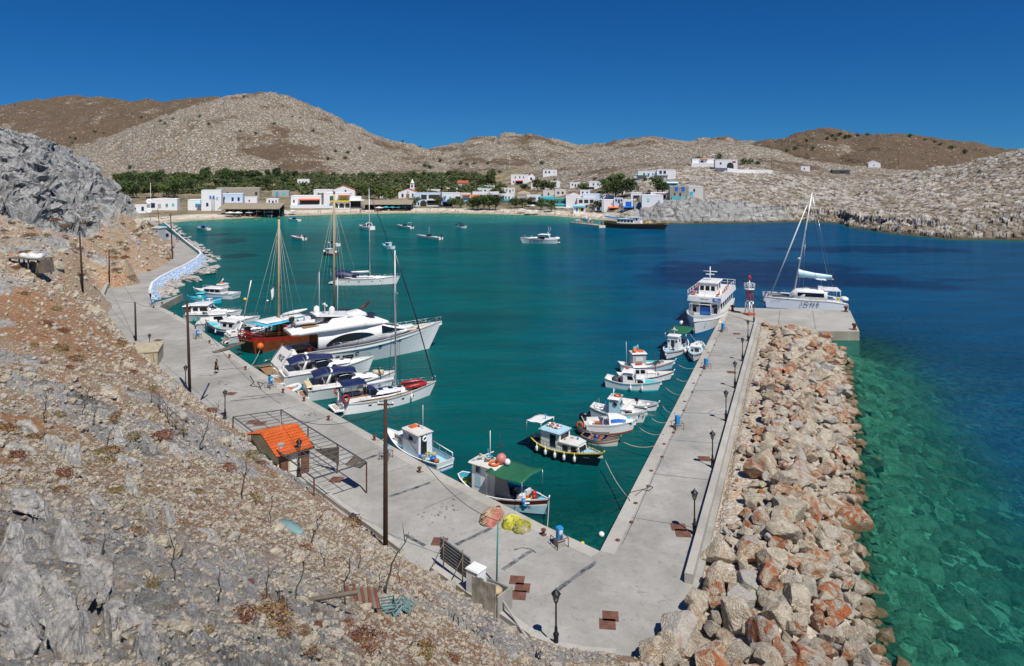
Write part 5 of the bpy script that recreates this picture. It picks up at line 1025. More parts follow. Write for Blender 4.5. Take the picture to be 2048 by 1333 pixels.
# big motor yacht
rt, L = boat('motor_yacht', 'large white motor yacht with black side windows and MUSE on its transom', 'yacht', (533,742,.3), (878,643,3.75), .07)
B = 5.7; h = Hull(L, B, 2.5, 2.6, 3.75, .90, .9, .09, .38, 2.3, .30, 0, 2.6); h.build(rt, 'white', 'darkgrey', 'gelcoat', 'white', 'navy', .07, 'white', .3, .55, 'teak', 'white', 22, .12)
mb = MB(); x0 = -L/2; prof = [(x0,.35),(x0+1.1,.35),(x0+1.1,.75),(x0+2.6,2.62),(x0+3.2,2.62),(x0+3.2,.2),(x0,.0)]; rng_ = []
for y in (-B*.43, B*.43): rng_.append([(a, y*(1 if a > x0+.6 else .93), b) for a, b in prof])
mb.loft(rng_, 'gelcoat', True, True); mb.build('transom', rt); mb = MB(); mb.box((x0+.25,0,.38),(1.5,B*.80,.04),'teak'); mb.build('swim_platform', rt)
text(rt, 'MUSE', .95, (x0+1.78,0,1.72), (R(51),0,-PI/2), 'black')
for s in (1,-1): mb = MB(); mb.tube([(x0+1.15,s*B*.41,.75),(x0+1.5,s*B*.41,1.6),(x0+2.7,s*B*.41,3.0),(x0+3.1,s*B*.41,3.0)], .03, 'steel', 5); mb.tube([(x0+.2,s*B*.38,.4),(x0+.2,s*B*.38,1.0),(x0+1.1,s*B*.38,1.2)], .025, 'steel', 5); mb.build('stern_rail', rt)
mb = MB(); mb.box((x0-.3,B*.22,.75),(2.8,.5,.06),'greywood'); mb.build('gangway', rt)
sal = [(x0+6.0,2.30,2.10,2.3,4.75),(0,2.35,2.05,2.3,4.8),(L*.16,2.15,1.75,2.6,4.75),(L*.27,1.75,1.05,3.1,4.1),(L*.36,1.2,.5,3.4,3.6)]
mb = MB(); shell(mb, sal, 'gelcoat', True, .25); c = mb.build('saloon', rt); [side_band(g, sal, x0+7.0, L*.15, .3, .8, 'glass', .03, 14, lambda t: (.22+.30*t, .22+.30*t+.52*math.sin(PI*min(t*1.15+.02,1))**.55*(1-.45*t)), (q,)).build('side_window', c) for q in (1,-1) for g in (MB(),)]
g = MB(); side_band(g, sal, L*.15, L*.315, .3, .9, 'glass', .03, 8, lambda t: (.45+.1*t, .96-.36*t)); g.add([(L*.175,-1.5,4.72),(L*.175,1.5,4.72),(L*.275,1.0,4.12),(L*.275,-1.0,4.12)], [(0,1,2,3)], 'glass'); g.build('windscreen', c)
mb = MB(); mb.box((x0+6.0-.03,0,3.5),(.05,3.6,1.9),'glass'); mb.build('saloon_door', c); mb = MB(); mb.box((x0+4.2,0,2.75),(1.5,2.2,.08),'teak'); mb.tube([(x0+4.2,0,2.1),(x0+4.2,0,2.75)], .1, 'steel', 6); mb.box((x0+3.0,0,2.5),(.5,3.2,.6),'offwhite'); mb.box((x0+5.1,-1.0,2.55),(.5,.5,.9),'maroon'); mb.build('cockpit_furniture', rt)
fly = [(x0+2.6,1.9,2.05,4.75,5.05),(x0+3.6,2.45,2.55,4.72,5.35),(x0+8,2.5,2.5,4.75,5.6),(L*.05,2.2,2.2,4.78,5.75),(L*.15,1.7,1.4,4.75,5.45),(L*.215,1.1,.6,4.7,4.85)]
mb = MB(); shell(mb, fly, 'gelcoat', True, .3); fb = mb.build('flybridge', rt); g = MB(); g.box((x0+6.0,0,5.52),(3.6,3.4,.04),'teak'); g.build('fly_deck', fb)
top = [(-L*.13,1.9,1.7,6.75,6.95),(0,1.8,1.6,6.8,7.05),(L*.09,1.3,1.0,6.6,6.8)]
ar = MB()
for s in (1,-1): ar.loft([[(x0+6.6,s*2.2,5.3),(x0+9.2,s*2.2,5.6),(x0+9.2,s*2.0,5.6),(x0+6.6,s*2.0,5.3)],[(-L*.15,s*1.75,6.3),(-L*.06,s*1.75,6.35),(-L*.06,s*1.55,6.35),(-L*.15,s*1.55,6.3)]], 'gelcoat')
ar.loft([[(-L*.24,-1.5,6.75),(-L*.02,-1.7,6.25),(-L*.02,-1.7,6.45),(-L*.24,-1.5,6.9)],[(-L*.24,1.5,6.75),(-L*.02,1.7,6.25),(-L*.02,1.7,6.45),(-L*.24,1.5,6.9)]], 'gelcoat'); ar = ar.build('radar_arch', rt)
for (x, y, r) in ((-L*.21,.7,.42),(-L*.14,-.8,.40)): mb = MB(); mb.lathe([(r*.8,0),(r,.25),(r,.6),(r*.8,.9),(r*.35,1.05),(.02,1.1)], 'white', (x,y,6.7), 10); mb.build('radar_dome', ar)
mb = MB(); mb.tube([(-L*.17,0,6.7),(-L*.17,0,8.2)], .07, 'white', 5); mb.box((-L*.17,0,7.9),(.2,1.6,.18),'white'); mb.tube([(-L*.19,1.0,6.7),(-L*.19,1.0,12.2)], .035, 'white', 5); mb.tube([(-L*.11,-1.1,6.4),(-L*.11,-1.1,11.6)], .035, 'white', 5); mb.tube([(-L*.16,.4,7),(-L*.16,.4,9.2)], .04, 'darkgrey', 5); mb.build('aerial_mast', ar)
mb = MB(); shell(mb, [(x0+9.3,2.0,1.9,5.5,6.1),(L*.02,1.95,1.8,5.6,6.2),(L*.12,1.3,.9,5.5,5.75)], 'gelcoat', True, .2); mb.box((L*.0,0,6.2),(3.0,2.8,.12),'offwhite'); mb.build('fly_coaming', fb)
mb = MB(); shell(mb, [(-1.0,1.4,1.2,5.9,6.5),(.8,1.3,1.1,5.9,6.75),(1.9,.9,.6,5.9,6.2)], 'tarp', True, .3); mb.build('covered_helm', fb); mb = MB(); mb.box((2.0,-.5,6.1),(1.6,1.8,.3),'darknavy',0,.8); mb.build('dark_sunpad', fb)
tn = MB(); dinghy_mb(tn, 3.9, 1.9, .32, 'tarp', 'grey', (x0+5.4,.3,6.0)); tn.box((x0+5.2,.3,6.2),(.7,.7,.7),'white'); tn.box((x0+4.3,.3,6.15),(.5,1.1,.3),'tarp'); tn = tn.build('tender', fb); outboard(tn, x0+3.5, .3, 5.9, 'black', .95)
mb = MB(); mb.box((x0+3.0,1.8,5.1),(.2,.3,.7),'red'); mb.build('red_ensign', fb)
for s in (1,-1): rails(rt, deckline(h, .26, .97, 14, s, -.1), .7, 'steel', 1, .022)
rails(rt, [h.pt(t, h.z(t), s, -.08) for s, t in ((1,.97),(1,.995),(-1,.995),(-1,.97))], .7, 'steel', 1, .022)
mb = MB(); shell(mb, [(L*.28,1.0,.9,3.3,3.75),(L*.38,.7,.6,3.5,3.85)], 'offwhite', True, .1); mb.build('bow_sunpad', rt); mb = MB(); mb.lathe([(.25,0),(.2,.4),(.28,.45),(.1,.5)], 'steel', (L*.44,0,3.75), 8); mb.build('windlass', rt)
for s in (1,-1):
    for t_, zz, ww, hh in ((.36,1.35,1.5,.95),(.29,1.45,.5,.28),(.24,1.4,.45,.28),(.42,1.55,.5,.28),(.58,2.0,.5,.25),(.68,2.3,.5,.25),(.72,2.4,.45,.25)):
        a = h.pt(t_-.01, zz, s); b = h.pt(t_+.01, zz, s); mb = MB(); mb.box(h.pt(t_, zz, s, .01), (ww,.05,hh), 'glass', math.atan2(b.y-a.y, b.x-a.x)); mb.build('hull_window', rt)
fenders(rt, [h.pt(.2,1.3,-1,.25)], 'navy', 1.0, .22)
MUSE_L = L
# gulet
rt, L = boat('gulet', 'red and varnished wooden gulet with two bare masts behind the big yacht', 'gulet', (497,706), (722,648), .05)
B = 5.2; h = Hull(L, B, 2.5, 1.6, 1.95, .62, .9, .07, .45, 2.0, .12, .03); h.build(rt, 'varnish', 'red', 'varnish', 'redfoul', 'redfoul', .45, 'varnish', .15, .6, 'teak', 'red', 20, .14)
for s in (1,-1): rails(rt, deckline(h, .02, .95, 12, s, -.1), .6, 'varnish', 1, .04)
rails(rt, [h.pt(.005, h.z(0), s, -.1) for s in (1,.33,-.33,-1)], .6, 'red', 1, .05)
c = cabin(rt, -L*.22, L*.02, 3.2, 1.3, 3.0, 'varnish', 'white', .3, 0, [(q,.12+.2*i,.6,.7,.5) for q in 'lr' for i in range(5)], name='deckhouse'); cabin(rt, L*.08, L*.26, 2.4, 1.3, 2.1, 'varnish', 'maroon', .1, 0, [('l',.5,.5,.8,.3),('r',.5,.5,.8,.3)], name='forward_house')
canopy(rt, -L*.46, -L*.10, 4.7, 3.75, 'skyblue', 1.8, 0, .15, 'blue_awning'); canopy(rt, -L*.42, -L*.08, 3.4, 3.95, 'white', None, 0, .1, 'white_awning')
mb = MB(); mb.box((-L*.16,.6,3.45),(2.4,1.6,.5),'maroon'); mb.box((-L*.05,-.5,3.5),(1.6,1.2,.3),'purple'); mb.build('roof_cushion', rt); mb = MB(); shell(mb, [(-L*.22,.1,.1,4.3,4.5),(-L*.1,.5,.45,4.2,4.6),(L*.0,.1,.1,4.3,4.5)], 'white', True); mb.build('white_lifeboat', rt)
mb = MB(); mb.box((-L*.36,0,2.15),(1.6,2.0,.1),'teak'); mb.box((-L*.46,0,2.2),(.6,3.6,.5),'maroon'); mb.build('stern_table', rt)
for x_, zt, nm in ((-L*.25, 18.6, 'mizzen_mast'), (L*.265, 22.0, 'main_mast')):
    mb = MB(); mb.tube([(x_,0,1.2),(x_,0,zt)], [.2,.15], 'tan', 9); mb.tube([(x_,-1.5,zt*.45),(x_,1.5,zt*.47)], .06, 'pole', 5); mb.tube([(x_,0,zt),(x_,0,zt+.4)], .17, 'greywood', 7); mb.build(nm, rt)
    stays(rt, [((x_,0,zt*.95),(x_+k,s*B*.5,1.6)) for s in (1,-1) for k in (-1.2,0,1.2)]+[((x_,0,zt*.95),(x_+(7 if x_ > 0 else 5),0,2.6)),((x_,0,zt*.95),(x_-5,0,3.0))], .022, 'rope')
    for s in (1,-1):
        mb = MB()
        for i in range(12): zz = 2.2+i*.55; f = (zz-1.6)/(zt*.95-1.6); y = s*B*.5*(1-f); mb.tube([(x_-1.2*(1-f),y,zz),(x_+1.2*(1-f),y,zz)], .014, 'pole', 4)
        mb.build('ratlines', rt)
mb = MB(); mb.tube([(L*.26,0,2.6),(L*.06,0,3.6)], [.16,.12], 'maroon', 7); mb.build('furled_mainsail', rt); mb = MB(); mb.tube([(L*.47,0,1.9),(L*.64,0,2.9)], [.12,.07], 'varnish', 7); mb.build('bowsprit', rt); mb = MB(); mb.tube([(L*.52,0,2.5),(L*.60,0,2.95),(L*.64,0,3.4)], [.1,.16,.2], 'maroon', 8); mb.build('furled_staysail', rt); mb = MB(); mb.tube([(L*.44,0,2.7),(L*.24,0,3.7)], [.1,.08], 'maroon', 7); mb.build('furled_jib', rt)
ball(rt, h.pt(.03, 1.1, -1, .45), .5, 'orange', 'orange_fender'); mb = MB(); mb.tube([(-L*.25,1.2,8.4),(-L*.25,1.2,7.0)], .02, 'rope', 4); mb.add([(-L*.245,1.25,8.4),(-L*.245-.45,1.4,8.0),(-L*.245-.3,1.35,6.5),(-L*.245+.0,1.25,7.2)], [(0,1,2,3)], 'white'); mb.build('pennant', rt)
GUL = (rt, L, h)
# boats beyond the gulet
rt, L, h = caique('blue-striped wooden boat with dark red rail left of the gulet', (486,672), (412,664), 3.0, 1.2, 1.05, 1.7, 'navy', 'maroon', 'white', 'white', 'navy', .5, deckm='turq', foredeckm='turq', foredeck=.25, group='boats by the small landing', engine=False); cabin(rt, -L*.4, L*.05, 1.9, .8, 2.2, 'white', 'white', .15, .2, [('l',.3,.6,.7,.5),('l',.7,.6,.7,.5),('r',.3,.6,.7,.5),('r',.7,.6,.7,.5),('f',.5,.6,1.2,.5)]); fenders(rt, [h.pt(.6,.6,1,.1)], 'white')
rt, L, h = cruiser('white sedan motor boat with grey canvas enclosure nearest the small landing', (366,640), (484,627,1), 3.6, None, 1.2, arch=False, group='boats by the small landing'); cabin(rt, -L*.30, L*.06, 2.8, 1.1, 2.7, 'white', 'white', .25, .7, [('l',.3,.6,1.4,.7),('r',.3,.6,1.4,.7),('l',.75,.6,.9,.7),('r',.75,.6,.9,.7),('f',.3,.6,.8,.6),('f',.7,.6,.8,.6)]); cabin(rt, -L*.44, -L*.30, 2.7, 1.1, 2.5, 'darkgrey', 'white', .15, name='canvas_enclosure')
rt, L, h = cruiser('white cabin motor boat with dark oval side windows beside blue-striped wooden boat', (384,660), (520,640,1), 3.5, None, 1.25, arch=False, group='boats by the small landing'); cabin(rt, -L*.22, L*.10, 2.5, 1.1, 2.5, 'white', 'white', .12, .8, [('l',.5,.6,1.6,.55),('r',.5,.6,1.6,.55),('f',.5,.6,1.6,.6)]); mb = MB(); mb.lathe([(.1,.0),(.42,.15),(.45,.5),(.3,.75),(.05,.8)], 'teal', (-L*.46,.9,.9), 10); mb.build('green_cover', rt); mb = MB(); mb.tube([(L*.30,0,1.6),(L*.42,0,7.6)], .09, 'alu', 6); mb.build('inclined_mast', rt)
rt, L, h = caique('turquoise double-ended fishing boat lying beside white passenger boat', (443,606), (376,606), 2.6, 1.15, .85, 1.3, 'cyan', 'turq', 'cyan', 'white', 'cyan', .2, deckm='navy', foredeckm='turq', foredeck=.3, inner='blue', group='boats by the small landing', foul='cyan'); cabin(rt, .2, 1.5, 1.4, .6, 1.9, 'turq', 'turq', .15, 0, [('l',.5,.6,.5,.4,'white'),('r',.5,.6,.5,.4,'white')]); fenders(rt, [h.pt(q,.6,1,.1) for q in (.3,.5)], 'white', .4, .14)
rt, L, h = caique('white passenger boat with upper steering deck and orange lifebuoys behind the turquoise boat', (472,597), (388,592), 3.2, 1.1, 1.0, 1.6, 'white', 'white', 'white', 'skyblue', 'white', .8, deckm='offwhite', foredeck=.3, group='boats by the small landing', engine=False, name='passenger_boat', cat='boat'); cabin(rt, -L*.2, L*.24, 2.3, .8, 1.9, 'white', 'white', .3, .2, [('l',.2+.3*i,.6,.9,.5,'navy') for i in range(3)]+[('f',.5,.6,1.5,.5)]); cabin(rt, -L*.24, -L*.08, 1.7, 1.9, 2.7, 'white', 'white', .1, name='steering_deck'); buoy_ring(rt, (-L*.16,.2,2.95), 'z', .4, 'orange', 'orange'); mb = MB(); mb.tube([(-L*.1,0,2.8),(-L*.18,0,3.8)], .12, 'white', 5); mb.build('radar_mast', rt); rails(rt, [(L*.0+i*.8,.95,2.0) for i in range(4)], .5, 'white')
rt, L, h = cruiser('white open motor boat with bare cockpit between blue-striped boat and gulet', (446,686), (545,658,1.1), 3.3, None, 1.15, group='boats by the small landing'); clutter(rt, 7, -L*.4, -L*.15, 1.6, 1.2, ['white','teak','navy','offwhite'], 61)
# ============================================================ boats out in the bay
rt, L, h = sloop('white sailing yacht with blue sprayhood anchored alone in mid bay', (660,569), (800,557,1.2), 4.2, .10, 21.5, .05, .25, None, True, False, 'white', fz=1.4); mb = MB(); shell(mb, [(-L*.40,1.5,1.3,1.5,2.9),(-L*.3,1.6,1.4,1.5,3.1),(-L*.17,1.5,1.1,1.5,2.6)], 'navy', True, .5); mb.build('blue_canvas', rt); mb = MB(); mb.tube([(-L*.49,.6,1.5),(-L*.5,.6,3.2)], .04, 'white', 4); mb.box((-L*.5,.75,2.8),(.05,.5,.5),'red'); mb.build('ensign', rt)
G2 = 'motor boats anchored in the bay'
rt, L, h = cruiser('sleek white motor yacht with dark hull windows anchored in open water', (1120,487), (1040,482,.8), 4.2, None, 1.5, group=G2, top=1.7)
shell_ = MB(); shell(shell_, [(-L*.25,1.6,1.5,3.0,3.15),(L*.0,1.5,1.3,3.1,3.3),(L*.08,1.1,.9,2.9,3.0)], 'gelcoat'); shell_.build('hardtop', rt); 
for t_ in (.45,.55,.65,.75):
    for s in (1,-1): mb = MB(); mb.box(h.pt(t_,.95,s,.01),(.28,.06,.7),'darknavy',0); mb.build('hull_window', rt)
mb = MB(); mb.tube([(-L*.2,.6,3.1),(-L*.26,.6,5.5)], .04, 'white', 4); mb.tube([(-L*.17,-.5,3.1),(-L*.21,-.5,5.8)], .04, 'white', 4); mb.sphere((-L*.42,0,1.75),(1.1,1.5,.5),'white'); mb.build('aerial', rt)
def runabout(label, stern, bow, B=2.3, m='white', boot='white', can=None, motor=True, ws=True, deckm='offwhite', screen='glass', **k):
    rt, L = boat('motor_boat', label, 'motor boat', stern, bow, .07, G2); h = Hull(L, B, .85, .85, 1.15, .85, .4, .07, .38, 2.2, .2); h.build(rt, 'white', m, m, boot, boot, .1, None, .1, .4, deckm, 'white')
    if ws: mb = MB(); shell(mb, [(-.3,B*.40,B*.34,.8,1.55),(.4,B*.38,B*.3,.85,1.5),(1.3,B*.25,B*.15,.95,1.1)], screen, True, .1); mb.build('windscreen', rt)
    mb = MB(); mb.box((-L*.25,0,.75),(.9,B*.55,.4),'white'); mb.build('seat', rt)
    if can: canopy(rt, -L*.32, L*.12, B*.85, 2.0, can, .8, 0, .25, 'bimini')
    if motor: outboard(rt, -L/2, 0, .75, 'black', 1.1)
    return rt, L, h
rt, L, h = runabout('long white speedboat with thin aerial anchored right of the sloop mast', (882,480), (832,475), 2.6); mb = MB(); mb.tube([(0,0,1.4),(0,0,4.4)], .04, 'white', 4); mb.build('aerial', rt)
rt, L, h = runabout('white speedboat with raised stern arch anchored before the church', (824,458), (793,454), 2.4); mb = MB(); mb.tube([(-L*.3,-.9,.8),(-L*.36,-.8,2.6),(-L*.36,.8,2.6),(-L*.3,.9,.8)], .08, 'white', 5); mb.build('stern_arch', rt)
rt, L, h = cruiser('beamy white cabin cruiser anchored just left of the anchored sloop mast', (746,462), (718,459), 3.6, None, 1.5, group=G2, rail=False); 
rt, L, h = runabout('small white boat under dark bimini anchored off the beach trees', (914,456), (934,457), 2.6, can='darknavy')
rt, L, h = caique('turquoise and white caique floating behind the near sailing mast', (788,499), (765,496), 2.6, 1.1, .8, 1.4, 'white', 'turq', 'white', None, 'turq', .3, deckm='turq', group=None); cabin(rt, -.8, .8, 1.4, .6, 1.9, 'paleblue', 'white', .1, 0, [('l',.5,.6,.8,.4),('r',.5,.6,.8,.4)])
rt, L, h = runabout('white dayboat with cabin floating left of the gulet main mast', (677,493), (655,491), 2.3, motor=False)
rt, L, h = caique('black-hulled fishing boat with white floats moored near the wooden masts', (676,513), (645,510), 2.7, 1.0, .8, 1.3, 'darkgrey', 'black', 'darkgrey', None, 'black', .5, deckm='grey', inner='darkgrey', group=None); cabin(rt, -.2, 1.4, 1.5, .6, 2.0, 'greyplaster', 'white', .1, 0, [('f',.5,.6,1.,.5),('l',.5,.6,.7,.4),('r',.5,.6,.7,.4)]); ball(rt, (-L*.4,.3,1.2), .4, 'white'); ball(rt, (L*.36,.6,1.2), .38, 'white'); mb = MB(); mb.tube([(.2,0,2),(.2,0,3.4)], .05, 'white', 4); mb.build('mast', rt)
rt, L, h = runabout('white rigid inflatable with people heading left past the tall mast', (609,481), (582,477), 2.4, 'tarp', 'tarp', ws=False); RIBT = rt
rt, L, h = runabout('small white boat with blue canvas top at the far left shallows', (418,461), (393,459), 2.2, can='blue', motor=False); BLT = rt
rt, L, h = runabout('small white boat with blue canvas top close to the beach umbrellas', (599,443), (576,441), 2.4, can='blue', motor=False)
# pontoon and dark ship by the far jetty
rt, L = boat('excursion_boat', 'long black-hulled excursion ship with cream deckhouse at the far jetty', 'ship', (1211,455), (1336,460,0), .05)
h = Hull(L, 5.6, 3.0, 2.2, 3.0, .7, .8, .06, .4, 2.4, .1); h.build(rt, 'yellow', 'black', 'black', 'black', 'redfoul', .35, 'teak', .12, .6, 'tan', 'tan')
c = cabin(rt, -L*.28, L*.0, 3.6, 1.8, 4.1, 'wallwhite', 'paleblue', .3, 0, [(s,.1+.2*i,.6,1.,.8) for s in 'lr' for i in range(5)]); c = cabin(rt, -L*.08, L*.12, 3.0, 2.2, 4.9, 'white', 'white', .2, .7, [('r',.3,.65,.9,.8),('r',.55,.65,.9,.8),('l',.3,.65,.9,.8),('l',.55,.65,.9,.8),('f',.3,.7,.9,.7),('f',.7,.7,.9,.7)], name='wheelhouse')
canopy(rt, -L*.50, -L*.26, 4.6, 4.9, 'blue', 2.6, .1, .3, 'blue_awning', tilt=-.8); rails(rt, [(-L*.06+i*1.2,1.4,5.0) for i in range(4)], .8, 'white'); mb = MB(); mb.tube([(-L*.05,0,5.0),(-L*.05,0,7.6)], .07, 'white', 5); mb.tube([(L*.48,0,2.9),(L*.6,0,3.4)], [.15,.1], 'yellow', 6); mb.build('bowsprit', rt); clutter(rt, 14, L*.16, L*.42, 2.4, 2.4, ['red','yellow','white','orange','blue'], 8, 'deck_gear', .4)
rt, L = boat('landing_pontoon', 'pale floating landing stage with passengers beside the black ship', 'pontoon', (1146,449), (1206,456), 0); mb = MB(); mb.box((0,0,.5),(L,4.2,1.0),'offwhite'); mb.box((0,0,1.03),(L*.98,4.0,.06),'tan'); mb.build('deck', rt); mb = MB(); mb.box((-L*.36,0,2.2),(2.6,2.6,.15),'white'); [mb.tube([(-L*.36+a,b,1),(-L*.36+a,b,2.2)], .06, 'white', 5) for a in (-1.1,1.1) for b in (-1.1,1.1)]; mb.build('shelter', rt); rails(rt, [(-L*.25+i*1.5,-1.9,1.05) for i in range(9)], .9, 'white', 1, .04); PONT = rt; PONT_L = L
rt, L = boat('motor_boat', 'little pale motor boat beside the floating landing stage', 'motor boat', (1180,441), (1162,440), 0); h = Hull(L, 2, .9, .9, 1.1, .85, .4); h.build(rt); mb = MB(); mb.box((0,0,1.2),(1.2,1.2,.7),'white'); mb.build('console', rt)
# catamaran behind the pier head
rt, L = boat('catamaran', 'white sailing catamaran with furled sails moored behind the pier head', 'catamaran', (1690,617), (1527,609), .02)
for s in (1,-1):
    h = Hull(L, 1.5, 1.3, 1.75, 2.0, .7, .5, .02, .4, 2.0, .1); sub = thing('tmp', '', '', (0,0,0)); h.build(sub, 'white', 'white', 'gelcoat', 'white', 'navy', .1, 'grey', .06, .08, 'offwhite', 'white')
    for ch in list(sub.children):
        for v in ch.data.vertices: v.co.y += s*2.9
        ch.parent = rt; ch.name = 'float_hull' if ch.name.startswith('hull') else 'float_deck'
    bpy.data.objects.remove(sub)
mb = MB(); mb.box((-L*.12,0,1.25),(L*.56,4.6,.8),'gelcoat'); mb.build('bridge_deck', rt); sec = [(-L*.26,2.5,2.3,1.6,3.3),(-.5,2.5,2.2,1.6,3.35),(L*.12,2.0,1.4,1.6,3.2),(L*.19,1.5,.9,1.6,2.1)]
mb = MB(); shell(mb, sec, 'gelcoat', True, .25); c = mb.build('saloon', rt); g = MB(); side_band(g, sec, -L*.22, L*.10, .35, .78, 'glass', .03, 10); g.add([(L*.13,-1.3,2.9),(L*.13,1.3,2.9),(L*.175,1.1,2.35),(L*.175,-1.1,2.35)], [(0,1,2,3)], 'glass'); g.build('window', c)
mb = MB(); mb.box((-L*.33,0,3.45),(L*.20,4.4,.12),'white'); [mb.tube([(-L*.42,y,1.6),(-L*.42,y,3.4)], .05, 'white', 5) for y in (-2.1,2.1)]; mb.build('hardtop', rt); canopy(rt, -L*.26, -L*.13, 2.4, 5.2, 'tarp', None, 0, .1, 'helm_bimini', tilt=.15); mb = MB(); mb.tube([(-L*.2,.8,3.3),(-L*.2,.8,5.2)], .04, 'steel', 4); mb.box((-L*.19,.3,3.7),(.8,1.4,.7),'white'); mb.build('helm_station', rt)
mb = MB(); mb.box((L*.31,0,1.62),(L*.2,4.0,.03),'darkgrey'); mb.tube([(L*.43,-2.9,1.75),(L*.43,2.9,1.75)], .1, 'alu', 6); mb.build('trampoline', rt)
MX = L*.125; tip = Vector((MX-3.1,0,21.5)); mb = MB(); mb.tube([(MX,0,3.0),(MX-1.55,0,12.2),tip], [.16,.15,.11], 'alu', 8); [mb.tube([(MX-3.1*f,-1.2*(1.3-f),3+18.5*f),(MX-3.1*f,1.2*(1.3-f),3+18.5*f)], .05, 'alu', 4) for f in (.33,.62)]; mb.sphere((MX-.85,0,9.0),(.32,.32,.2),'white'); mb.tube([(MX-1.1,0,8.8),(MX-.75,0,8.8)], .05, 'white', 4); mb.build('mast', rt)
mb = MB(); mb.tube([(MX-.6,0,5.6),(-L*.36,0,5.3)], .12, 'alu', 7); b = mb.build('boom', rt); mb = MB(); mb.loft([[(x,-.22*k,5.45),(x,.22*k,5.45),(x,.14*k,5.45+hh),(x,-.14*k,5.45+hh)] for x, k, hh in ((MX-.7,1,1.6),(MX-1.6,1.2,1.3),(MX-3.5,1.2,.95),(-L*.34,.8,.6))], 'paleblue', True, True, True); mb.build('sail_bag', b)
mb = MB(); mb.tube([(L*.43,0,1.8),tip.lerp(Vector((L*.43,0,1.8)),.5),tip.lerp(Vector((L*.43,0,1.8)),.12)], [.10,.14,.07], 'white', 7); mb.build('furled_genoa', rt); stays(rt, [(tip,(-L*.36,s*2.9,1.5)) for s in (1,-1)]+[((MX-2,0,15),(MX-1,s*3.3,1.8)) for s in (1,-1)]+[((MX-2.8,0,20),(-L*.3,0,5.4))], .02, 'steel'); mb = MB(); mb.sphere((-L*.49,0,1.7),(.8,1.3,.5),'tarp'); mb.box((-L*.4,1.5,1.9),(.4,.4,.5),'yellow'); mb.build('stern_dinghy', rt)
for s in (1,-1): rails(rt, [(-L*.4+i*L*.09,s*3.5,1.6) for i in range(10)], .6, 'steel', 1, .014)
mb = MB(); mb.tube([(L*.43,-3.3,1.2),(L*.43,-3.5,.9)], .05, 'darkgrey', 4); mb.build('bow_roller', rt); text(rt, 'I O N E', 1.0, (-.5,3.75,1.1), (PI/2,0,PI), 'darknavy')
# ============================================================ pier wall, lamps, poles, bollards, pedestals
def wall_run(name, pts, th, h, m, z0=QZ-.05, side=1, capm=None, label='', cat='wall', coping=None):
    mb = MB(); rg = []
    for i, p in enumerate(pts):
        a = pts[max(i-1,0)]; b = pts[min(i+1,len(pts)-1)]; d = Vector((b.x-a.x, b.y-a.y, 0)).normalized(); n = Vector((-d.y, d.x, 0))*side*th; zb = p.z-.05
        rg.append([(p.x,p.y,zb),(p.x,p.y,p.z+h),(p.x+n.x,p.y+n.y,p.z+h),(p.x+n.x,p.y+n.y,zb)])
    mb.loft(rg, m); o = mb.build(name)
    if label: tag(o, label, cat)
    if coping:
        cb = MB(); rg2 = [[Vector(r[1])+(Vector(r[1])-Vector(r[2]))*.12+Vector((0,0,.003)), Vector(r[2])+(Vector(r[2])-Vector(r[1]))*.12+Vector((0,0,.003)), Vector(r[2])+(Vector(r[2])-Vector(r[1]))*.12+Vector((0,0,.10)), Vector(r[1])+(Vector(r[1])-Vector(r[2]))*.12+Vector((0,0,.10))] for r in rg]
        cb.loft(rg2, coping); cb.build('coping', o)
    return o
wall_run('parapet_wall', [WA0+(WA1-WA0)*i/14 for i in range(15)], .5, .6, 'kerb', side=-1, label='low grey concrete parapet wall between pier and boulders', coping=None)
def lamp(p, h, rz=0):
    rt = thing('street_lamp', '', 'street lamp', p, rz, 'black lantern lamps'); 
    mb = MB(); mb.lathe([(.20,0),(.20,.10),(.13,.14),(.13,.55),(.16,.58),(.16,.66),(.09,.72),(.075,.95),(.085,1.0),(.05,1.04),(.045,h-.62),(.07,h-.60),(.05,h-.56),(.045,h-.5)], 'iron', (0,0,0), 9); mb.build('post', rt)
    mb = MB(); z = h-.5
    for k in range(6):
        a, b = 2*PI*k/6, 2*PI*(k+1)/6; f = lambda r, q, zz: (r*math.cos(q), r*math.sin(q), z+zz)
        mb.add([f(.10,a,.02), f(.10,b,.02), f(.19,b,.36), f(.19,a,.36)], [(0,1,2,3)], 'lampglass'); mb.tube([f(.105,a,.0), f(.2,a,.37)], .016, 'iron', 4)
    mb.lathe([(.12,0),(.08,.04)], 'iron', (0,0,z-.03), 8); l = mb.build('lantern', rt); mb = MB(); mb.lathe([(.26,.36),(.24,.40),(.12,.52),(.05,.58),(.02,.68)], 'iron', (0,0,z), 8); mb.build('cap', l)
    return rt
lamps = [((1112,1293),2.85,'big lamp standing alone at the bottom centre of the quay'),((1389,1068),2.9,'first lamp of the pier row, nearest the camera'),((1425,935),2.9,'second lamp of the pier row, right of the navy cabin boat'),((1452,842),2.9,'third lamp of the pier row, level with the white skiff'),((1470,776),2.9,'fourth lamp of the pier row, level with the blue-banded boat'),((1485,722),2.9,'fifth lamp of the pier row, level with the small cuddy boat'),((1496,682),2.9,'sixth lamp of the pier row, below the ferry ramp'),((1508,645),2.9,'last lamp of the pier row, next to the light beacon'),
         ((450,838),2.75,'lamp on the left quay just beyond the pergola frame'),((371,782),2.75,'lamp standing in front of the tall brown pole'),((299,708),2.6,'lamp half hidden behind the tan block hut'),((598,953),2.9,'lamp in front of the orange-roofed shed')]
l0 = None
for (px, py), h, lb in lamps:
    p = P(px, py, QZ)
    if l0 is None: l0 = lamp(p, h); o = l0
    else: o = dup(l0, p, .3*px, sc=h/2.85)
    o['label'] = 'black lantern '+lb
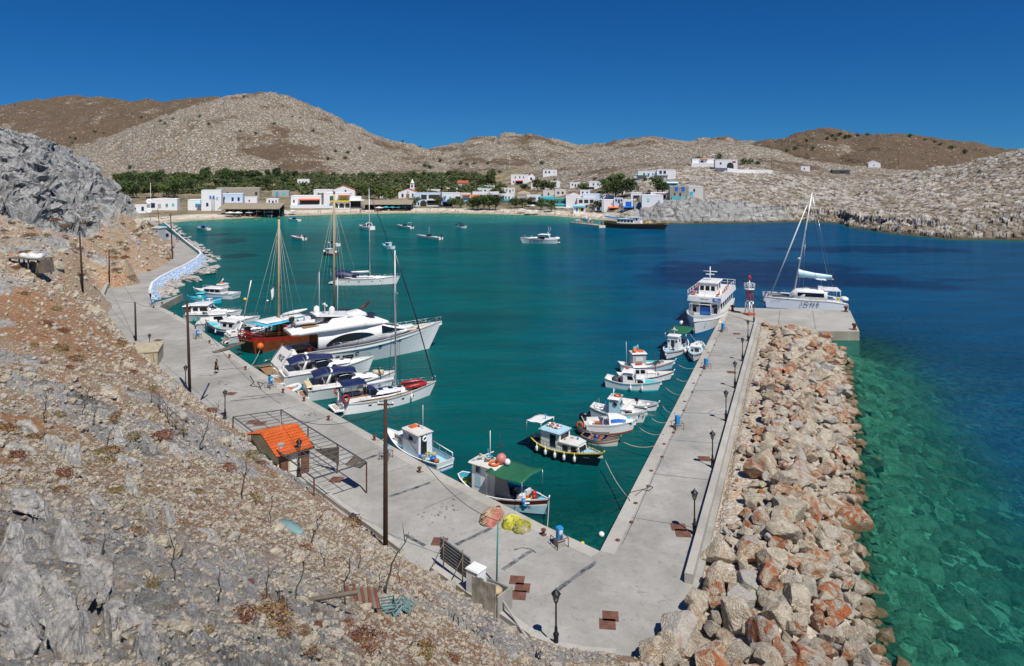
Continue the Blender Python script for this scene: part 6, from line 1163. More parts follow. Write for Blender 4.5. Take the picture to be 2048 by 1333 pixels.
def pole(px, py, top, r, m, lb, z=QZ, lean=0, name='utility_pole', arm=None):
    p = P(px, py, z) if z is not None else on_slope(px, py); s = p.y/FPX; H = (py-top)*s
    mb = MB(); mb.tube([(0,0,-.5),(lean*s*.5,0,H/2),(lean*s,0,H)], [r,r*.9,r*.72], m, 8); rt = thing(name, lb, 'utility pole' if 'pole' in name else 'post', p, 0); mb.build('shaft', rt)
    if arm: mb = MB(); [mb.tube([(lean*s-q,0,H-.3-.4*i),(lean*s+q,0,H-.3-.4*i)], .05, 'pole', 5) for i, q in enumerate(arm)]; [mb.lathe([(.05,0),(.07,.1),(.03,.16)], 'white', (lean*s+q,0,H-.28), 6) for q in (-arm[0]*.9, arm[0]*.9)]; mb.build('crossarm', rt)
    return p+Vector((lean*s,0,H))
T1 = pole(771,1122,800,.16,'pole','tall dark brown wooden pole rising in front of the near sailing yacht',arm=(.5,))
T2 = pole(380,787,601,.17,'pole','dark brown wooden pole left of the walking woman',lean=-6)
T3 = pole(272,682,605,.15,'pole','short dark pole standing beside the tan block hut',lean=-2)
T4 = pole(166,587,467,.17,'pole','thin dark pole on the slope left of the road bend',None,-7)
T5 = pole(219,575,503,.14,'pole','thin dark pole at the upper edge of the road bend',None,-1)
T6 = pole(345,515,428,.17,'pole','dark pole at the narrow end of the promenade',1.8,-4,arm=(.7,))
T7 = pole(993,1170,1042,.055,'teal','slim teal metal post rising from the stone enclosure',1.3,3,'lamp_post')
T8 = pole(561,905,832,.06,'grey','grey metal post on a concrete footing by the shed',2.2,0,'metal_post')
pole(321,470,418,.12,'pole','dark pole leaning over the kiosk crates',3.0,-6)
pole(301,440,366,.10,'white','white radio mast with two dish aerials',4.0,0,'radio_mast_pole')
WIRE = []
def wire(a, b, sag, lb, r=.018):
    mb = MB(); mb.tube(rope_pts(a, b, sag, 24), r, 'cable', 4); tag(mb.build('overhead_wire'), lb, 'cable')
wire(T1, T7, 1.4, 'black overhead cable sagging from tall pole to teal post', .022); wire(T2, T8+Vector((0,0,1)), 1.2, 'overhead cable from pole by the walking woman to the grey post', .02); wire(P(205,596,QZ)+Vector((0,0,.2)), T3, .3, 'overhead cable from the road bend to the short pole', .02); wire(T3, T2, .8, 'overhead cable between the two poles on the left quay', .02); wire(T5, T3, 1.0, 'overhead cable from the bend pole down to the short pole', .02); wire(T6, T5, 2.0, 'overhead cable from the promenade pole to the bend pole', .025); wire(T4, T5, .8, 'overhead cable between the two slope poles', .022)
tag(MB().tube(rope_pts(T1-Vector((0,0,.6)), T8+Vector((0,0,.3)), 1.0, 16), .018, 'cable', 4).build('overhead_wire'), 'overhead cable from the tall pole back to the shed post', 'cable')
# bollards
def bollard(p, s=1.): 
    rt = MB().lathe([(.16,0),(.16,.05),(.10,.10),(.09,.26),(.17,.32),(.18,.40),(.10,.45)], 'rust', (0,0,0), 9).build('bollard'); rt.location = p; return rt
b0 = None
for i, (px, py) in enumerate([(1093,1068),(1003,1022),(845,942),(755,878),(663,838),(614,800),(572,783),(497,737),(465,713),(425,684),(397,655),(355,627),(330,606),(313,614)]):
    p = P(px-6, py+3, QZ); b = bollard(p) if b0 is None else b0.copy()
    if b0 is None: b0 = b
    else: COL.objects.link(b); b.location = p
    tag(b, 'rusty mushroom bollard on the edge of the left quay', 'bollard', 'bollards of the left quay')
for i, (px, py, lb) in enumerate([(1465,622,'rusty bollard at the pier corner beside the ferry'),(1692,624,'rusty bollard at the far right corner of the pier head'),(1709,660,'big rusty bollard on the near right corner of the pier head')]):
    b = b0.copy(); COL.objects.link(b); b.location = P(px, py, QZ+.06); b.scale = (2.2,)*3; tag(b, lb, 'bollard')
pits = [PL0+(PL1-PL0)*q+Vector((.7+.35*(i%2),-.3,0)) for i, q in enumerate([.02,.05,.085,.12,.155,.19,.225,.26,.30,.335,.37,.41,.45,.49,.53,.57,.62,.67,.72,.78,.84])]
for p in pits:
    o = MB().lathe([(.13,.0),(.14,.05),(.05,.06)], 'rust', (0,0,0), 8).build('mooring_stud'); o.location = (p.x, p.y, QZ+.012); o.scale = (1.2,1.2,1); tag(o, 'small rusty mooring stud in the coping of the pier edge', 'mooring stud', 'mooring studs along the pier edge')
# service pedestals
def pedestal(p, rz, m='blue', frame=True):
    rt = thing('service_pedestal', '', 'pedestal', p, rz, 'blue service pedestals'); mb = MB(); mb.box((0,0,.22),(.55,.55,.44),'concrete'); mb.build('base', rt)
    mb = MB(); mb.box((0,0,.80),(.36,.34,.72),m); mb.box((0,0,1.20),(.42,.40,.10),m,0,.85); mb.box((0,-.18,.95),(.24,.02,.26),'tarp'); mb.box((0,-.18,.62),(.2,.02,.2),'darkgrey'); mb.build('cabinet', rt)
    if frame: mb = MB(); [mb.tube([(a,b,0),(a,b,.62)], .028, 'rust', 5) for a in (-.42,.42) for b in (-.42,.42)]; [mb.tube([(a,-.42,.62),(a,.42,.62)], .025, 'rust', 5) for a in (-.42,.42)]; mb.tube([(-.42,-.42,.62),(.42,-.42,.62)], .025, 'rust', 5); mb.build('guard_frame', rt)
    return rt
MATS['pedblue'] = mat('blue'); PAL['pedblue'] = ((.02,.28,.62),.4,0,.12); MATS.pop('pedblue'); pd = None
for (px, py, lb) in [(1119,1092,'beside the yellow nets at the quay corner'),(1355,858,'on the pier level with the white fishing boats'),(1412,738,'on the pier below the small cuddy boat'),(1446,664,'on the pier beside the ferry'),(541,776,'on the left quay by the inflatable tender'),(305,613,'on the small landing at the road bend'),(395,678,'on the left quay by the blue-striped wooden boat'),(772,918,'behind the tall brown pole')]:
    p = P(px, py, QZ)
    if pd is None: pd = pedestal(p, .5, 'pedblue'); o = pd
    else: o = dup(pd, p, .5+.001*px)
    o['label'] = 'bright blue service pedestal '+lb
# rust plates
plates = [((1034,1161),'beside the teal post, upper of three'),((1045,1176),'beside the teal post, middle of three'),((1037,1191),'beside the teal post, lowest of three'),((1221,1233),'right of the big lamp, farther of two'),((1215,1249),'right of the big lamp, nearer of two'),((879,1084),'above the corrugated screen'),((1357,1055),'at the first pier lamp, farther of two'),((1366,1067),'at the first pier lamp, nearer of two'),((1409,918),'at the second pier lamp'),((1473,668),'near the sixth pier lamp'),((1463,745),'near the fourth pier lamp'),((462,788),'beyond the pergola frame'),((505,845),'under the pergola frame, farther'),((520,848),'under the pergola frame, nearer'),((316,681),'behind the tan block hut'),((673,960),'under the near end of the pergola frame')]
dq = (PL1-PL0).normalized(); aq = math.atan2(dq.y, dq.x)
for (px, py), lb in plates:
    p = P(px, py, QZ); s = .88 if py > 1100 else 1.0; o = MB().box((0,0,.012),(s,s,.02),'rustplate').box((.25*s,.2*s,.026),(.12,.05,.012),'rust').box((-.25*s,-.2*s,.026),(.12,.05,.012),'rust').build('manhole_cover'); o.location = p; o.rotation_euler = (0,0,aq+PI/4*.0+.28); tag(o, 'rusty square manhole cover '+lb, 'manhole cover')
# dark repair strips in the concrete
PAL['repair'] = ((.20,.205,.21),.95,0,.9)
for i, (a, b) in enumerate([((912,1090),(985,1055)),((1115,1180),(1192,1124)),((776,995),(860,966)),((1005,1140),(1062,1102)),((700,930),(755,910)),((605,848),(640,838)),((462,803),(570,790)),((435,740),(500,735)),((480,795),(560,788)),((810,1070),(850,1092)),((420,690),(470,690))]):
    p, q = P(*a, QZ), P(*b, QZ); d = q-p; rt = random.Random(i); mb = MB(); n = 9; w = .15 if a[1] > 900 else .13
    L = [p+d*k/n+Vector((-d.y,d.x,0)).normalized()*(w*rt.uniform(.7,1.2)) for k in range(n+1)]; Rr = [p+d*k/n-Vector((-d.y,d.x,0)).normalized()*(w*rt.uniform(.7,1.2)) for k in range(n+1)]
    up = Vector((0,0,.006)); mb.add([v+up for v in L+Rr], [(k, k+1, n+2+k, n+1+k) for k in range(n)], 'repair'); struct(mb.build('repair_strip'), 'dark tar repair strip in the quay concrete')
mb = MB(); pts_ = [P(x,y,QZ+.006) for x, y in [(1028,1100),(1045,1096),(1062,1099),(1072,1106)]]; mb.tube(pts_, .05, 'repair', 4); struct(mb.build('repair_strip'))
for (x, y, s, k) in [(880,1024,1.2,1),(445,768,.8,2),(620,830,.6,3),(430,712,1.0,4),(1290,830,.8,5)]:
    rg = random.Random(k); mb = MB()
    for _ in range(26):
        p = P(x, y, QZ+.006+.001*_/26)+Vector((rg.gauss(0,s*.55), rg.gauss(0,s*.55), 0)); q = rg.uniform(.04,.13); mb.add([p+Vector((q*math.cos(a), q*math.sin(a), 0)) for a in (0.2,1.5,2.9,4.3,5.4)], [(0,1,2,3,4)], 'repair')
    struct(mb.build('tar_stain'), 'dark tar stain on the quay')
# nets
def net(p, r, h, m, lb, m2=None, seed=1):
    rg = random.Random(seed); mb = MB(); n = 26; v = []; f = []; k = 12
    for i in range(k+1):
        t = i/k*PI/2
        for j in range(n):
            a = 2*PI*j/n; q = 1+.10*math.sin(3*a+seed)+.06*math.sin(7*a+i)+rg.uniform(-.05,.05); v.append((r[0]*math.cos(t)*q*math.cos(a), r[1]*math.cos(t)*q*math.sin(a), h*math.sin(t)*(1+rg.uniform(-.06,.06))))
    for i in range(k):
        for j in range(n): a, b = i*n+j, i*n+(j+1)%n; f.append((a, b, b+n, a+n))
    mb.add(v, f, m, True)
    for _ in range(60):
        a = rg.uniform(0,2*PI); pts = []
        for i in range(8): t = i/7*1.4; q = 1.03+.05*math.sin(5*i+a); pts.append((r[0]*math.cos(t)*q*math.cos(a+.25*i*rg.choice((.4,1))), r[1]*math.cos(t)*q*math.sin(a+.25*i*.7), h*math.sin(t)*1.03))
        mb.tube(pts, .022, m2 or m, 4)
    o = mb.build('fishing_net'); o.location = p; o.rotation_euler = (0,0,aq); tag(o, lb, 'fishing net'); return o
net(P(984,1038,QZ), (1.15,.75), .62, 'pinkred', 'mottled pink-brown fishing net heap beside the caique bow', 'tan', 3); net(P(1023,1050,QZ), (.75,.62), .62, 'netyellow', 'bright yellow fishing net heap between two other nets', 'lime', 5); net(P(1044,1058,QZ), (.75,.6), .52, 'net', 'pale grey-green fishing net heap at right of yellow net', 'netyellow', 8)
# shed
A, Bc, Cc = P(561,948,1.3), P(663,920,1.3), P(600,858,1.3)
dq2 = Vector((QEDGE[5]-QEDGE[3])).normalized(); aq2 = math.atan2(-dq2.y, -dq2.x)      # along the quay, towards the corner
sp = P(600,955,QZ); U = Vector((math.cos(aq2), math.sin(aq2), 0)); V = Vector((-U.y, U.x, 0))       # U to the near corner, V to the water
rt = thing('shed', 'small shed with bright orange tiled gable roof on the quay', 'shed', (-19.35,58.3,QZ), aq2+PI/2)
W2, D2 = 1.35, 2.75
mb = MB(); mb.add([(-W2,-D2,-.6),(W2,-D2,-.6),(W2,D2,-.6),(-W2,D2,-.6),(-W2,-D2,2.15),(W2,-D2,2.15),(W2,D2,2.15),(-W2,D2,2.15),(-W2,0,2.95),(W2,0,2.95)],[(0,1,5,4),(1,2,6,9,5),(2,3,7,6),(3,0,4,8,7)],'cream'); wl = mb.build('wall', rt)
mb = MB(); mb.box((.05,-D2-.03,1.0),(.8,.06,2.0),'offwhite'); mb.build('door', wl)
for x_, w_ in ((-.85,.75),(.95,.7)): mb = MB(); mb.box((x_,-D2-.03,1.05),(w_,.07,2.15),'rustplate'); mb.build('rusty_panel', wl)
def tiled(mb, y0, z0, y1, z1, x0, x1, m):
    n = 13; d = Vector((0,y1-y0,z1-z0)); nn = Vector((1,0,0)).cross(d).normalized(); nn = nn if nn.z > 0 else -nn
    for i in range(n):
        a, b = x0+(x1-x0)*i/n, x0+(x1-x0)*(i+1)/n; pts = []
        for k in range(5): t = k/4; pts.append((a+(b-a)*t, .07*math.sin(PI*t)))
        for k in range(4):
            for r in range(9):
                f0, f1 = r/9, (r+1)/9
                p = [Vector((pts[k][0],y0,z0))+d*f0+nn*(pts[k][1]+.10), Vector((pts[k+1][0],y0,z0))+d*f0+nn*(pts[k+1][1]+.10), Vector((pts[k+1][0],y0,z0))+d*f1+nn*(pts[k+1][1]+.03), Vector((pts[k][0],y0,z0))+d*f1+nn*(pts[k][1]+.03)]
                q = [p[0]-nn*.07, p[1]-nn*.07]; mb.add(p+q, [(0,1,2,3),(4,5,1,0)], m)
mb = MB(); rx = W2+.25; ez = 2.95-(D2+.45)*.8/D2; tiled(mb, -D2-.45, ez, 0, 2.97, -rx, rx, 'orangeroof'); tiled(mb, D2+.45, ez, 0, 2.97, -rx, rx, 'orangeroof'); mb.tube([(-rx,0,3.05),(rx,0,3.05)], .09, 'orangeroof', 7)
mb.add([(-rx,-D2-.45,ez-.03),(rx,-D2-.45,ez-.03),(rx,0,2.94),(-rx,0,2.94),(rx,D2+.45,ez-.03),(-rx,D2+.45,ez-.03)],[(0,1,2,3),(3,2,4,5)],'darkgrey'); mb.build('roof', rt, recalc=False)
# pergola frame
rt = thing('pergola_frame', 'rusty bare steel pergola frame around the orange-roofed shed', 'pergola', (0,0,0))
cn = [PY(0,0,1)]*0; zt = QZ+2.35
c0, c1, c2, c3 = P(466,834,zt), P(562,820,zt), P(733,925,zt), P(628,957,zt)
mb = MB()
for a, b in ((c0,c1),(c1,c2),(c2,c3),(c0,c3)): mb.tube([a, b], .055, 'darkgrey', 5, smooth=False)
mb.build('frame_beam', rt)
for p in (c0, c1, c2, c3, c1.lerp(c2,.36), c1.lerp(c2,.7)): mb = MB(); mb.tube([Vector((p.x,p.y,QZ-.3)), p], .06, 'rust', 5, smooth=False); mb.build('post', rt)
n = 19
for i in range(1, n):
    t = i/n; a = c1.lerp(c2, t); b = c0.lerp(c3, t); mb = MB(); mb.tube([a, b], .028, 'darkgrey', 4, smooth=False); mb.build('rafter', rt)
mb = MB(); [mb.tube([c1.lerp(c0,q), c2.lerp(c3,q)], .035, 'darkgrey', 4) for q in (.33,.66)]; mb.build('cross_beam', rt)
mb = MB(); a = c1.lerp(c2,.72); b = c2; mb.add([a-Vector((0,0,.1)), b-Vector((0,0,.1)), b.lerp(c3,.25)-Vector((0,0,.5)), a.lerp(c0,.22)-Vector((0,0,.9)), a-Vector((0,0,1.6))], [(0,3,4)], 'greywood').add([a.lerp(b,.55)-Vector((0,0,.1)), b-Vector((0,0,.1)), b.lerp(c3,.12)-Vector((0,0,.35)), a.lerp(b,.5)-Vector((.5,.4,.7))], [(0,1,2,3)], 'greywood'); mb.build('torn_netting', rt)
o = MB().box((0,0,1.0),(.5,.5,2.6),'concrete').build('concrete_footing'); o.location = P(562,945,1.6); tag(o, 'square concrete footing pillar at the corner of the orange-roofed shed', 'pillar'); mb = MB(); mb.box((-.1,-.32,1.9),(.5,.12,.35),'white'); mb.build('meter_box', o)
# tan hut
PAL['palecrete'] = ((.46,.40,.28),.9,0,.25); rt = thing('block_hut', 'plain tan concrete block hut dug into the slope by the quay', 'hut', P(315,734,QZ), .33); mb = MB(); mb.box2(-3.1,0,0,5,-1,1.85,'palecrete'); mb.build('wall', rt); mb = MB(); mb.box2(-3.18,.08,-.08,5.08,1.853,1.97,'palecrete'); mb.build('roof_slab', rt); mb = MB(); mb.tube([(-.5,-.05,1.7),(-.3,-.05,0)], .03, 'darkgrey', 4); mb.build('drain_pipe', rt)
# corrugated screens, box, enclosure
def panel(name, a, b, h, m, lb, th=.05, ridges=7, lean=0):
    d = (b-a); L = d.length; rt = thing(name, lb, 'fence panel', a, math.atan2(d.y, d.x)); mb = MB(); v = []; n = 40
    rings = []
    for i in range(n+1): z = h[0]+(h[1]-h[0])*i/n; y = .035*math.sin(2*PI*ridges*i/n); rings.append([(0,y,z),(L,y,z),(L,y+th,z),(0,y+th,z)])
    mb.loft(rings, m); mb.build('corrugated_sheet', rt); return rt, L
rt, L = panel('corrugated_screen', P(880,1135,QZ), P(940,1182,QZ), (.55,1.9), 'corr', 'grey corrugated metal screen on props at the quay side')
for x in (.5, L*.8): mb = MB(); mb.tube([(x,-.08,-.4),(x,-.08,2.15)], .04, 'greywood', 5); mb.tube([(x-.6,-.9,-.3),(x,-.1,1.7)], .03, 'greywood', 5); mb.build('prop', rt)
rt = thing('white_cabinet', 'white metal cabinet between the corrugated screen and stone enclosure', 'cabinet', P(952,1192,QZ), -.65); mb = MB(); mb.box((0,0,.75),(.85,.75,1.7),'wallwhite'); mb.build('body', rt); mb = MB(); mb.box((0,0,1.64),(.95,.85,.08),'white',0,.9); mb.build('lid', rt)
rt = thing('board_enclosure', 'weathered board and concrete enclosure around the teal post', 'enclosure', P(985,1212,QZ), -.65); mb = MB()
for i in range(6): mb.box((-.75+i*.29,-.75,.8+.05*(i%3)),(.275,.05,1.9),'stonewall')
mb.build('front_boards', rt); mb = MB(); mb.box((.95,-.1,.55),(.10,1.3,1.3),'concrete'); mb.box((.0,.6,.45),(1.7,.10,1.1),'corr'); mb.build('side_wall', rt); mb = MB(); mb.sphere((.1,.1,.9),(.5,.4,.2),'tan'); mb.build('sand_heap', rt)
o = MB().tube([(0,0,0),(P(1058,1282,QZ)-P(998,1190,2.2))[:]], .07, 'kerb', 7).build('loose_beam'); o.location = P(998,1190,2.2); tag(o, 'long pale beam leaning from the enclosure down to the lower quay edge', 'beam')
o = MB().tube([(0,0,0),(.5,.9,1.5)], .09, 'navy', 6).build('blue_prop'); o.location = P(402,800,QZ); tag(o, 'dark blue pipe stub leaning at the foot of the slope', 'pipe')
# low retaining walls along the foot of the hill
wall_run('retaining_wall', [P(x, y, QZ) for x, y in [(216,612),(208,598),(216,578),(232,566),(247,556)]], .6, .95, 'kerb', side=1, label='curved low concrete wall at the inside of the road bend')
wall_run('retaining_wall', [P(x, y, QZ) for x, y in [(1060,1280),(1000,1238),(930,1192),(860,1143)]], .45, .28, 'kerb', side=-1, label='low concrete kerb wall under the enclosure and screens')
wall_run('retaining_wall', [P(x, y, QZ) for x, y in [(1232,1316),(1170,1311),(1112,1300),(1060,1280)]], .35, .22, 'kerb', side=-1, label='low concrete kerb wall behind the big lamp')
wall_run('retaining_wall', [P(x, y, QZ) for x, y in [(800,1108),(740,1062),(680,1020),(612,968)]], .4, .3, 'kerb', side=-1, label='low concrete kerb wall between tall pole and shed')
# promenade and its white wall
ROADTOP = [(252,560),(300,545),(345,522),(352,505),(345,488),(330,468),(318,452),(306,442)]
MATS['bluestone'] = (lambda t: t.out(t.mix(t.rng(t.vor(1.6,'DISTANCE_TO_EDGE'), .05, .09), (.78,.82,.86), t.mix(t.noise(1.1,4), (.10,.24,.50), (.36,.52,.70))), .85, None))(NT('blue_white_stone'))
pw = [(297,587),(302,572),(318,560),(345,546),(372,533),(392,521),(400,512),(396,505),(386,497),(374,488),(362,478),(348,466),(336,455),(326,447)]
pwp = [P(x, y, QZ+.1) for x, y in pw]
o = wall_run('promenade_wall', pwp[:8], .5, .75, 'wallwhite', side=-1, label='whitewashed promenade wall with blue painted stones facing the sea'); mb = MB(); rings = []
for i, p in enumerate(pwp[:8]):
    a = pwp[max(i-1,0)]; b = pwp[min(i+1,7)]; d = Vector((b.x-a.x,b.y-a.y,0)).normalized(); n = Vector((d.y,-d.x,0)); rings.append([p+n*.51+Vector((0,0,.62)), p+n*2.2+Vector((0,0,-1.4)), p+n*.4+Vector((0,0,-1.4))])
mb.loft(rings, 'bluestone'); mb.build('blue_stone_face', o)
wall_run('promenade_wall', [P(x, y, QZ+.1) for x, y in pw[7:]], .45, .55, 'wallwhite', side=-1, label='low white wall along the narrow end of the promenade')
# rocks below the promenade
mbv = []; mbf = []; off = 0; rq = np.random.RandomState(4)
for i in range(240):
    t = rq.rand(); k = t*(len(pw)-1); a = int(k); p0 = Vector((pw[a][0]+(pw[min(a+1,len(pw)-1)][0]-pw[a][0])*(k-a), pw[a][1]+(pw[min(a+1,len(pw)-1)][1]-pw[a][1])*(k-a), 0)); q = P(p0.x, p0.y, 0); o_ = rq.uniform(1, 9); s = rq.uniform(.5, 1.5); v, f = RLOW[rq.randint(12)]
    v = rot_z(v, rq.uniform(0,6))*s*np.array([1,1,.75])+np.array([q.x+o_*.75+(2 if a < 7 else .5), q.y-o_*.55-(2 if a < 7 else .5), max(.9-o_*.16, -.3)]); mbv.append(v); mbf.append(f+off); off += len(v)
o = np_mesh('shore_rocks', np.concatenate(mbv), np.concatenate(mbf)); o.data.materials.append(MATS['slab']); tag(o, 'grey shore rocks below the promenade wall', 'rocks', kind='stuff')
for i, (x, y, s) in enumerate([(380,560,4.2),(345,572,3.6),(410,545,3.2),(425,535,2.2),(365,552,3),(330,585,2.6)]):
    v, f = slab(500+i); o = np_mesh('rock', v, f); o.data.materials.append(MATS['slab']); o.location = P(x, y, .2); o.scale = (s*.95, s*.8, s*.5); o.rotation_euler = (0,0,i*1.3); tag(o, ['largest pale shore rock below the blue stone wall','rounded shore rock beside the small landing','grey shore rock at the tip of the promenade point','low outermost shore rock in the water off the promenade','pale shore rock tucked against the blue stone wall','small shore rock touching the landing steps'][i], 'rock')
# light beacon
rt = thing('light_beacon', 'red and white lattice harbour light beacon on the pier head', 'beacon', P(1499,630,QZ+.06), .4); mb = MB(); mb.box((0,0,.12),(1.4,1.4,.24),'brick'); mb.build('base', rt)
for nm, z0, z1, m in (('lower_lattice',.2,2.3,'white'),('upper_lattice',2.3,4.2,'red')):
    mb = MB(); w0, w1 = .55-.06*z0, .55-.06*z1
    for a, b in ((1,1),(1,-1),(-1,-1),(-1,1)): mb.tube([(a*w0,b*w0,z0),(a*w1,b*w1,z1)], .07, m, 5)
    for a, b, c, d in ((1,1,1,-1),(1,-1,-1,-1),(-1,-1,-1,1),(-1,1,1,1)): mb.tube([(a*w0,b*w0,z0),(c*w1,d*w1,z1)], .04, m, 4); mb.tube([(c*w0,d*w0,z0),(a*w1,b*w1,z1)], .04, m, 4); mb.tube([(a*w1,b*w1,z1),(c*w1,d*w1,z1)], .04, m, 4)
    mb.build(nm, rt)
mb = MB(); mb.lathe([(.85,4.3),(.85,4.42)], 'white', (0,0,0), 10); pl_ = mb.build('platform', rt); rails(pl_, [(.85*math.cos(k*PI/5), .85*math.sin(k*PI/5), 4.42) for k in range(11)], .9, 'white', 1, .035); mb = MB(); mb.tube([(0,0,4.4),(0,0,5.9)], .1, 'white', 6); mb.build('mast', rt); mb = MB(); mb.lathe([(.18,5.9),(.24,6.05),(.24,6.45),(.1,6.65)], 'red', (0,0,0), 9); mb.build('lantern', rt)
# slope fence, debris
fpts = [on_slope(x, y) for x, y in [(303,812),(318,822),(335,845),(352,862),(368,882)]]; rt = thing('wire_fence', 'short rusty wire fence on the slope below the shed road', 'fence', fpts[0])
for p in fpts: mb = MB(); q = p-fpts[0]; mb.tube([q-Vector((0,0,.3)), q+Vector((0,0,1.15))], .035, 'greywood', 5); mb.build('post', rt)
mb = MB()
for z in (.25,.6,1.0): mb.tube([p-fpts[0]+Vector((0,0,z)) for p in fpts], .018, 'darkgrey', 4)
for i in range(4):
    for k in range(5): q = fpts[i].lerp(fpts[i+1], k/5)-fpts[0]; mb.tube([q+Vector((0,0,.1)), q+Vector((0,0,1.05))], .010, 'darkgrey', 4)
mb.build('wire_mesh', rt)
p = on_slope(575,1062); rt = thing('boat_wreck', 'broken turquoise boat hull lying upside down on the slope', 'boat wreck', p, -.5); mb = MB(); mb.loft([[(x,-w,0),(x,-w*.6,h),(x,w*.6,h),(x,w,0)] for x, w, h in ((-.9,.15,.15),(-.4,.36,.3),(.4,.33,.26),(.95,.10,.1))], 'dullblue', True, True, True); mb.build('hull', rt)
for x, y, rz, tl, lb in ((772,1222,.4,.3,'leftmost of the dumped slatted crates at the slope foot'),(790,1232,1.2,-.4,'middle one of the dumped slatted crates at the slope foot'),(806,1226,2.0,.7,'rightmost of the dumped slatted crates at the slope foot')):
    p = on_slope(x, y); o = thing('slatted_crate', 'dull turquoise plastic crate, '+lb, 'crate', p+Vector((0,0,.05))); o.rotation_euler = (tl, .25*tl, rz); mb = MB()
    for k in range(3): [mb.box((a*.26,0,.08+.13*k),(.02,.36,.05),'dullblue') for a in (-1,1)]; [mb.box((0,a*.18,.08+.13*k),(.52,.02,.05),'dullblue') for a in (-1,1)]
    [mb.box((a*.255,b*.175,.2),(.035,.035,.4),'dullblue') for a in (-1,1) for b in (-1,1)]; mb.box((0,0,.02),(.5,.34,.02),'dullblue'); mb.build('slats', o)
p = on_slope(645,1212); o = MB().tube([(-1.0,-.2,.12),(1.0,.25,.2)], .07, 'greywood', 6).build('plank'); o.location = p; tag(o, 'dark weathered plank lying among the saplings', 'plank')
p = on_slope(722,1205); mb = MB(); [mb.box((-.6+i*.12,0,.25+.03*math.sin(i*2)),(.11,.7,.04),'rust' if i % 2 else 'greywood',.2) for i in range(10)]; o = mb.build('striped_cloth'); o.location = p; o.rotation_euler = (.5,.2,.3); tag(o, 'striped rust and white sheet lying beside the plank', 'sheet')
p = on_slope(62,545); rt = thing('wooden_shelter', 'ramshackle wooden shelter with white sheet on top of the slope', 'shelter', p, -.35); s = p.y/FPX
mb = MB(); [mb.tube([(x*s*10,y*s*10,-.4),(x*s*10,y*s*10,s*26)], .12, 'greywood', 5) for x, y in ((-4,-1.4),(-1.4,-1.4),(1.2,-1.4),(3.8,-1.4),(-4,1.4),(3.8,1.4))]; mb.build('post', rt); mb = MB(); [mb.box((0,y*s*10,s*27),(s*84,.35,.10),'greywood') for y in np.linspace(-1.6,1.6,8)]; mb.build('roof_planks', rt); mb = MB(); mb.sphere((s*6,0,s*29),(s*24,s*13,s*7),'tarp',12,6); [mb.sphere((s*(-16+12*i),s*(3 if i%2 else -5),s*31),(s*9,s*7,s*6),'tarp') for i in range(4)]; mb.build('white_sheet', rt)
mb = MB(); mb.box((s*40,0,s*12),(s*20,s*26,s*24),'greywood',.2,.8); mb.build('brushwood_screen', rt)
# kiosk box and dishes above the promenade
rt = thing('kiosk', 'pale grey metal kiosk cabin beside the promenade', 'kiosk', P(311,487,3.0), -.2); s = rt.location.y/FPX; mb = MB(); mb.box((0,1.5,s*15),(s*17,3,s*30),'greyplaster'); mb.build('cabin', rt); mb = MB(); mb.box((0,1.5,s*31),(s*20,3.4,s*2),'white'); mb.build('roof', rt); mb = MB(); mb.box((s*3,-.03,s*24),(s*3,.05,s*3),'darkgrey'); mb.build('window', rt)
o = MB().box((0,0,1.2),(7,4,2.4),'greyplaster').build('plinth'); o.location = P(300,492,1.0); tag(o, 'grey concrete plinth under the kiosk cabin', 'plinth')
for k, (x, y) in enumerate([(298,404),(298,422)]):
    c = PY(x, y, 250); o = MB().lathe([(.02,0),(.55,.08),(.95,.3),(1.0,.38),(.55,.16),(.02,.10)], 'wallwhite', (0,0,0), 14).build('dish_aerial'); o.location = c; o.rotation_euler = (R(80),0,R(20)); tag(o, ['upper round white dish aerial on the radio mast','lower round white dish aerial on the radio mast'][k], 'dish aerial')
for k, (x, y, m) in enumerate([(325,473,'blue'),(331,482,'skyblue'),(322,480,'white'),(334,474,'darknavy'),(329,490,'paleblue')]):
    o = MB().box((0,0,.6),(1.1,1.1,1.2),m,.3,.8).build('crate'); o.location = P(x, y, 1.4); tag(o, ['deep blue','sky blue','white','dark navy','pale blue'][k]+' crate stacked beside the promenade kiosk', 'crate')
# ropes
ropes = [((1003,1022),(925,975,1.0),'slack rope from a quay bollard to the green-awning caique stern'),((1093,1068),(1098,1000,1.1),'rope from quay bollard to the green-awning caique bow'),((663,838),(700,818,.9),'pair of stern ropes holding the near sailing yacht'),((497,737),(520,700,1.2),'rope from quay to the gulet stern'),((845,942),(886,930,.9),'rope from quay to the white blue caique'),((755,880),(772,868,1.2),'rope from quay bollard to the caique bow'),
 ((1245,1000),(1210,920,1.1),'rope from the pier to the navy cabin boat'),((1298,890),(1247,885,.8),'rope from the pier to the rowing boat'),((1310,868),(1279,856,1.0),'rope from the pier to the speedboat'),((1322,842),(1303,837,1.0),'rope from the pier to the round-window boat'),((1330,826),(1325,812,.8),'rope from the pier to the white skiff'),((1352,790),(1331,775,1.0),'rope from the pier to the blue-banded boat'),((1368,758),(1352,757,.9),'rope from the pier to the dark-masted boat'),((1383,735),(1356,730,1.0),'rope from the pier to the orange-buoy boat'),((1402,700),(1380,668,2.4),'mooring rope drooping from the ferry bow to the pier')]
for a, b, lb in ropes:
    if 'from the pier' in lb or 'to the pier' in lb: a = (1203+251*(1103-a[1])/487+5, a[1])
    mb = MB(); mb.tube(rope_pts(P(*a, QZ+.15), P(*b), .35, 12), .038, 'rope', 4); tag(mb.build('mooring_rope'), lb, 'rope')
